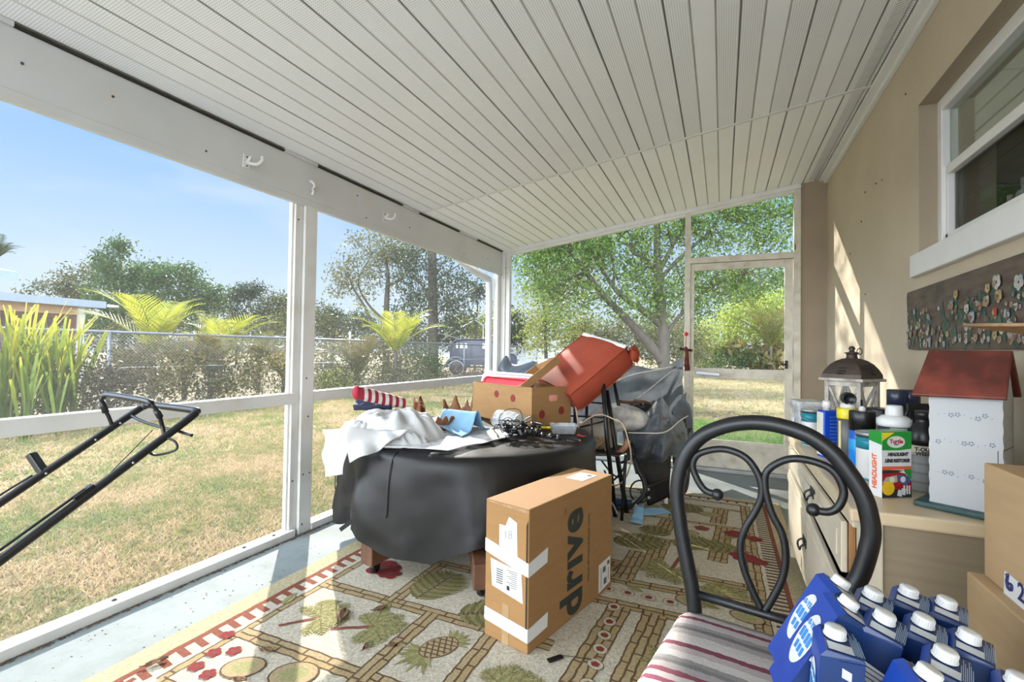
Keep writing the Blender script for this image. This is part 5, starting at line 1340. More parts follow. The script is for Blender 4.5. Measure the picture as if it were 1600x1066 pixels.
def onlab(px, py): return atx(px, py, X_) + V(-.003, 0, 0) - u1.location
text('27', .050, frame(onlab(1604, 933), V(0, -1, 0), V(0, 0, 1)), mat('navy_print', (.02, .022, .10), .6), 'lettering', u1, bold=.001)
m = MB(); q = onlab(1580, 915) + u1.location
m.tube(spline([q + V(0, .006, .014), q + V(0, .009, .004), q + V(0, .004, -.008), q + V(0, -.007, -.007), q + V(0, -.009, .003), q + V(0, .0, .003)], 6), .003, 7); m.ball(q + V(0, .006, .018), .004, 8)
m.build('hook_symbol', mat('navy_print2', (.02, .022, .10), .6), u1, world=True)
# open box on top whose flap reaches into the picture
ob_ = thing('cardboard_box', 'open cardboard box mostly outside the frame, its flap in front of the painted board', 'box', (.78, 1.16, .96))
zt = 1.245
for a, b_ in (((.66, .90, .96), (.668, 1.42, zt)), ((.887, .90, .96), (.895, 1.42, zt)), ((.66, .90, .96), (.895, .908, zt)), ((.66, 1.412, .96), (.895, 1.42, zt)), ((.66, .90, .96), (.895, 1.42, .968))):
    MB().span(a, b_).build('side', CARD, ob_, world=True)
tip = at(1506, 508, 1.42); tip2 = at(1600, 494, 1.36)
m = MB(); e0, e1 = V(.664, 1.42, zt), V(.664, .90, zt); a1 = at(1506, 508, 1.26); a0 = (a1 + e1) / 2 + V(-.01, 0, 0)
m.add([e0, e1, a0, a1], [(0, 1, 2, 3)]); m.build('flap', CARD, ob_, world=True, solid=.005)
m = MB(); m.tube([a1, a0], .0035, 6); m.tube([a1, e0], .003, 6); m.build('corrugated_edge', CARDE, ob_, world=True)

# ------------------------------------------------------------------ lawn mower, handle reaching into the picture
mw = thing('lawn_mower', 'black lawn mower at the left, only its folding handle in the picture', 'mower', (-2.05, .0, 0))
tt = Vector((.051, .822, .567)).normalized(); PR, PL = Vector((-1.913, 1.253, .94)), Vector((-2.312, 1.278, .94))
def hp(side, d): return (PR if side > 0 else PL) - tt * d
MATT = mat('handle_black', (.007, .007, .008), .38, var=.3)
pts = [hp(1, 1.32), hp(1, .9), hp(1, .3), hp(1, .05), hp(1, .012) + (PL - PR) * .03, hp(1, 0) + (PL - PR) * .12, hp(-1, 0) + (PR - PL) * .12, hp(-1, .012) + (PR - PL) * .03, hp(-1, .05), hp(-1, .3), hp(-1, .9), hp(-1, 1.32)]
MB().tube(spline(pts, 6), .0145, 12).build('handle', MATT, mw, world=True)
nv_ = (PR - PL).normalized(); upn = nv_.cross(tt)
if upn.z < 0: upn = -upn
b0, b1 = hp(-1, .145), hp(1, .150)
Zu = V(0, 0, 1)
bail = [b0, b0 + Zu * .06 - tt * .02, b0 + Zu * .13 - tt * .05, b0 + Zu * .16 - tt * .05 + nv_ * .02, b0 + Zu * .165 - tt * .045 + nv_ * .06, b1 + Zu * .165 - tt * .05 - nv_ * .06, b1 + Zu * .15 - tt * .045 - nv_ * .02, b1 + Zu * .10 - tt * .02 - nv_ * .015, b1 + Zu * .04 - nv_ * .02, b1]
bo = MB().tube(spline(bail, 6), .0075, 8).build('bail_bar', MATT, mw, world=True)
MB().tube(spline(bail[3:7], 6), .0115, 10).build('bail_grip', MATT, bo, world=True)
MB().tube([b0 + Zu * .08 - tt * .03, b0 + Zu * .14 - tt * .05], .0125, 8).build('bail_sleeve', MATT, bo, world=True)
MB().tube([b1 + Zu * .08 - tt * .012 - nv_ * .015, b1 + Zu * .12 - tt * .03 - nv_ * .016], .0115, 8).build('bail_sleeve', MATT, bo, world=True)
MB().tube(spline([hp(-1, .07), hp(-1, .09) + nv_ * .15 - upn * .01, hp(1, .10) - upn * .02, hp(1, .10) + nv_ * .07 - upn * .03], 5), .006, 8).build('stay_rod', MATT, mw, world=True)
MB().tube(spline([hp(1, .15), hp(1, .15) + nv_ * .05 - upn * .02, hp(1, .17) + nv_ * .06 - upn * .04, hp(1, .21) - upn * .035, hp(1, .22)], 5), .0045, 7).build('rope_guide', MATT, mw, world=True)
q = hp(-1, .40); MB().bar(q + upn * .0 - nv_ * .005, q + upn * .075 - nv_ * .045 + tt * .02, .035, .022).build('lever', MATT, mw, world=True, bevel=.006)
MB().tube(spline([q - nv_ * .05 - tt * .02, q - nv_ * .07 - tt * .15, q - nv_ * .08 - tt * .5, q + nv_ * .0 - tt * .9], 6), .004, 6).build('cable', BLACKP, mw, world=True)
MB().tube(spline([b1 - nv_ * .05 + upn * .03, hp(1, .3) - nv_ * .05, hp(1, .45) - nv_ * .04 - upn * .02, hp(1, .7) + upn * .02], 6), .0018, 5).build('cable', BLACKP, mw, world=True)
MB().tube(spline([hp(1, .42) + upn * .022, hp(1, .6) + upn * .026, hp(1, .85) + upn * .03, hp(1, 1.25) + upn * .03], 6), .0045, 6).build('cable', BLACKP, mw, world=True)
MB().bar(hp(1, .40) + upn * .014, hp(1, .46) + upn * .016, .022, .016).build('cable_clip', BLACKP, mw, world=True)
for sd, d in ((1, .28), (-1, .12), (-1, .22), (-1, .40)): MB().ball(hp(sd, d) + nv_ * .0145 * (1 if sd < 0 else 1), .0045, 6).build('bolt', GREY, mw, world=True)
dk = MB(); rings = [[Vector((x * k - 2.10, y * k - .22, z)) for x, y in rrect(.27, .36, .12)] for z, k in ((.09, 1), (.17, 1.0), (.22, .92), (.24, .75))]
loft(rings).build('deck', mat('mower_red', (.35, .02, .015), .35), mw, world=True)
MB().lathe([(.15, .24), (.15, .33), (.12, .37), (.04, .38)], (-2.10, -.25, 0), 24).build('engine', MATT, mw, world=True)
for sx in (-1, 1):
    for sy, r in ((.12, .10), (-.52, .09)):
        MB().lathe([(.03, -.02), (r, -.02), (r, .02), (.03, .02)], (-2.10 + sx * .24, sy, r + .0), 20, M=RY).build('wheel', BLACKP, mw, world=True)
# ------------------------------------------------------------------ dresser
CRM = mat('cream_lacquer', (0.62, 0.54, 0.41), .4, var=.08, scale=4, stretch=(1, 1, .5), dirt=(.42, .33, .21))
CRT = mat('cream_top', (0.60, 0.47, 0.30), .35, var=.10, scale=5)
CRP = mat('end_panel_wood', (0.27, 0.21, 0.135), .6, var=.08, scale=3, stretch=(1, 4, 20))
RAW = mat('raw_wood', (.36, .17, .06), .8, var=.2)
DZ = .72; DX0_, DX1_, DY0, DY1 = .392, .872, 1.815, 3.32
dr = thing('dresser', 'long cream dresser with black drawer pulls along the tan wall', 'dresser', ((DX0_ + DX1_) / 2, (DY0 + DY1) / 2, 0))
def dspan(name, a, b_, mt, bev=.003, par=None): return MB().span(a, b_).build(name, mt, par or dr, world=True, bevel=bev)
dspan('top', (DX0_ - .022, DY0 - .005, DZ - .042), (DX1_ + .005, DY1 + .03, DZ), CRT, .008)
m = MB(); m.span((DX0_ + .055, DY0 + .012, .06), (DX1_ - .055, DY0 + .022, DZ - .04)); m.build('end_panel', CRP, dr, world=True)
dspan('end_frame', (DX0_ + .005, DY0 + .002, .0), (DX0_ + .065, DY0 + .045, DZ - .04), CRM); dspan('end_frame', (DX1_ - .06, DY0 + .002, .0), (DX1_, DY0 + .045, DZ - .04), CRM)
dspan('end_frame', (DX0_ + .06, DY0 + .006, .03), (DX1_ - .06, DY0 + .03, .11), CRM)
dspan('end_panel', (DX0_ + .01, DY1 - .03, .04), (DX1_, DY1, DZ - .04), CRM); dspan('back_panel', (DX1_ - .012, DY0 + .03, .05), (DX1_, DY1, DZ - .04), CRP)
dspan('corner_post', (DX0_ - .016, DY1 - .06, 0), (DX0_ + .04, DY1 + .015, DZ - .04), CRM, .010); dspan('post_trim', (DX0_ - .022, DY1 - .045, .13), (DX0_ - .012, DY1 - .0, DZ - .07), CRM, .006)
m = MB(); c = V(DX0_ - .024, DY1 - .022, .47)
for k in range(8):
    a = k * PI / 4; m.ball(c + V(0, .013 * math.cos(a), .02 * math.sin(a)), .009, 6, sc=(.5, 1, 1))
m.ball(c, .011, 8, sc=(.6, 1, 1)); m.build('rosette', CRM, dr, world=True)
dspan('front_rail', (DX0_ - .004, DY0 + .05, DZ - .075), (DX0_ + .03, DY1 - .06, DZ - .04), CRM); dspan('plinth', (DX0_ - .006, DY0 + .05, .06), (DX0_ + .03, DY1 - .06, .115), CRM)
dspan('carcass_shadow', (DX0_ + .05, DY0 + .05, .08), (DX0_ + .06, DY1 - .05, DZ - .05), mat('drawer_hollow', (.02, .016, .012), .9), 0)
def drawer(y0, y1, z0a, z0b, z1a, z1b, hy, hz, out=0.0):
    """front with a sagging edge: z at the near end (a) and the far end (b)"""
    m = MB(); x0, x1 = DX0_ - .018 - out, DX0_ + .002 - out
    m.prism([(y0, z0a), (y1, z0b), (y1, z1b), (y0, z1a)], (x0, 0, 0), (0, 1, 0), (0, 0, 1), (1, 0, 0), x1 - x0)
    d = m.build('drawer', CRM, dr, world=True, bevel=.004)
    m = MB(); m.prism([(y0 + .05, z0a + .04), (y1 - .05, z0b + .04), (y1 - .05, z1b - .04), (y0 + .05, z1a - .04)], (x0 - .005, 0, 0), (0, 1, 0), (0, 0, 1), (1, 0, 0), .006); m.build('raised_field', CRM, d, world=True, bevel=.004)
    for hh in hy:
        h_ = MB(); hx = x0 - .004
        h_.span((hx - .004, hh - .045, hz - .012), (hx, hh + .045, hz + .026))
        h_.tube(spline([(hx, hh - .036, hz + .012), (hx - .022, hh - .040, hz - .004), (hx - .026, hh - .03, hz - .022), (hx - .026, hh + .03, hz - .022), (hx - .022, hh + .040, hz - .004), (hx, hh + .036, hz + .012)], 4), .0045, 7)
        h_.build('handle', BLACK, d, world=True)
    return d
drawer(1.935, 3.24, .470, .540, .640, .642, (2.46,), .590, .004)
drawer(1.945, 3.24, .125, .125, .425, .528, (2.60,), .325, .012)
m = MB(); m.span((DX0_ - .002, 1.90, .47), (DX0_ + .012, 1.928, .66)); m.build('drawer_side', RAW, dr, world=True)
m = MB(); m.span((DX0_ + .0, 1.90, .12), (DX0_ + .012, 1.94, .44)); m.build('drawer_side', RAW, dr, world=True)
# things on the dresser
def on(px_, py_, Y, z=DZ):
    p = at(px_, py_, Y); p.z = z; return p
def ringcan(t, r, h, mt, z0=0.0, name='body', n=28): return MB().lathe([(r - .002, z0), (r, z0 + .002), (r, z0 + h - .002), (r - .002, z0 + h)], n=n).build(name, mt, t)
# lantern
LW = mat('weathered_white', (.50, .46, .40), .8, var=.25, scale=20, dirt=(.25, .2, .15)); LB_ = mat('bronze_roof', (.075, .055, .045), .45, metal=.5, var=.25, scale=10)
lp = on(1331, 640, 2.93); la = thing('lantern', 'weathered white wooden lantern with a domed bronze roof, at the back of the dresser', 'lantern', lp, math.radians(-2))
hw = .088
rot45 = Matrix.Rotation(math.radians(45 + 10), 3, 'Z')
def lq(x, y, z): return rot45 @ V(x, y, z)
la.rotation_euler = (0, 0, math.radians(50)); eh = .35; la.scale = (.86, .86, 1)
for sx in (-1, 1):
    for sy in (-1, 1): MB().box((sx * hw, sy * hw, eh / 2), (.022, .022, eh)).build('corner_post', LW, la)
MB().box((0, 0, .012), (.22, .22, .024)).build('base', LW, la, bevel=.003)
for k in range(4):
    R_ = Matrix.Rotation(k * PI / 2, 3, 'Z')
    m = MB(); m.box(R_ @ V(0, hw, eh - .012), (.018, .16, .024), M=R_ @ Matrix.Rotation(PI / 2, 3, 'Z'))
    m.bar(R_ @ V(-hw + .01, hw, .03), R_ @ V(hw - .01, hw, eh - .03), .012, .010, up=R_ @ V(0, 1, 0)); m.bar(R_ @ V(hw - .01, hw, .03), R_ @ V(-hw + .01, hw, eh - .03), .012, .010, up=R_ @ V(0, 1, 0)); m.build('cross_brace', LW, la)
    m = MB(); g = [R_ @ V(-hw, hw - .004, .02), R_ @ V(hw, hw - .004, .02), R_ @ V(hw, hw - .004, eh - .02), R_ @ V(-hw, hw - .004, eh - .02)]; m.add(g, [(0, 1, 2, 3)]); m.build('pane', clear_plastic('lantern_glass', (.5, .5, .48), .18, .05), la)
MB().box((0, 0, eh + .007), (.245, .245, .014)).build('eave', LW, la, bevel=.003)
rings = []
for z, s in ((0, .112), (.02, .110), (.045, .098), (.07, .080), (.088, .058), (.098, .038), (.10, .030)): rings.append([V(x, y, eh + .014 + z) for x, y in rrect(s, s, .004, 1)])
loft(rings, smooth=False).build('domed_roof', LB_, la)
MB().lathe([(.030, 0), (.032, .006), (.028, .008), (.028, .025), (.038, .028), (.038, .032), (.014, .036), (.012, .044), (.018, .050), (.012, .062), (.002, .066)], (0, 0, eh + .112), 20).build('chimney', LB_, la)
MB().tube([V(.03 + .026 * math.cos(a), -.026 + .0 * a, eh + .150 + .016 * math.sin(a)) for a in [2 * PI * i / 20 for i in range(20)]], .0025, 6, closed=True).build('ring_handle', LB_, la)
for k in range(4):
    R_ = Matrix.Rotation(k * PI / 2, 3, 'Z'); m = MB(); c = V(0, .1045, eh + .050)
    for i in range(4):
        for j in range(3):
            if (i + j) % 2 == 0 or True: m.ball(R_ @ (c + V(-.018 + .012 * i, -.012 * (j - 1) * .9, -.012 + .014 * j)), .0042, 5)
    m.build('pierced_motif', mat('pierced_dark', (.02, .017, .015), .8), la)
m = MB(); m.span((-hw - .012, -hw - .013, .235), (-hw + .008, -hw - .010, .265)); m.build('hinge', NAIL, la); MB().lathe([(.034, .024), (.034, .10)], n=18).build('candle', mat('candle_wax', (.62, .55, .40), .6), la)
# translucent tub
tp__ = on(1258, 690, 3.22); tu = thing('plastic_tub', 'clear plastic tub with a white handle at the far end of the dresser', 'tub', (tp__.x + .005, tp__.y, DZ), math.radians(8))
loft([rr3(.052, .075, .015, .002), rr3(.066, .09, .018, .195), rr3(.066, .09, .018, .197)], cap1=False).build('tub_wall', CLEARP, tu, solid=.002)
loft([rr3(.072, .096, .02, .19), rr3(.074, .098, .02, .195), rr3(.074, .098, .02, .212), rr3(.068, .092, .02, .216)]).build('lid', clear_plastic('lid_plastic', (.70, .70, .70), .8, .3), tu)
MB().tube(spline([(-.06, -.09, .165), (-.055, -.10, .125), (-.02, -.105, .098), (.02, -.105, .098), (.055, -.10, .125), (.06, -.09, .165)], 5), .004, 7).build('handle', PLASW, tu)
MB().box((-.0665, .0, .10), (.001, .05, .03)).build('label', mat('pale_blue_label', (.45, .55, .65), .5), tu)
TEAL = mat('teal_label', (.01, .22, .30), .4, var=.08)
def paint_can(name, label, p, r, h, rz, seal=True):
    t = thing(name, label, 'paint can', p, rz, 'teal and white paint cans on the dresser')
    ringcan(t, r, h, PLASW); MB().lathe([(r + .0006, h * .66), (r + .0008, h * .9), (r + .0006, h * .9)], n=28).build('teal_band', TEAL, t)
    MB().lathe([(r + .0006, .004), (r + .0008, h * .07)], n=28).build('teal_foot', TEAL, t)
    MB().lathe([(r + .002, h - .012), (r + .003, h - .006), (r + .002, h), (r - .004, h + .001), (r - .006, h - .004)], n=28).build('metal_rim', GREY, t)
    MB().lathe([(r + .0008, h * .9), (r + .001, h - .012)], n=28).build('dark_band', INK, t)
    m = MB(); pts = [V(r * 1.06 * math.cos(a), r * 1.06 * math.sin(a), h * .80 - .45 * r * (math.sin((a - PI) * 1.0))) for a in [PI + PI * i / 14 for i in range(15)]]
    m.tube(pts, .0013, 5); m.build('bail_wire', GREY, t)
    return t
p = on(1268, 680, 2.98); paint_can('paint_can', 'small teal banded white paint can before the clear tub', (p.x, p.y, DZ), .047, .19, 0)
p = on(1369, 750, 2.26); paint_can('paint_can', 'larger teal banded white paint can beside the green and red box', (p.x - .006, p.y, DZ), .058, .185, 2.4)
p = on(1296, 700, 2.68); bl_ = thing('solvent_can', 'flat sided blue metal can with a white cap on the dresser', 'can', (p.x + .005, p.y, DZ), math.radians(20))
loft([rr3(.048, .030, .008, .0), rr3(.048, .030, .008, .215), rr3(.044, .026, .008, .219)], smooth=False).build('body', mat('royal_blue', (.008, .06, .50), .35, var=.08), bl_)
MB().lathe([(.016, .219), (.016, .232), (.020, .234), (.018, .262), (.010, .264)], (-.018, 0, 0), 18).build('cap', mat('off_white_cap', (.72, .70, .66), .4), bl_)
m = MB(); m.box((-.0483, 0, .11), (.0012, .05, .20)); m.build('side_label', PAPER, bl_)
m = MB()
for k in range(10): m.box((.004, -.0306, .19 - .016 * k), (.052, .0008, .004))
m.build('print', mat('pale_blue_print', (.10, .22, .62), .4), bl_); MB().box((-.049, .008, .15), (.0008, .014, .10)).build('yellow_panel', mat('cream_yellow', (.70, .62, .35), .5), bl_)
p = on(1325, 720, 2.50); yc = thing('spray_foam_can', 'dark can with a yellow shoulder band and round black nozzle on the dresser', 'can', (p.x, p.y, DZ))
ringcan(yc, .040, .205, band_mat('foam_can_label', [(0, (.08, .07, .07)), (.5, (.16, .14, .13)), (.62, (.05, .045, .045))], 'X', .35, 'CONSTANT', -.04, .04), name='body')
MB().lathe([(.041, .205), (.042, .21), (.042, .245), (.038, .250)], n=24).build('yellow_band', YEL, yc); MB().lathe([(.030, .25), (.030, .262), (.022, .272), (.014, .274)], n=20).build('collar', PLASW, yc)
MB().lathe([(.012, -.03), (.026, -.026), (.027, .022), (.022, .026), (.020, .018), (.004, .016)], (0, 0, .292), 20, M=Matrix.Rotation(PI / 2, 3, 'X')).build('nozzle', BLACKP, yc)
MB().box((-.034, -.0215, .1), (.012, .002, .19), math.radians(-58)).build('label_edge', mat('yellow_label', (.62, .58, .30), .4), yc)
p = on(1348, 740, 2.37); ae = thing('spray_paint', 'blue labelled aerosol can with a black cap, behind the larger paint can', 'can', (p.x - .002, p.y, DZ))
ringcan(ae, .046, .175, band_mat('aerosol_label', [(0, (.01, .07, .32)), (.12, (.01, .20, .62)), (.55, (.02, .30, .66)), (.80, (.01, .10, .45))], 'Z', .35, 'CONSTANT', 0, .175), name='body')
MB().lathe([(.0455, .175), (.0455, .250), (.043, .253)], n=26).build('cap', BLACKP, ae); MB().lathe([(.012, .253), (.012, .262), (.007, .272), (.005, .272)], n=14).build('button', PLASW, ae)
text('orPlace', .021, frame(V(-.002, -.0475, .155), V(1, 0, 0), V(0, 0, 1)), PAPER, 'lettering', ae, bold=.0006)
MB().box((-.018, -.0435, .115), (.022, .004, .012), math.radians(-24)).build('pink_mark', mat('pink_mark', (.62, .06, .30), .4), ae)
p = on(1372, 660, 2.80); jr = thing('dark_lidded_jar', 'jar with a wide black lid in front of the lantern', 'jar', (p.x + .01, p.y, DZ)); ringcan(jr, .048, .17, mat('grey_green_jar', (.30, .31, .26), .3)); MB().lathe([(.055, .17), (.056, .175), (.056, .225), (.053, .23)], n=26).build('lid', BLACKP, jr); MB().tube([(-.02, -.07, .16), (.05, -.09, .165)], .008, 8).build('strap', BLACKP, jr)
p = on(1397, 765, 2.20); hs = thing('insect_spray_jug', 'black labelled jug with a wide white shoulder and white cap, behind the green box', 'jug', (p.x, p.y, DZ))
ringcan(hs, .050, .222, mat('navy_label', (.012, .014, .035), .35)); MB().lathe([(.051, .220), (.054, .228), (.053, .246), (.038, .258), (.028, .260)], n=28).build('shoulder', PLASW, hs)
MB().lathe([(.026, .258), (.027, .262), (.026, .294), (.023, .297)], n=24).build('cap', PLASW, hs)
text('HOT', .030, frame(V(.002, -.0515, .196), V(1, 0, 0), V(0, 0, 1)), PAPER, 'lettering', hs, bold=.002, sx=1.0); text('SHOT', .026, frame(V(.004, -.0515, .170), V(1, 0, 0), V(0, 0, 1)), PAPER, 'lettering', hs, bold=.002)
MB().box((0, -.0505, .216), (.05, .001, .004)).build('grey_line', GREY, hs)
p = on(1443, 745, 2.16); wk = thing('weed_killer_bottle', 'dark bottle with a round black shoulder, half hidden by the birdhouse', 'bottle', (p.x, p.y, DZ))
ringcan(wk, .043, .13, band_mat('ribbed_grey', [(i / 16, (.20, .20, .19) if i % 4 else (.14, .14, .13)) for i in range(16)], 'Z', .5, 'CONSTANT', 0, .13)); MB().lathe([(.044, .13), (.0445, .165)], n=26).build('cream_label', mat('cream_label', (.55, .50, .38), .5), wk)
MB().lathe([(.045, .165), (.048, .185), (.045, .21), (.032, .232), (.020, .245), (.018, .26), (.024, .262), (.024, .285)], n=26).build('shoulder', BLACKP, wk)
text('T-OUT', .017, frame(V(-.012, -.0452, .153), V(1, 0, 0), V(0, 0, 1)), INK, 'lettering', wk, bold=.0008); text('WEED', .017, frame(V(-.012, -.0452, .138), V(1, 0, 0), V(0, 0, 1)), INK, 'lettering', wk, bold=.0008)
for (px_, Y, lb, h) in ((1402, 2.50, 'tall black aerosol can with a dark blue cap right behind the white shouldered jug', .335), (1421, 2.52, 'tall black aerosol can with a dark blue cap beside the trigger bottle', .335)):
    p = on(px_, 640, Y); c_ = thing('aerosol_can', lb, 'can', (p.x, p.y, DZ), 0, 'tall dark aerosol cans'); ringcan(c_, .036, h - .075, BLACKP)
    MB().lathe([(.0365, h - .075), (.0365, h), (.033, h + .003)], n=24).build('cap', mat('dark_blue_cap', (.016, .022, .045), .3), c_)
p = on(1440, 640, 2.40); tg = thing('trigger_bottle', 'black trigger spray bottle beside the birdhouse roof', 'bottle', (p.x, p.y, DZ)); ringcan(tg, .035, .20, BLACKP); MB().lathe([(.035, .2), (.02, .235), (.016, .25)], n=20).build('neck', BLACKP, tg)
m = MB(); m.box((-.012, 0, .275), (.075, .024, .035)); m.tube(spline([(-.04, 0, .265), (-.05, 0, .24), (-.042, 0, .215)], 4), .006, 7); m.build('trigger_head', BLACKP, tg, bevel=.004)
# headlight kit box
k0, k1 = atz(1378, 778.5, DZ), atz(1434, 777, DZ); ka = (k1 - k0); ka.z = 0; KW = .112; ka.normalize(); kb = V(-ka.y, ka.x, 0); KH = .222; KD = .05
kt = thing('headlight_kit_box', 'green, white and red boxed headlight kit standing at the dresser front', 'box', (k0.x, k0.y, DZ + .0005))
KG = mat('kit_green', (.015, .26, .03), .35, var=.06); KO = mat('kit_orange', (.75, .12, .04), .35)
def kq(a, z, d=-.0008): return ka * a + kb * d + V(0, 0, z)
m = MB(); m.add([kq(0, 0, 0), kq(KW, 0, 0), kq(KW, 0, KD), kq(0, 0, KD), kq(0, KH, 0), kq(KW, KH, 0), kq(KW, KH, KD), kq(0, KH, KD)], [(3, 2, 1, 0)]); m.add([kq(0, 0, 0), kq(KW, 0, 0), kq(KW, 0, KD), kq(0, 0, KD), kq(0, KH, 0), kq(KW, KH, 0), kq(KW, KH, KD), kq(0, KH, KD)], [(4, 5, 6, 7), (0, 1, 5, 4), (1, 2, 6, 5), (2, 3, 7, 6), (3, 0, 4, 7)]); m.build('box_body', PAPER, kt)
def kpoly(name, pts, mt, d=-.0008):
    m = MB(); m.add([kq(a * KW, z * KH, d) for a, z in pts], [tuple(range(len(pts)))]); return m.build(name, mt, kt)
kpoly('green_panel', [(0, .72), (.62, .72), (1, .74), (1, 1), (0, 1)], KG); kpoly('green_panel', [(.72, .43), (.8, .36), (1, .26), (1, .43)], KG, -.0005)
kpoly('orange_band', [(0, .42), (1, .43), (1, .475), (0, .475)], KO, -.0010)
kpoly('car_photo', [(0, .0), (1, .0), (1, .24), (.78, .36), (.3, .42), (0, .42)], mat('kit_red', (.35, .01, .012), .25, var=.1), -.0009); kpoly('car_shadow', [(0, .36), (.5, .38), (.72, .41), (.3, .42), (0, .42)], INK, -.0011); kpoly('dark_foot', [(0, 0), (1, 0), (1, .10), (.6, .13), (0, .11)], INK, -.0011)
def kell(name, ca, cz, ra, rz2, mt, d): 
    n = 22; m = MB(); m.add([kq(ca * KW + ra * math.cos(2 * PI * i / n), cz * KH + rz2 * math.sin(2 * PI * i / n), d) for i in range(n)], [tuple(range(n))]); return m.build(name, mt, kt)
kpoly('headlamp', [(.0, .22), (.12, .31), (.5, .34), (.52, .24), (.2, .2)], mat('lamp_tan', (.42, .35, .24), .3), -.0013); kpoly('headlamp', [(.52, .25), (.55, .35), (.9, .32), (.98, .25), (.8, .18)], mat('lamp_blue', (.06, .10, .24), .3), -.0013)
for a, mt in ((.33, mat('lamp_bulb', (.7, .66, .55), .2)), (.70, PAPER)): kell('lamp_lens', a, .275, .010, .010, mt, -.0016)
kell('yellow_burst', .2, .145, .024, .024, mat('burst_yellow', (.80, .52, .02), .35), -.0018); kell('logo_oval', .47, .845, .033, .019, PAPER, -.0013); kell('logo_oval_edge', .47, .845, .035, .021, mat('kit_pale_green', (.30, .55, .25), .4), -.0011)
for a in (.74, .84, .92): m = MB(); m.add([kq(a * KW - .003, .05 * KH, -.0016), kq(a * KW + .003, .05 * KH, -.0016), kq(a * KW + .003, .18 * KH, -.0016), kq(a * KW - .003, .18 * KH, -.0016)], [(0, 1, 2, 3)]); m.build('small_bottle', PAPER, kt)
for a, z in ((.5, .06), (.62, .08)): kpoly('sachet', [(a, z - .03), (a + .16, z - .05), (a + .18, z + .05), (a + .04, z + .06)], mat('sachet_grey', (.6, .65, .66), .4), -.0015)
kpoly('yellow_flash', [(0, .86), (0, .99), (.42, .99)], YEL, -.0013)
kf = lambda a, z: frame(kq(a * KW, z * KH, -.0022), ka, V(0, 0, 1))
text('Turtle', .020, kf(.47, .852), mat('kit_red_print', (.55, .01, .02), .4), 'lettering', kt, bold=.0006); text('WAX', .007, kf(.47, .805), mat('kit_green_print', (.02, .25, .04), .4), 'lettering', kt, bold=.0003)
text('HEADLIGHT', .0155, kf(.52, .655), INK, 'lettering', kt, bold=.0008, shear=.25, sx=.9); text('LENS RESTORER', .0155, kf(.50, .56), INK, 'lettering', kt, bold=.0008, shear=.25, sx=.84)
ks = frame(ka * -.001 + kb * (KD * .45) + V(0, 0, KH * .42), V(0, 0, 1), kb) ; text('HEADLIGHT', .024, frame(ka * -.0012 + kb * (KD * .55) + V(0, 0, KH * .38), V(0, 0, 1), kb), KO, 'lettering', kt, bold=.001, sx=.9)
m = MB(); m.add([kb * 0 + ka * -.0008 + V(0, 0, KH * .80), kb * KD + ka * -.0008 + V(0, 0, KH * .84), kb * KD + ka * -.0008 + V(0, 0, KH), ka * -.0008 + V(0, 0, KH)], [(0, 3, 2, 1)]); m.build('green_side', KG, kt); m = MB(); m.add([kq(0, KH + .0006, 0), kq(KW, KH + .0006, 0), kq(KW, KH + .0006, KD), kq(0, KH + .0006, KD)], [(0, 1, 2, 3)]); m.build('green_top', KG, kt)

# ------------------------------------------------------------------ birdhouse
b0_ = atz(1452, 783, DZ + .018); b1_ = at(1565, 800, b0_.y - .085); wa = (b1_ - b0_); wa.z = 0; BW_ = .168; wa.normalize(); wb_ = V(-wa.y, wa.x, 0)
bh = thing('birdhouse', 'tall white wooden birdhouse with a red roof and stencilled flowers on a green base', 'birdhouse', (b0_.x, b0_.y, DZ))
WHB = mat('birdhouse_white', (.47, .475, .48), .6, var=.05, scale=5); RFR = mat('red_roof_paint', (.17, .035, .022), .4, var=.5, scale=9, dirt=(.06, .018, .014)); GRB = mat('green_base_paint', (.035, .075, .075), .5, var=.25, scale=30)
BD_ = .135; BHH = .36
def bq(a, b_, z): return wa * a + wb_ * b_ + V(0, 0, z)
m = MB(); m.prism([(-.035, -.03), (BW_ + .03, -.03), (BW_ + .03, BD_ + .02), (-.035, BD_ + .02)], bq(0, 0, 0), wa, wb_, V(0, 0, 1), .018); m.build('base_board', GRB, bh, bevel=.007)
# front board with scalloped corner edge
m = MB(); fr_ = [(0, .018), (BW_, .018)] + [(BW_ + .0013 * math.sin(i * 1.9), .018 + (BHH - .018) * i / 24) for i in range(1, 25)] + [(0.0013 * math.sin(i * 1.9), .018 + (BHH - .018) * i / 24) for i in range(24, 0, -1)]
m.prism(fr_, bq(0, 0, 0), wa, V(0, 0, 1), wb_, .012); m.build('front_board', WHB, bh)
gable = [(.010, .018), (BD_, .018), (BD_, BHH), (BD_ / 2 + .004, BHH + .115), (.010, BHH)]
m = MB(); m.prism(gable, bq(BW_ - .012, 0, 0), wb_, V(0, 0, 1), wa, .012); m.build('gable_board', WHB, bh); m = MB(); m.prism(gable, bq(.0, 0, 0), wb_, V(0, 0, 1), wa, .012); m.build('gable_board', WHB, bh)
m = MB(); m.prism([(0, .018), (BW_, .018), (BW_, BHH), (0, BHH)], bq(0, BD_ - .01, 0), wa, V(0, 0, 1), wb_, .012); m.build('back_board', WHB, bh)
m = MB(); m.add([bq(BW_ + .0006, .0, .205), bq(BW_ + .0006, BD_, .205), bq(BW_ + .0006, BD_, .208), bq(BW_ + .0006, .0, .208)], [(0, 1, 2, 3)]); m.add([bq(BW_ - .012, -.0006, .12), bq(BW_ - .010, -.0006, .12), bq(BW_ - .010, -.0006, .205), bq(BW_ - .012, -.0006, .205)], [(0, 1, 2, 3)]); m.build('door_joint', NAIL, bh)
rg_ = BHH + .135
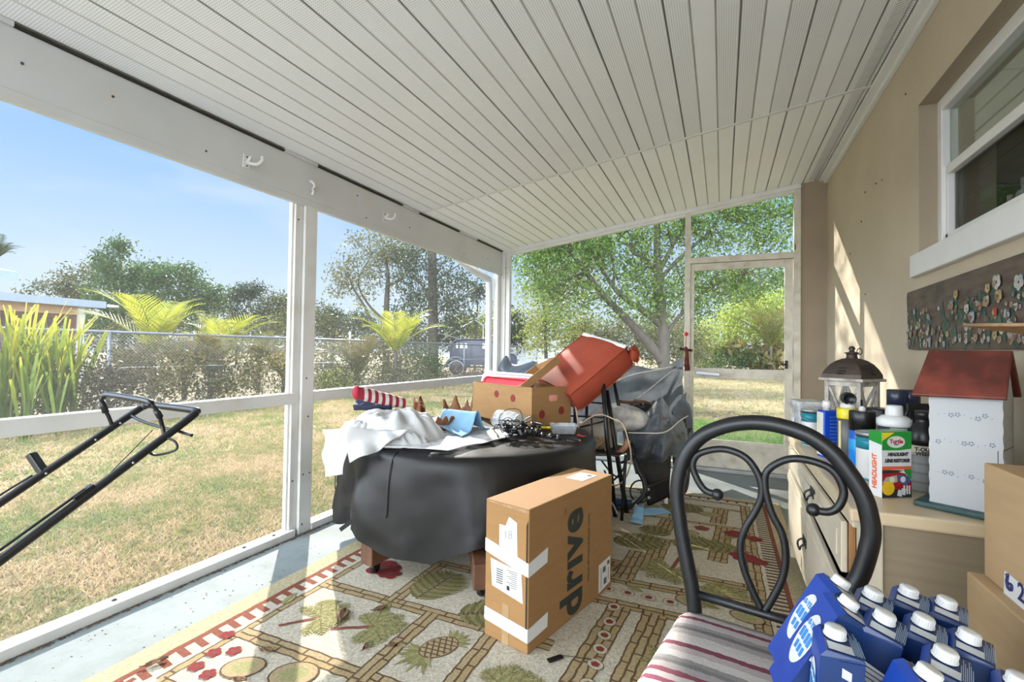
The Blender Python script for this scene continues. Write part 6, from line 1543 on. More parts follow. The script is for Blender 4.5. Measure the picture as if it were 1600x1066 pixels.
for e, s in ((-.030, 1), (BD_ + .03, -1)):
    m = MB(); mid = BD_ / 2; A0, A1 = bq(-.035, e, BHH - .01), bq(BW_ + .014, e, BHH - .004); B0, B1 = bq(-.035 + .02, mid, rg_), bq(BW_ + .010, mid, rg_); up_ = (A1 - A0).cross(B0 - A0).normalized()
    if up_.z < 0: up_ = -up_
    m.add([A0, A1, B1, B0, A0 + up_ * .012, A1 + up_ * .012, B1 + up_ * .012, B0 + up_ * .012], [(0, 1, 2, 3), (7, 6, 5, 4), (0, 4, 5, 1), (1, 5, 6, 2), (2, 6, 7, 3), (3, 7, 4, 0)]); m.build('roof_board', RFR, bh, bevel=.003)
m = MB(); FLW = mat('stencil_blue_grey', (.17, .19, .24), .7); rr4 = random.Random(3)
def stencil(mm, f, a, z, r):
    n = 6
    for k in range(5 if r > .004 else 1):
        q = r * .62 if r > .004 else 0; aa, zz = a + q * math.cos(k * 1.257 + r * 900), z + q * math.sin(k * 1.257 + r * 900); rr_ = r * .30 if r > .004 else r * .5
        mm.add([f(aa + rr_ * math.cos(2 * PI * i / n), zz + rr_ * math.sin(2 * PI * i / n)) for i in range(n)], [tuple(range(n))])
for z in (.30, .215, .115):
    for k in range(9):
        a = .015 + (BW_ - .03) * (k + .5) / 9; big = k in ((2, 3, 6, 7) if z > .25 else (0, 4, 5, 8) if z > .2 else (1, 2, 5, 7))
        stencil(m, lambda a_, z_: bq(a_, -.0008, z_), a, z + rr4.uniform(-.006, .006), .0082 if big else .003)
for k in range(8): stencil(m, lambda b_, z_: bq(BW_ + .0008, b_, z_), .02 + .012 * k, (.30 if k % 2 else .225) + rr4.uniform(-.01, .01), .005)
m.build('stencil_print', FLW, bh)
# ------------------------------------------------------------------ painted board on the wall
pb = thing('painted_board', 'long dark wooden board painted with pansies, hung on the wall under the window', 'painting', (XW - .012, 2.4, 1.39))
PBK, nt, out = new_mat('dark_painted_wood')
tc = N(nt, 'ShaderNodeTexCoord'); mp = N(nt, 'ShaderNodeMapping'); mp.inputs['Scale'].default_value = (1, 3, 14); nt.links.new(tc.outputs['Object'], mp.inputs['Vector'])
no = N(nt, 'ShaderNodeTexNoise', Scale=2.5, Detail=6.0); nt.links.new(mp.outputs[0], no.inputs['Vector']); r = ramp(nt, [(0.3, (.055, .04, .035)), (.55, (.11, .078, .062)), (.75, (.15, .105, .08))]); nt.links.new(no.outputs['Fac'], r.inputs['Fac'])
b = N(nt, 'ShaderNodeBsdfPrincipled', Roughness=.5); nt.links.new(r.outputs['Color'], b.inputs['Base Color']); nt.links.new(b.outputs[0], out.inputs['Surface'])
PX = XW - .0005
q = [atx(*t_, PX - .016) for t_ in ((1417, 460), (1424, 546))]
yE = q[0].y; z1_, z0_ = q[0].z + .008, q[1].z
m = MB(); poly = [(yE - .012, z1_), (1.62, z1_ + .01), (1.62, z0_ - .01), (yE - .12, z0_ - .004), (yE - .03, z0_ + .0), (yE - .022, z0_ + .02), (yE, z1_ - .02)]
m.prism(poly, (PX - .018, 0, 0), (0, 1, 0), (0, 0, 1), (1, 0, 0), .018); m.build('board', PBK, pb, world=True, bevel=.003)
PAL = [(.42, .40, .36), (.36, .28, .13), (.27, .20, .14), (.26, .30, .34), (.34, .31, .29), (.24, .09, .05), (.17, .10, .08), (.24, .21, .18)]
PM = [mat('petal_paint_%d' % i, c, .5, var=.25, scale=60) for i, c in enumerate(PAL)] + [mat('leaf_paint', (.045, .085, .065), .5, var=.4, scale=30), mat('dark_centre_paint', (.03, .025, .05), .5), mat('petal_scarlet', (.45, .05, .025), .5, var=.2)]
m = MB(); rp = random.Random(12); xd = [PX - .0190]
def pdisc(y, z, ry, rz2, mi, a=0):
    xd[0] -= .0000035; n = 9
    m.add([(xd[0], y + ry * math.cos(2 * PI * i / n + a), z + rz2 * math.sin(2 * PI * i / n + a)) for i in range(n)], [tuple(range(n))], mi)
for k in range(170):
    y = rp.uniform(1.66, yE - .02); z = rp.uniform(z0_ + .015, z1_ - .10); pdisc(y, z, rp.uniform(.006, .02), rp.uniform(.012, .03), 8, rp.random())
def pansy(y, z, s, mi):
    for a in (40, 140, 200, 270, 340): pdisc(y + s * .55 * math.cos(math.radians(a)), z + s * .55 * math.sin(math.radians(a)), s * .5, s * .52, mi if rp.random() < .8 else rp.randrange(7))
    pdisc(y, z - s * .05, s * .17, s * .2, 9)
for k in range(210):
    y = rp.uniform(1.66, yE - .02); f = rp.random() ** 1.4; z = z0_ + .02 + (z1_ - z0_ - .12) * f; pansy(y, z, rp.uniform(.008, .016) * (1.1 - .3 * f), rp.choice((1, 2, 2, 3, 5, 6, 6, 7, 7, 4, 0)))
for (px_, py_, s, mi) in ((1559, 440, .028, 0), (1562, 462, .024, 1), (1594, 440, .028, 0), (1543, 470, .022, 2), (1545, 450, .018, 1), (1556, 487, .017, 10), (1533, 478, .016, 5), (1520, 495, .024, 3), (1512, 482, .020, 0), (1495, 460, .020, 1), (1488, 476, .020, 2), (1575, 490, .02, 3)):
    q = atx(px_, py_, PX - .02); pansy(q.y, q.z, s, mi)
m.build('pansies', PM, pb, world=True)
# ------------------------------------------------------------------ outdoors
GZ = -0.10
def od(px_, py_, dep): return Vector((0, 0, CAM_H)) + ray(px_, py_) * dep
def og(px_, dep):
    p = od(px_, 545, dep); p.z = GZ; return p
gm, nt, out = new_mat('lawn_soil')
tc = N(nt, 'ShaderNodeTexCoord'); n1 = N(nt, 'ShaderNodeTexNoise', Scale=.55, Detail=6.0, Roughness=.65); n2 = N(nt, 'ShaderNodeTexNoise', Scale=14.0, Detail=6.0, Roughness=.75)
for q in (n1, n2): nt.links.new(tc.outputs['Object'], q.inputs['Vector'])
r1 = ramp(nt, [(.3, (.11, .115, .045)), (.45, (.24, .20, .10)), (.6, (.32, .26, .15)), (.75, (.16, .15, .06))]); nt.links.new(n1.outputs['Fac'], r1.inputs['Fac'])
r2 = ramp(nt, [(.3, (.45, .42, .36)), (.62, (1.15, 1.1, 1.0))]); nt.links.new(n2.outputs['Fac'], r2.inputs['Fac'])
mx = N(nt, 'ShaderNodeMix', data_type='RGBA', blend_type='MULTIPLY'); mx.inputs['Factor'].default_value = 1; nt.links.new(r1.outputs['Color'], mx.inputs['A']); nt.links.new(r2.outputs['Color'], mx.inputs['B'])
b = N(nt, 'ShaderNodeBsdfPrincipled', Roughness=.95); nt.links.new(mx.outputs['Result'], b.inputs['Base Color']); bp = N(nt, 'ShaderNodeBump', Strength=.6, Distance=.03); nt.links.new(n2.outputs['Fac'], bp.inputs['Height']); nt.links.new(bp.outputs[0], b.inputs['Normal']); nt.links.new(b.outputs[0], out.inputs['Surface'])
g = MB(); g.span((-90, -60, -.4), (70, 110, GZ - .005)); struct('ground', g, gm)
pt = MB(); pt.span((-9, -16, GZ - .05), (9, YB - .25, GZ + .015)); struct('ground_bounce_slab', pt, mat('pale_bounce', (.70, .70, .68), .8, var=.06, scale=2))  # unseen pale slab behind the porch, added to bounce light inside
# grass blades
gr, nt, out = new_mat('grass_blades')
tc = N(nt, 'ShaderNodeTexCoord'); n1 = N(nt, 'ShaderNodeTexNoise', Scale=.9, Detail=5.0, Roughness=.6); nt.links.new(tc.outputs['Object'], n1.inputs['Vector'])
ge = N(nt, 'ShaderNodeNewGeometry'); ad = N(nt, 'ShaderNodeMath', operation='MULTIPLY_ADD'); ad.inputs[1].default_value = .42; nt.links.new(ge.outputs['Random Per Island'], ad.inputs[0])
mr = N(nt, 'ShaderNodeMapRange'); mr.inputs['From Min'].default_value = .38; mr.inputs['From Max'].default_value = .62; mr.inputs['To Min'].default_value = 0; mr.inputs['To Max'].default_value = .58; n9 = N(nt, 'ShaderNodeTexNoise', Scale=7.0, Detail=3.0); nt.links.new(tc.outputs['Object'], n9.inputs['Vector']); mx9 = N(nt, 'ShaderNodeMath', operation='MULTIPLY_ADD'); mx9.inputs[1].default_value = .35; a9 = N(nt, 'ShaderNodeMath', operation='MULTIPLY'); a9.inputs[1].default_value = .65; nt.links.new(n1.outputs['Fac'], a9.inputs[0]); nt.links.new(n9.outputs['Fac'], mx9.inputs[0]); nt.links.new(a9.outputs[0], mx9.inputs[2]); nt.links.new(mx9.outputs[0], mr.inputs['Value']); nt.links.new(mr.outputs[0], ad.inputs[2])
r = ramp(nt, [(0, (.06, .12, .025)), (.2, (.15, .22, .05)), (.4, (.24, .23, .085)), (.58, (.38, .285, .145)), (.8, (.55, .42, .26)), (1, (.22, .15, .08))]); nt.links.new(ad.outputs[0], r.inputs['Fac'])
b = N(nt, 'ShaderNodeBsdfPrincipled', Roughness=.6); t = N(nt, 'ShaderNodeBsdfTranslucent'); nt.links.new(r.outputs['Color'], b.inputs['Base Color']); nt.links.new(r.outputs['Color'], t.inputs['Color']); mx = N(nt, 'ShaderNodeMixShader', Fac=.45)
nt.links.new(b.outputs[0], mx.inputs[1]); nt.links.new(t.outputs[0], mx.inputs[2]); nt.links.new(mx.outputs[0], out.inputs['Surface'])
gr2 = gr.copy(); gr2.name = 'green_blades'
for nd in gr2.node_tree.nodes:
    if nd.type == 'VALTORGB':
        for e, c in zip(nd.color_ramp.elements, ((.06, .14, .03), (.11, .22, .045), (.17, .29, .06), (.24, .32, .09), (.32, .34, .13), (.14, .20, .06))): e.color = (*c, 1)
def blades(n, x0, x1, y0, y1, hmin, hmax, w, keep=None):
    x = RNG.uniform(x0, x1, n); y = RNG.uniform(y0, y1, n)
    if keep is not None: k = keep(x, y); x, y = x[k], y[k]; n = len(x)
    h = RNG.uniform(hmin, hmax, n); a = RNG.uniform(0, 2 * PI, n); l = RNG.uniform(0.3, 1.7, n) * h; ww = w * RNG.uniform(.6, 1.3, n)
    a2 = RNG.uniform(0, 2 * PI, n); z = np.full(n, GZ - .005)
    v = np.empty((n, 3, 3)); dx, dy = np.cos(a) * ww, np.sin(a) * ww
    v[:, 0] = np.stack([x - dx, y - dy, z], 1); v[:, 1] = np.stack([x + dx, y + dy, z], 1); v[:, 2] = np.stack([x + l * np.cos(a2), y + l * np.sin(a2), z + h], 1)
    return v.reshape(-1, 3)
def lawn(name, label, sets, gm_=None):
    v = np.concatenate(sets); f = np.arange(len(v)).reshape(-1, 3)
    o = fast_mesh(name, v, f, gm_ or gr); return tag(o, label, 'grass', kind='stuff')
lawn('lawn_grass', 'dry straw and green grass of the lawn outside the left screens', [blades(170000, -5.6, -2.56, .2, 7.5, .010, .040, .0052), blades(110000, -11, -5.6, .5, 12, .02, .055, .0085), blades(40000, -11, -2.6, 7.5, 22, .03, .08, .010)])
lawn('lawn_grass', 'dry sunlit grass of the lawn well beyond the screen door', [blades(30000, -3.2, 4.5, 9.5, 12, .02, .06, .006), blades(40000, -8, 10, 12, 34, .03, .09, .012)])
lawn('lawn_grass', 'green shaded grass just outside the screen door', [blades(90000, -3.2, 3.5, 5.5, 10.2, .02, .06, .006)], gr2)
dm = MB()
for i in range(420):
    x = RNG.normal(-.9, 1.3); y = RNG.normal(10.6, .45); dm.ball((x, y, GZ + .005), RNG.uniform(.02, .07), 5, sc=(1.3, 1, .45))
tag(dm.build('mulch_patch', mat('mulch', (.075, .05, .035), .95, var=.5, scale=30)), 'brown patch of leaf mulch on the lawn beyond the door', 'mulch', kind='stuff')

def leaves_np(centers, sig, per, size, squash=1.0, down=0.0, aspect=.42):
    c = np.repeat(np.asarray(centers, float), per, 0); n = len(c)
    p = c + RNG.normal(0, 1, (n, 3)) * np.asarray(sig) * np.array([1, 1, squash])
    d = RNG.normal(0, 1, (n, 3)); d[:, 2] -= down; d /= np.linalg.norm(d, axis=1)[:, None]
    e = RNG.normal(0, 1, (n, 3)); e -= d * np.sum(d * e, 1)[:, None]; e /= np.linalg.norm(e, axis=1)[:, None]
    s = size * RNG.uniform(.6, 1.3, n)[:, None]
    v = np.empty((n, 4, 3)); v[:, 0] = p - d * s * .5; v[:, 1] = p + e * s * aspect * .5; v[:, 2] = p + d * s * .5; v[:, 3] = p - e * s * aspect * .5
    return v.reshape(-1, 3)
def ell_pts(c, rad, n, shell=.55):
    d = RNG.normal(0, 1, (n, 3)); d /= np.linalg.norm(d, axis=1)[:, None]; r = shell + (1 - shell) * RNG.uniform(0, 1, n) ** .6
    return np.asarray(c) + d * r[:, None] * np.asarray(rad)
BARK = mat('grey_bark', (.062, .052, .042), .95, var=.3, scale=12, bump=.5, bscale=30, stretch=(1, 1, .3)); BARKD = mat('dark_bark', (.045, .037, .03), .95, var=.35, scale=9, bump=.5, bscale=25, stretch=(1, 1, .3))
LG = leaf_mat('leaf_green', [(.035, .085, .022), (.065, .13, .03), (.11, .19, .04), (.05, .10, .05)])
LBG = leaf_mat('leaf_blue_green', [(.05, .115, .028), (.10, .20, .045), (.17, .28, .05), (.28, .37, .07)], .5, k=.72)
LOL = leaf_mat('leaf_olive', [(.05, .065, .022), (.10, .115, .035), (.15, .15, .05), (.07, .085, .035)])
LYG = leaf_mat('leaf_yellow_green', [(.15, .21, .03), (.28, .33, .045), (.40, .40, .07), (.20, .25, .06)], k=.8)
LDK = leaf_mat('leaf_dark', [(.02, .045, .018), (.04, .07, .028), (.06, .09, .035), (.035, .055, .03)])
LBR = leaf_mat('leaf_dry_brown', [(.12, .10, .035), (.22, .19, .05), (.28, .20, .09), (.12, .15, .04)], .4, k=.8)
def plant(name, label, cat, base, blobs, lmat, size, nclump, per, sig, trunks=(), bark=BARK, group=None, squash=.8, twigs=0, down=.3):
    """blobs: (centre, radii, share); trunks: (points, r0, r1)"""
    t = thing(name, label, cat, base, 0, group); cs = []
    for c, rad, sh in blobs: cs.append(ell_pts(c, rad, max(3, int(nclump * sh))))
    cs = np.concatenate(cs); v = leaves_np(cs, sig, per, size, squash, down) - np.array(base[:])
    fast_mesh('foliage', v, np.arange(len(v)).reshape(-1, 4), lmat, t)
    if trunks:
        for pts, r0, r1 in trunks:
            sp_ = spline(pts, 5); k = len(sp_); MB().tube(sp_, [r0 + (r1 - r0) * i / (k - 1) for i in range(k)], 8).build('trunk' if r0 > .06 else 'branch', bark, t, world=True)
        if twigs:
            ends = [Vector(p) for pts, a, b_ in trunks for p in pts[1:]]
            m = MB()
            for c in cs[RNG.choice(len(cs), min(twigs, len(cs)), replace=False)]:
                c = Vector(c); e = min(ends, key=lambda q: (q - c).length); mid = (e + c) / 2 + V(RNG.normal(0, .1), RNG.normal(0, .1), RNG.normal(0, .12)); m.tube(spline([e, mid, c], 3), [.022 * (1 - i / 8) + .004 for i in range(7)], 5)
            m.build('twigs', bark, t, world=True)['kind'] = 'stuff'
    return t
def bl(px_, py_, dep, rx, rz, sh, ry=None):
    k = dep / _F; return (od(px_, py_, dep)[:], (rx * k, (ry or rx) * k, rz * k), sh)

# chain link fence along the left
fe = thing('chain_link_fence', 'grey chain link fence with a top rail running along the far side of the lawn', 'fence', (-11, 8, GZ))
FG = mat('galvanised_steel', (.17, .18, .20), .5, metal=.3, var=.15)
for y in (-4, .73, 5.4, 10.05, 14.7, 19.5, 24.2, 29, 34): MB().tube([(-11, y, GZ), (-11, y, 1.46)], .036, 8).build('post', FG, fe, world=True); 
MB().tube([(-11, -4, 1.45), (-11, 34, 1.45)], .030, 8).build('top_rail', FG, fe, world=True); MB().tube([(-11, -4, .74), (-11, 34, .76)], .007, 6).build('tension_wire', mat('bright_wire', (.62, .63, .62), .4), fe, world=True)
cl, nt, out = new_mat('chain_link'); tc = N(nt, 'ShaderNodeTexCoord'); sp = N(nt, 'ShaderNodeSeparateXYZ'); nt.links.new(tc.outputs['Object'], sp.inputs[0]); fs = []
for sg in (1, -1):
    a_ = N(nt, 'ShaderNodeMath', operation='MULTIPLY_ADD'); a_.inputs[1].default_value = sg; nt.links.new(sp.outputs['Z'], a_.inputs[0]); nt.links.new(sp.outputs['Y'], a_.inputs[2])
    p_ = N(nt, 'ShaderNodeMath', operation='PINGPONG'); p_.inputs[1].default_value = .035; nt.links.new(a_.outputs[0], p_.inputs[0]); c_ = N(nt, 'ShaderNodeMath', operation='LESS_THAN'); c_.inputs[1].default_value = .0028; nt.links.new(p_.outputs[0], c_.inputs[0]); fs.append(c_)
mxm = N(nt, 'ShaderNodeMath', operation='MAXIMUM'); nt.links.new(fs[0].outputs[0], mxm.inputs[0]); nt.links.new(fs[1].outputs[0], mxm.inputs[1])
df_ = N(nt, 'ShaderNodeBsdfDiffuse', Color=(.36, .36, .36, 1)); tr = N(nt, 'ShaderNodeBsdfTransparent'); mx = N(nt, 'ShaderNodeMixShader'); nt.links.new(mxm.outputs[0], mx.inputs['Fac']); nt.links.new(tr.outputs[0], mx.inputs[1]); nt.links.new(df_.outputs[0], mx.inputs[2]); nt.links.new(mx.outputs[0], out.inputs['Surface'])
MB().add([(-11, -4, GZ), (-11, 34, GZ), (-11, 34, 1.45), (-11, -4, 1.45)], [(0, 1, 2, 3)]).build('wire_mesh', cl, fe, world=True)
# far fence beyond the door, white board fence at the corner
f2 = thing('chain_link_fence', 'low chain link fence at the back of the lawn seen through the screen door', 'fence', (2, 33, GZ))
for x in (-6, -2.5, 1.1, 4.6, 8): MB().tube([(x, 33, GZ), (x, 33, 1.15)], .035, 7).build('post', mat('white_post', (.6, .6, .58), .6), f2, world=True)
MB().tube([(-7, 33, 1.12), (9, 33, 1.12)], .02, 6).build('top_rail', FG, f2, world=True)
wfn = thing('board_fence', 'pale white board fence far behind the corner post', 'fence', og(840, 30)); p0, p1 = og(785, 29), og(885, 33); d_ = (p1 - p0)
m = MB(); n = 18
for i in range(n):
    a = p0 + d_ * (i / n); b_ = p0 + d_ * ((i + .95) / n); m.bar((a + b_) / 2 + V(0, 0, .0), (a + b_) / 2 + V(0, 0, 1.42), (b_ - a).length, .025, up=d_.cross(V(0, 0, 1)))
m.build('boards', mat('pale_fence', (.50, .53, .55), .7, var=.1), wfn, world=True); MB().tube([p0 + V(0, 0, 1.42), p1 + V(0, 0, 1.42)], .04, 6).build('top_rail', PLASW, wfn, world=True)

# strap leaved plants and brush at the left
def strap_clump(c, n, h, label, seed):
    rs = random.Random(seed); t = thing('strap_leaf_plant', label, 'plant', c, 0, 'strap leaved plants by the fence'); m = MB()
    for i in range(n):
        a = rs.uniform(0, 2 * PI); L = h * rs.uniform(.7, 1.1); tilt = rs.uniform(.02, .42); w = rs.uniform(.014, .026); row = []
        d = V(math.cos(a), math.sin(a), 0); sd = V(-math.sin(a + .6), math.cos(a + .6), 0); o = V(rs.uniform(-.25, .25), rs.uniform(-.25, .25), 0)
        for k in range(7):
            u = k / 6; ww = w * (.45 + .9 * u if u < .7 else 1.08 - .9 * (u - .7) ** 2 * 6); p = o + d * (L * u * math.sin(tilt * (.6 + .6 * u))) + V(0, 0, L * u * math.cos(tilt * (.6 + .6 * u)))
            row.append([p - sd * max(ww, .01), p + V(0, 0, -.012), p + sd * max(ww, .01)])
        m.grid(row)
    m.build('leaves', strapm, t); return t
strapm, nt, out = new_mat('strap_leaf')
tc = N(nt, 'ShaderNodeTexCoord'); sp = N(nt, 'ShaderNodeSeparateXYZ'); nt.links.new(tc.outputs['Object'], sp.inputs[0]); no = N(nt, 'ShaderNodeNewGeometry'); ad = N(nt, 'ShaderNodeMath', operation='MULTIPLY_ADD'); ad.inputs[1].default_value = .5; nt.links.new(no.outputs['Random Per Island'], ad.inputs[0]); mr = N(nt, 'ShaderNodeMapRange'); mr.inputs['From Min'].default_value = .3; mr.inputs['From Max'].default_value = 2.0; mr.inputs['To Max'].default_value = .6; nt.links.new(sp.outputs['Z'], mr.inputs['Value']); nt.links.new(mr.outputs[0], ad.inputs[2])
r = ramp(nt, [(0, (.05, .09, .018)), (.4, (.12, .18, .025)), (.65, (.30, .32, .03)), (1, (.48, .38, .04))]); nt.links.new(ad.outputs[0], r.inputs['Fac']); b = N(nt, 'ShaderNodeBsdfPrincipled', Roughness=.4); t = N(nt, 'ShaderNodeBsdfTranslucent'); nt.links.new(r.outputs['Color'], b.inputs['Base Color']); nt.links.new(r.outputs['Color'], t.inputs['Color']); mx = N(nt, 'ShaderNodeMixShader', Fac=.6); nt.links.new(b.outputs[0], mx.inputs[1]); nt.links.new(t.outputs[0], mx.inputs[2]); nt.links.new(mx.outputs[0], out.inputs['Surface'])
strap_clump(og(10, 7.2), 90, 1.95, 'tall yellow green strap leaved plant at the far left, in front of the fence', 1); strap_clump(og(98, 7.6), 70, 1.62, 'second yellow green strap leaved plant, right of the far left one', 2)
strap_clump(og(60, 6.6), 12, 1.2, 'low strap leaved plant drooping over the lawn between the two tall ones', 4)
plant('brush', 'dark dry brush under the strap leaved plants along the fence', 'bush', og(90, 7.6), [(og(20, 7.8) + V(0, 0, .55), (.6, .7, .55), .4), (og(110, 8.0) + V(0, 0, .55), (.6, .7, .5), .35), (og(190, 8.4) + V(0, 0, .5), (.6, .6, .5), .35)], leaf_mat('brush_leaf', [(.045, .045, .025), (.09, .075, .045), (.14, .11, .075), (.07, .08, .03)]), .07, 150, 40, .14)
plant('shrub', 'brown dry shrub behind the fence, left of the middle post', 'bush', og(330, 11), [bl(255, 575, 10.6, 60, 40, .4), bl(340, 580, 11.2, 70, 42, .4), bl(430, 585, 12, 60, 45, .3)], LBR, .085, 130, 36, .16)
plant('shrub', 'olive shrub just behind the fence below the palm fronds', 'bush', og(290, 11.5), [bl(210, 590, 10.4, 50, 45, .3), bl(300, 600, 11, 60, 35, .3), bl(400, 600, 12, 60, 45, .4)], LOL, .10, 110, 30, .17)
plant('shrub', 'brown and yellow shrub behind the fence, right of the middle post', 'bush', og(545, 16), [bl(520, 565, 16, 40, 32, .5), bl(590, 570, 16.6, 50, 36, .5)], LBR, .10, 120, 30, .18)
plant('shrub', 'leafy olive shrub by the fence behind the rolled flag', 'bush', og(570, 15), [bl(510, 595, 15, 45, 30, .35), bl(570, 590, 15.2, 50, 32, .35), bl(640, 580, 16, 45, 34, .3)], LOL, .10, 150, 32, .18)
plant('shrub', 'low yellow green shrub at the fence in the second screen bay', 'bush', og(530, 14.4), [bl(525, 600, 14.4, 30, 22, 1)], LYG, .09, 40, 30, .15)
plant('shrub', 'green shrub at the foot of the big trunk behind the fence', 'bush', og(680, 20), [bl(650, 575, 19, 36, 26, .6), bl(672, 575, 20, 16, 22, .3)], LG, .12, 90, 30, .2)
plant('hedge', 'dense olive hedge closing the view behind the palms in the left bay', 'bush', og(300, 19), [bl(215, 530, 18, 60, 34, .25), bl(300, 530, 19, 70, 38, .3), bl(390, 525, 20, 60, 34, .25), bl(450, 525, 21, 50, 34, .25)], leaf_mat('hedge_leaf', [(.045, .065, .02), (.10, .12, .035), (.16, .15, .06), (.20, .20, .07)]), .14, 230, 34, .26)
plant('hedge', 'dense dark hedge behind the fence across the second bay', 'bush', og(560, 22), [bl(500, 520, 21, 40, 34, .3), bl(560, 530, 22, 50, 34, .3), bl(630, 535, 23, 46, 34, .3)], LOL, .15, 190, 34, .28)
plant('brush', 'low reddish dry brush along the fence in front of the van', 'bush', og(740, 21), [bl(715, 585, 20.5, 34, 8, .5), bl(765, 580, 21.5, 30, 14, .6)], leaf_mat('red_brush', [(.14, .10, .07), (.20, .13, .10), (.10, .11, .05)], .3, k=.8), .09, 70, 32, .16)
# feather palms
def palm_tree(c, nf, L, label, mt, lean, trunk=.7, seed=0, group='feather palms behind the fence'):
    rs = random.Random(seed); t = thing('feather_palm', label, 'palm', c, 0, group); vs = []; mm = MB()
    for i in range(nf):
        a = 2 * PI * i / nf + rs.uniform(-.3, .3); up = rs.uniform(.95, 1.45); l = L * rs.uniform(.8, 1.1); p = V(0, 0, trunk); pts = [p.copy()]; el_ = up
        for k in range(12):
            p = p + V(math.cos(a) * math.cos(el_), math.sin(a) * math.cos(el_), math.sin(el_)) * (l / 12); el_ -= .06 + .06 * k / 6; pts.append(p.copy())
        mm.tube(pts, [.012 * (1 - k / 14) for k in range(13)], 5); sd = V(-math.sin(a), math.cos(a), 0)
        for k in range(2, 13):
            for h_ in (0, .5):
                q = pts[k - 1].lerp(pts[k], h_); tg = (pts[k] - pts[k - 1]).normalized(); ll = l * .30 * math.sin(PI * min(1, (k + h_) / 13 * .9 + .08))
                for s in (-1, 1):
                    d = (sd * s + tg * .9 + V(0, 0, .35)).normalized(); e = q + d * ll + V(0, 0, -.10 * ll); w_ = tg * .016
                    vs += [q - w_, q + w_, (q + e) / 2 + w_ * 1.3 + V(0, 0, .03 * ll), e]
    v = np.array([x[:] for x in vs]); fast_mesh('fronds', v, np.arange(len(v)).reshape(-1, 4), mt, t); mm.build('frond_stalks', LYG, t); MB().tube([(0, 0, 0), (0, 0, trunk + .1)], .06, 8).build('trunk', BARK, t)
    return t
PLM = leaf_mat('palm_leaf', [(.22, .27, .03), (.38, .42, .04), (.52, .48, .06), (.25, .30, .05)], .55, k=.75); PLG = leaf_mat('palm_leaf_dull', [(.13, .15, .04), (.22, .22, .06), (.30, .26, .10), (.16, .19, .05)], .5)
palm_tree(og(240, 12.2), 13, 2.2, 'yellow green feather palm behind the fence in the left bay, the tallest', PLM, 0, 1.05, 3); palm_tree(og(345, 13), 12, 1.9, 'yellow feather palm fanning over the fence left of the middle post', PLM, 0, .8, 5); palm_tree(og(405, 13.6), 10, 1.5, 'dull feather palm next to the middle post, behind the fence', PLG, 0, .8, 8)
palm_tree(og(618, 15.5), 12, 2.2, 'bright yellow feather palm in the second bay, before the big trunk', PLM, 0, 1.1, 6); palm_tree(og(290, 11.6), 9, 1.5, 'brownish feather palm drooping behind the fence', PLG, 0, .5, 9)
PLB = leaf_mat('palm_leaf_dry', [(.16, .11, .05), (.25, .19, .08), (.20, .20, .07), (.30, .22, .12)], .45)
palm_tree(og(205, 10.4), 12, 1.5, 'dry brown feather palm behind the fence post at the left', PLB, 0, .35, 21); palm_tree(og(330, 11.6), 13, 1.6, 'dry drooping feather palm in the middle of the left bay', PLB, 0, .4, 22); palm_tree(og(445, 12.6), 12, 1.5, 'dry brown feather palm touching the middle post', PLB, 0, .4, 23); palm_tree(og(560, 15.6), 13, 1.8, 'dry brown feather palm behind the fence left of the bright one', PLB, 0, .4, 24)
# trees beyond the fence
TGP = 'trees beyond the left fence'
def trunk_to(px_, dep, pts, r0, r1): return ([og(px_, dep)[:]] + [od(a, b_, dep)[:] for a, b_ in pts], r0, r1)
plant('broad_tree', 'olive broad tree behind the neighbour roof at the left', 'tree', og(120, 30), [bl(95, 470, 30, 45, 28, .35), bl(140, 445, 30, 42, 32, .4), bl(120, 500, 30, 70, 30, .35)], LOL, .20, 120, 52, .27, [trunk_to(120, 30, [(118, 500), (130, 450)], .16, .05)], BARK, TGP, twigs=12)
plant('broad_tree', 'green tree with a bare topped spire, highest in the left bay', 'tree', og(190, 27), [bl(186, 392, 27, 16, 14, .10), bl(160, 405, 27, 12, 8, .05), bl(190, 425, 27, 30, 22, .25), bl(195, 462, 27, 48, 32, .5), bl(190, 505, 27, 60, 30, .3)], LG, .21, 130, 52, .27, [trunk_to(190, 27, [(192, 500), (190, 440), (186, 390)], .16, .03)], BARK, TGP, twigs=14)
plant('broad_tree', 'full green tree right of the spire tree in the left bay', 'tree', og(285, 27), [bl(240, 430, 27, 22, 18, .18), bl(280, 440, 27, 40, 24, .32), bl(315, 465, 27, 32, 24, .3), bl(270, 490, 27, 70, 30, .4)], LG, .21, 140, 52, .27, [trunk_to(285, 27, [(283, 500), (280, 440)], .16, .04)], BARK, TGP, twigs=12)
plant('broad_tree', 'small dark tree with a forked trunk left of the middle post', 'tree', og(370, 33), [bl(372, 462, 33, 20, 12, .4), bl(400, 455, 33, 12, 9, .25), bl(355, 480, 33, 16, 10, .2), bl(390, 490, 33, 36, 14, .3)], LDK, .20, 60, 52, .27, [trunk_to(370, 33, [(368, 500), (372, 465)], .10, .03), ([od(368, 500, 33)[:], od(385, 480, 33)[:], od(400, 456, 33)[:]], .05, .02)], BARK, TGP, twigs=10)
plant('broad_tree', 'hazy low tree line beside the middle post', 'tree', og(430, 36), [bl(430, 485, 36, 34, 22, .5), bl(420, 510, 36, 50, 20, .5), bl(455, 490, 36, 20, 24, .3)], LOL, .24, 110, 40, .42, [trunk_to(430, 36, [(430, 490)], .12, .05)], BARK, TGP)
plant('broad_tree', 'low hazy green trees at the left edge of the second bay', 'tree', og(520, 38), [bl(505, 500, 38, 30, 20, .5), bl(550, 508, 38, 34, 18, .5)], LDK, .26, 90, 40, .42, [trunk_to(520, 38, [(520, 500)], .12, .05)], BARK, TGP)
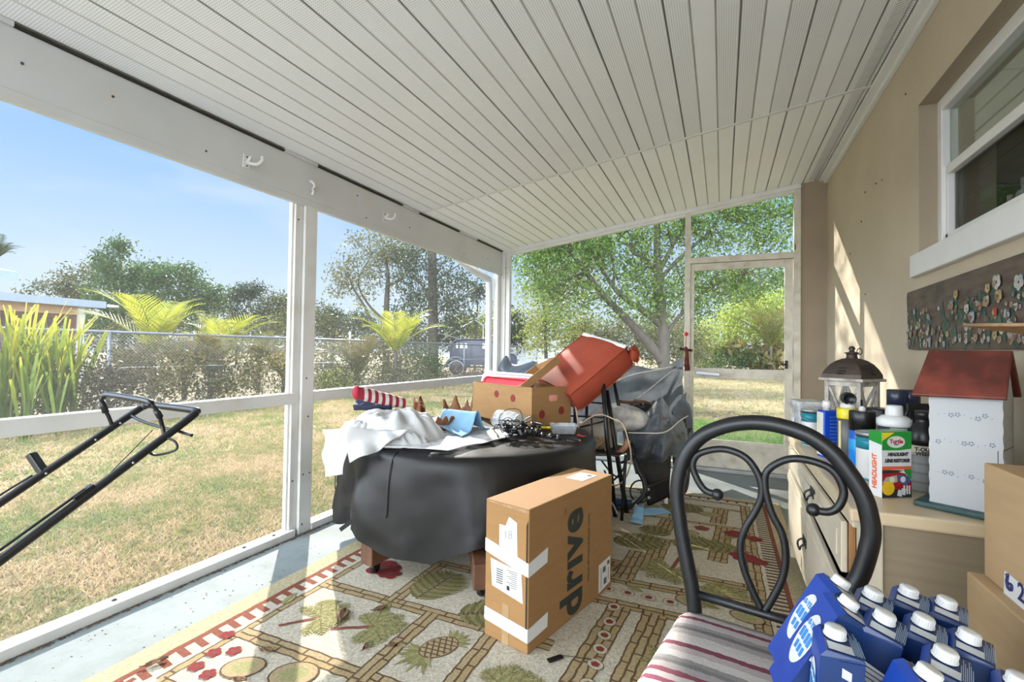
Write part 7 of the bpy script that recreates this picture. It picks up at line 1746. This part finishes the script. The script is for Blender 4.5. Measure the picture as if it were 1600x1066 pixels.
plant('spreading_tree', 'tall open grey green tree with leaning branches in the second bay', 'tree', og(602, 28), [bl(590, 388, 28, 42, 24, .32), bl(540, 425, 28, 24, 22, .18), bl(610, 425, 28, 42, 24, .26), bl(565, 450, 28, 22, 16, .08), bl(640, 395, 28, 26, 20, .16), bl(530, 455, 28, 12, 8, .04)], leaf_mat('oak_leaf', [(.075, .085, .04), (.14, .15, .055), (.22, .21, .08), (.10, .12, .05)]), .20, 120, 38, .32,
      [trunk_to(604, 28, [(604, 480), (606, 430), (600, 395)], .22, .05), ([od(588, 520, 28)[:], od(570, 480, 28)[:], od(552, 450, 28)[:], od(543, 425, 28)[:]], .10, .03), ([od(600, 500, 28)[:], od(575, 475, 28)[:], od(560, 440, 28)[:], od(580, 400, 28)[:]], .09, .03), ([od(606, 445, 28)[:], od(625, 438, 28)[:], od(645, 405, 28)[:]], .07, .03)], BARKD, TGP, twigs=26)
plant('trunk_tree', 'dark leafy tree with the thick straight trunk in the second bay', 'tree', og(676, 26), [bl(672, 400, 26, 44, 14, .14), bl(655, 440, 26, 40, 34, .24), bl(705, 450, 26, 32, 36, .22), bl(665, 490, 26, 50, 34, .26), bl(720, 490, 26, 24, 24, .12)], LDK, .19, 150, 40, .33,
      [trunk_to(677, 26, [(677, 540), (676, 450), (675, 396), (672, 372)], .30, .22), ([od(680, 440, 26)[:], od(700, 425, 26)[:], od(728, 408, 26)[:]], .06, .02), ([od(676, 470, 26)[:], od(655, 440, 26)[:], od(640, 425, 26)[:]], .07, .03), ([od(677, 500, 26)[:], od(700, 470, 26)[:], od(715, 440, 26)[:]], .06, .02)], BARKD, TGP, twigs=24)
plant('thin_tree', 'thin tree with one round tuft left of the corner post', 'tree', og(742, 30), [bl(744, 450, 30, 15, 10, .6), bl(748, 466, 30, 9, 8, .3)], LDK, .19, 26, 36, .24, [trunk_to(742, 30, [(744, 505), (746, 480), (744, 452)], .09, .03), ([od(743, 505, 30)[:], od(735, 485, 30)[:], od(729, 466, 30)[:]], .05, .02)], BARKD, TGP, twigs=5)
plant('bush', 'yellow green bushes behind the dark van', 'bush', og(735, 31), [bl(725, 515, 31, 26, 16, .5), bl(755, 510, 31, 24, 16, .5), bl(780, 500, 31, 18, 26, .3)], LYG, .20, 80, 36, .3)
plant('bush', 'dark green bushes left of the van under the thick trunk', 'bush', og(700, 29), [bl(700, 520, 29, 24, 24, .5), bl(640, 520, 29, 40, 22, .5)], LDK, .20, 80, 36, .3)
plant('palmetto', 'dark palmetto just right of the corner post', 'palm', og(812, 30), [bl(812, 510, 30, 16, 26, .7), bl(800, 535, 30, 22, 18, .3)], LDK, .30, 40, 34, .30)
# needle tree tip at the left edge
palm_tree(og(-14, 22), 18, 1.5, 'dark palm crown at the very left edge of the picture above the roof', LDK, 0, 5.1, 31, None)
if 0: plant('palm_crown', '', 'palm', og(-12, 22), [bl(-8, 394, 22, 14, 9, 1)], LDK, .70, 10, 60, .14, [trunk_to(-12, 22, [(-12, 450), (-10, 400)], .15, .12)], BARK)
# big tree beyond the end screen
D7 = 12.5
big = plant('spreading_tree', 'big many branched tree beyond the end screens, its crown filling the view', 'tree', og(1036, D7),
      [bl(1030, 350, D7, 70, 30, .12), bl(960, 390, D7, 60, 34, .11), bl(900, 400, D7, 50, 34, .10), bl(850, 430, D7, 34, 44, .09), bl(1040, 430, D7, 50, 50, .11), bl(1105, 350, D7, 60, 40, .11), bl(1150, 400, D7, 70, 44, .12), bl(1205, 350, D7, 50, 36, .10), bl(1110, 440, D7, 50, 36, .09), bl(880, 470, D7, 50, 40, .07), bl(980, 460, D7, 60, 50, .10), bl(1180, 440, D7, 50, 26, .05), bl(830, 400, D7, 22, 30, .03), bl(1060, 310, D7, 120, 30, .12), bl(1200, 310, D7, 80, 30, .10), bl(930, 350, D7, 60, 30, .06), bl(860, 300, D7, 80, 50, .10), bl(800, 330, D7 + 1, 70, 40, .06), ((-7.4, 12.4, 6.8), (2.3, 2.3, 1.3), .30), ((-6.4, 14.9, 4.9), (2.4, 2.0, 1.0), .12), ((-5.2, 13.2, 4.7), (1.8, 1.6, .8), .10), ((-5.6, 17, 5.2), (2.2, 2.2, 1.0), .12)],  # clumps at the end are out of view, added to shade wall and lawn
      LBG, .108, 500, 36, .22,
      [trunk_to(1038, D7, [(1036, 520), (1030, 460), (1027, 400), (1026, 320)], .17, .07), ([od(1034, 565, D7)[:], od(1019, 543, D7)[:], od(985, 505, D7)[:], od(945, 464, D7)[:], od(915, 425, D7)[:], od(893, 395, D7)[:]], .14, .05), ([od(1034, 510, D7)[:], od(1000, 482, D7)[:], od(968, 460, D7)[:], od(940, 420, D7)[:], od(918, 380, D7)[:]], .09, .03), ([od(1030, 430, D7)[:], od(1005, 405, D7)[:], od(985, 390, D7)[:], od(972, 365, D7)[:]], .07, .03), ([od(1030, 425, D7)[:], od(1050, 385, D7)[:], od(1075, 345, D7)[:]], .07, .03), ([od(1030, 440, D7)[:], od(1055, 410, D7)[:], od(1110, 360, D7)[:], od(1125, 330, D7)[:]], .06, .03), ([od(1036, 530, D7)[:], od(1065, 490, D7)[:], od(1110, 450, D7)[:], od(1165, 425, D7)[:]], .06, .02), ([od(945, 464, D7)[:], od(960, 430, D7)[:], od(950, 380, D7)[:]], .05, .02)], BARK, None, twigs=170, down=.5)
plant('spreading_tree', 'yellow green tree standing left of the big many branched tree, behind the tarp', 'tree', og(850, 18), [bl(850, 470, 18, 34, 46, .4), bl(880, 510, 18, 46, 34, .4), bl(840, 525, 18, 24, 26, .2), bl(900, 440, 18, 30, 36, .2)], LYG, .13, 190, 30, .26, [trunk_to(855, 18, [(852, 520), (848, 450)], .09, .03)], BARK, None, twigs=20)
plant('bush', 'mixed green thicket behind the orange cushion and the tarp', 'bush', og(960, 19), [bl(920, 535, 19, 46, 30, .3), bl(985, 530, 19, 50, 34, .35), bl(1040, 535, 19, 44, 34, .35), bl(1085, 540, 19, 24, 30, .15)], leaf_mat('thicket_leaf', [(.07, .10, .035), (.13, .16, .05), (.20, .20, .09), (.24, .17, .10)], k=.8), .13, 330, 34, .28)
plant('bush', 'sunlit yellow green bushes behind the lawn, seen through the screen door', 'bush', og(1150, 26), [bl(1120, 525, 26, 44, 34, .3), bl(1170, 510, 26, 44, 40, .35), bl(1212, 500, 26, 36, 50, .3), bl(1100, 550, 26, 30, 20, .15)], leaf_mat('sunlit_leaf', [(.13, .20, .03), (.24, .31, .045), (.40, .42, .08), (.17, .23, .05)], k=1.0), .17, 320, 34, .36)
plant('bush', 'green hedge bottom behind the lawn left of the fence post', 'bush', og(1110, 25), [bl(1115, 568, 25, 46, 14, .6), bl(1160, 560, 25, 30, 18, .4)], LG, .16, 90, 30, .26)
plant('bush', 'dry brown palm thatch behind the lawn, right of the fence post', 'bush', og(1200, 25), [bl(1198, 560, 25, 30, 20, .7), bl(1150, 548, 25, 20, 10, .2)], LBR, .40, 40, 34, .26, down=1.2)
palm_tree(og(1205, 24), 14, 3.4, 'fan of green fronds at the right of the screen door view', PLG, 0, 1.6, 12, None)
plant('broad_tree', 'distant green trees closing the view above the bushes behind the door', 'tree', og(1180, 42), [bl(1130, 470, 42, 60, 34, .5), bl(1215, 460, 42, 60, 40, .5), bl(1050, 500, 42, 60, 36, .4)], LG, .34, 140, 34, .6, [trunk_to(1180, 42, [(1180, 480)], .2, .1)])
# neighbour's house at the left
nh = thing('neighbour_house', 'neighbour house at the left with a pale roof edge over a brown screened porch', 'house', (-21, 6, GZ))
PALE = mat('pale_blue_fascia', (.30, .35, .41), .5, var=.05); BRN = mat('brown_porch_wall', (.14, .07, .045), .8, var=.2); HW_ = mat('house_wall', (.55, .36, .22), .8)
hx = -20.0
e1, e0 = atx(166, 479, hx), atx(-60, 460, hx)
m = MB(); m.add([(hx, e0.y - 8, 2.55), (hx, e1.y, 2.48), (hx, e1.y, 2.72), (hx, e0.y - 8, 2.82), (hx - 7, e0.y - 8, 3.0), (hx - 7, e1.y, 2.9), (hx - 7, e0.y - 8, 2.75), (hx - 7, e1.y, 2.65)], [(0, 1, 2, 3), (3, 2, 5, 4), (1, 7, 5, 2), (0, 6, 7, 1), (6, 4, 5, 7), (0, 3, 4, 6)]); m.build('flat_roof', PALE, nh, world=True)
MB().span((hx - 6.8, -4, GZ), (hx - .55, e1.y - .55, 2.5)).build('porch_wall', BRN, nh, world=True)
MB().span((hx - .56, -4, 2.22), (hx - .50, e1.y - .5, 2.52)).build('soffit_board', HW_, nh, world=True)
for y in (e1.y - .5, e1.y - 3.4, e1.y - 6.3): MB().span((hx - .56, y - .09, GZ), (hx - .42, y + .07, 2.5)).build('porch_post', PLASW if y > e1.y - 1 else BRN, nh, world=True)
for y in (e1.y - 2.2, e1.y - 5): MB().span((hx - .54, y - 1.0, .9), (hx - .50, y + 1.3, 2.1)).build('screen_panel', mat('porch_screen', (.07, .05, .045), .6, var=.3), nh, world=True)
q = atx(28, 432, hx - 3)
m = MB(); m.add([(hx - 3, q.y - 9, 3.5), (hx - 3, q.y, 3.46), (hx - 3, q.y, 3.74), (hx - 3, q.y - 9, 3.8), (hx - 9, q.y - 9, 4.7), (hx - 9, q.y, 4.7)], [(0, 1, 2, 3), (3, 2, 5, 4), (1, 5, 2), (0, 4, 5, 1)]); m.build('upper_roof', PALE, nh, world=True)
MB().span((hx - 8.5, q.y - 8, 2.8), (hx - 3.5, q.y - .5, 3.5)).build('upper_wall', HW_, nh, world=True)
MB().tube([(hx + .05, e1.y + .02, 2.58), (hx + .05, e1.y + .35, 2.55)], .05, 8).build('gutter_spout', PLASW, nh, world=True)
# vintage dark blue van behind the fence
vd = 25.0; vo = og(735, vd); vx = (og(775, vd) - og(690, vd)); vl = 3.9; vx.normalize(); vy = V(-vx.y, vx.x, 0)
vn = thing('vintage_van', 'dark blue vintage van parked behind the fence at the corner post', 'van', vo); VB = mat('van_navy', (.010, .016, .042), .3, var=.15, scale=2, coat=.4)
def vq(a, b_, z): return vx * a + vy * b_ + V(0, 0, z)
prof = [(-.98, .55), (-.98, 1.25), (-.92, 1.62), (-.70, 1.80), (-.3, 1.86), (.9, 1.86), (1.15, 1.82), (1.32, 1.62), (1.42, 1.22), (2.3, 1.12), (2.45, .95), (2.45, .5)]
rings = []
for b_, s in ((-.78, .93), (-.84, 1), (.84, 1), (.78, .93)): rings.append([vq(.6 + (a - .6) * s, b_, .5 + (z - .5) * (s if z > .6 else 1)) for a, z in prof])
loft(rings, smooth=False).build('body', VB, vn, bevel=.05, seg=3)
for a, w_ in ((-.62, .17), (-.38, .16), (.10, .28), (.62, .30)) if False else ((-.60, .10), (-.38, .16), (-.16, .14), (.75, .14), (1.0, .16)):
    MB().box(vq(a, -.85, 1.50), (w_, .02, .26), math.atan2(vx.y, vx.x)).build('window', mat('van_window', (.50, .52, .44), .1, var=.3), vn)
for a in (-.62, 1.75):
    for b_ in (-.80, .80):
        RA = Matrix((vx, V(0, 0, 1), vy)).transposed()
        MB().lathe([(.10, -.10), (.26, -.10), (.36, -.07), (.37, 0), (.36, .07), (.26, .10), (.10, .10)], vq(a, b_, .37), 20, M=RA).build('wheel', BLACKP, vn)
        MB().tube([vq(a + .37 * math.cos(t_), b_ - .11 * (1 if b_ < 0 else -1), .37 + .37 * math.sin(t_)) for t_ in [2 * PI * i / 20 for i in range(20)]], .018, 6, closed=True).build('pale_tyre_wall', mat('tyre_wall', (.45, .46, .48), .6), vn)
        MB().tube([vq(a + .50 * math.cos(t_), b_ * 1.02, .40 + .50 * math.sin(t_)) for t_ in [PI * i / 12 for i in range(13)]], .09, 8).build('wheel_arch', VB, vn)
MB().bar(vq(-1.1, -.86, .45), vq(2.4, -.86, .42), .12, .10).build('running_board', VB, vn); MB().bar(vq(-1.08, -.7, .60), vq(-1.08, .7, .60), .10, .06).build('bumper', GREY, vn); MB().ball(vq(2.46, -.6, .85), .11, 10).build('headlight', GREY, vn)
pf = thing('pole_frame', 'frame of thin crossed metal poles standing behind the van', 'frame', og(745, 27)); 
for a, b_ in (((640, 518), (718, 484)), ((718, 484), (772, 492)), ((722, 486), (770, 520)), ((690, 532), (760, 488)), ((755, 508), (785, 488)), ((640, 518), (668, 540)), ((764, 528), (790, 512)), ((668, 516), (720, 530))): MB().tube([od(*a, 27), od(*b_, 27)], .03, 6).build('pole', GREY if a[0] < 750 else PLASW, pf, world=True)
for a in (668, 720, 755): MB().tube([og(a, 27), od(a, 505, 27)], .03, 6).build('pole', GREY, pf, world=True)
pp = thing('white_post', 'thin white post with a cross bar standing in the shrubs behind the fence', 'post', og(547, 20)); MB().tube([og(547, 20), od(547, 518, 20)], .04, 7).build('upright', PLASW, pp, world=True); MB().tube([od(528, 546, 20), od(560, 546, 20)], .025, 6).build('cross_bar', PLASW, pp, world=True)
# gutter and downspout outside the corner
gt = thing('downspout', 'grey white downspout curving from the beam to the corner post outside the screen', 'gutter', (XL - .18, 5.2, 1.9)); GW = mat('gutter_white', (.62, .63, .64), .45, var=.05)
MB().tube(spline([(XL - .22, 4.55, 2.24), (XL - .20, 4.75, 2.17), (XL - .17, 5.02, 2.10), (XL - .13, 5.15, 2.06), (XL - .12, 5.19, 1.95), (XL - .12, 5.20, 1.0), (XL - .12, 5.20, GZ + .02)], 6), .042, 10).build('pipe', GW, gt, world=True)
# ------------------------------------------------------------------ camera, sky, sun
cam = bpy.data.cameras.new('camera'); co = bpy.data.objects.new('camera', cam); COL.objects.link(co)
cam.sensor_width = 36; cam.lens = _F * 36 / 1600; cam.clip_start = .05; cam.clip_end = 300
M = Matrix((CR, CU, -CF)).transposed().to_4x4(); M.translation = Vector((0, 0, CAM_H)); co.matrix_world = M
SC.camera = co
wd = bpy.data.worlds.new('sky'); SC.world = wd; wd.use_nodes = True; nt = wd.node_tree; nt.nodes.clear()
out = nt.nodes.new('ShaderNodeOutputWorld'); bg = N(nt, 'ShaderNodeBackground')
tc = N(nt, 'ShaderNodeTexCoord'); sp = N(nt, 'ShaderNodeSeparateXYZ'); nt.links.new(tc.outputs['Generated'], sp.inputs[0])
r = ramp(nt, [(0.0, (.76, .87, .96)), (.10, (.64, .81, .96)), (.30, (.33, .58, .94)), (.55, (.22, .46, .90)), (1, (.18, .40, .82))])
no = N(nt, 'ShaderNodeTexNoise', Scale=3.0, Detail=5.0); mp = N(nt, 'ShaderNodeMapping'); mp.inputs['Scale'].default_value = (1, 1, 3.5); nt.links.new(tc.outputs['Generated'], mp.inputs['Vector']); nt.links.new(mp.outputs[0], no.inputs['Vector'])
rc = ramp(nt, [(.52, (0, 0, 0)), (.75, (.45, .45, .45))]); nt.links.new(no.outputs['Fac'], rc.inputs['Fac'])
mxs = N(nt, 'ShaderNodeMix', data_type='RGBA'); mxs.inputs['B'].default_value = (.86, .92, 1, 1)
nt.links.new(sp.outputs['Z'], r.inputs['Fac']); nt.links.new(rc.outputs['Color'], mxs.inputs['Factor']); nt.links.new(r.outputs['Color'], mxs.inputs['A'])
nt.links.new(mxs.outputs['Result'], bg.inputs['Color'])
# sky behind the camera brightened as added fill light for the porch
mb = N(nt, 'ShaderNodeMapRange', interpolation_type='SMOOTHSTEP'); mb.inputs['From Min'].default_value = .15; mb.inputs['From Max'].default_value = -.45; mb.inputs['To Min'].default_value = SKY; mb.inputs['To Max'].default_value = SKY * BACK_FILL
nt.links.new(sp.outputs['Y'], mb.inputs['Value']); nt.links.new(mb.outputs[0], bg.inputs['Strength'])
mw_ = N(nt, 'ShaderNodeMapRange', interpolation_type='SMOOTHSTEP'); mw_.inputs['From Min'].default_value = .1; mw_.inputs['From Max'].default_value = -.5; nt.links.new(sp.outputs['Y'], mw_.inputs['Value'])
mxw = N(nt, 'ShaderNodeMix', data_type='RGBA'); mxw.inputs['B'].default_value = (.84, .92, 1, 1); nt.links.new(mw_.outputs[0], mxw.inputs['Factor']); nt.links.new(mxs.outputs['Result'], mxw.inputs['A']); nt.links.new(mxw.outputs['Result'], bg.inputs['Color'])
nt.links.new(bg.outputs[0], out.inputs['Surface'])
sl_ = bpy.data.lights.new('sun', 'SUN'); sl_.energy = SUN; sl_.angle = math.radians(.6); sl_.color = (1.0, .95, .86)
so = bpy.data.objects.new('sun', sl_); COL.objects.link(so)
el = math.radians(ELEV); d = Vector((math.cos(el) * .707, -math.cos(el) * .707, -math.sin(el)))
so.rotation_euler = d.to_track_quat('-Z', 'Y').to_euler()
vs_ = SC.view_settings; SC.display_settings.display_device = 'sRGB'; vs_.view_transform = 'Standard'; vs_.look = 'None'; vs_.gamma = 1.0; vs_.exposure = EXPO; vs_.use_curve_mapping = False
cy_ = SC.cycles; cy_.max_bounces = 10; cy_.diffuse_bounces = 6; cy_.glossy_bounces = 4; cy_.transmission_bounces = 6; cy_.transparent_max_bounces = 24; cy_.sample_clamp_indirect = 8.0; cy_.caustics_reflective = False; cy_.caustics_refractive = False
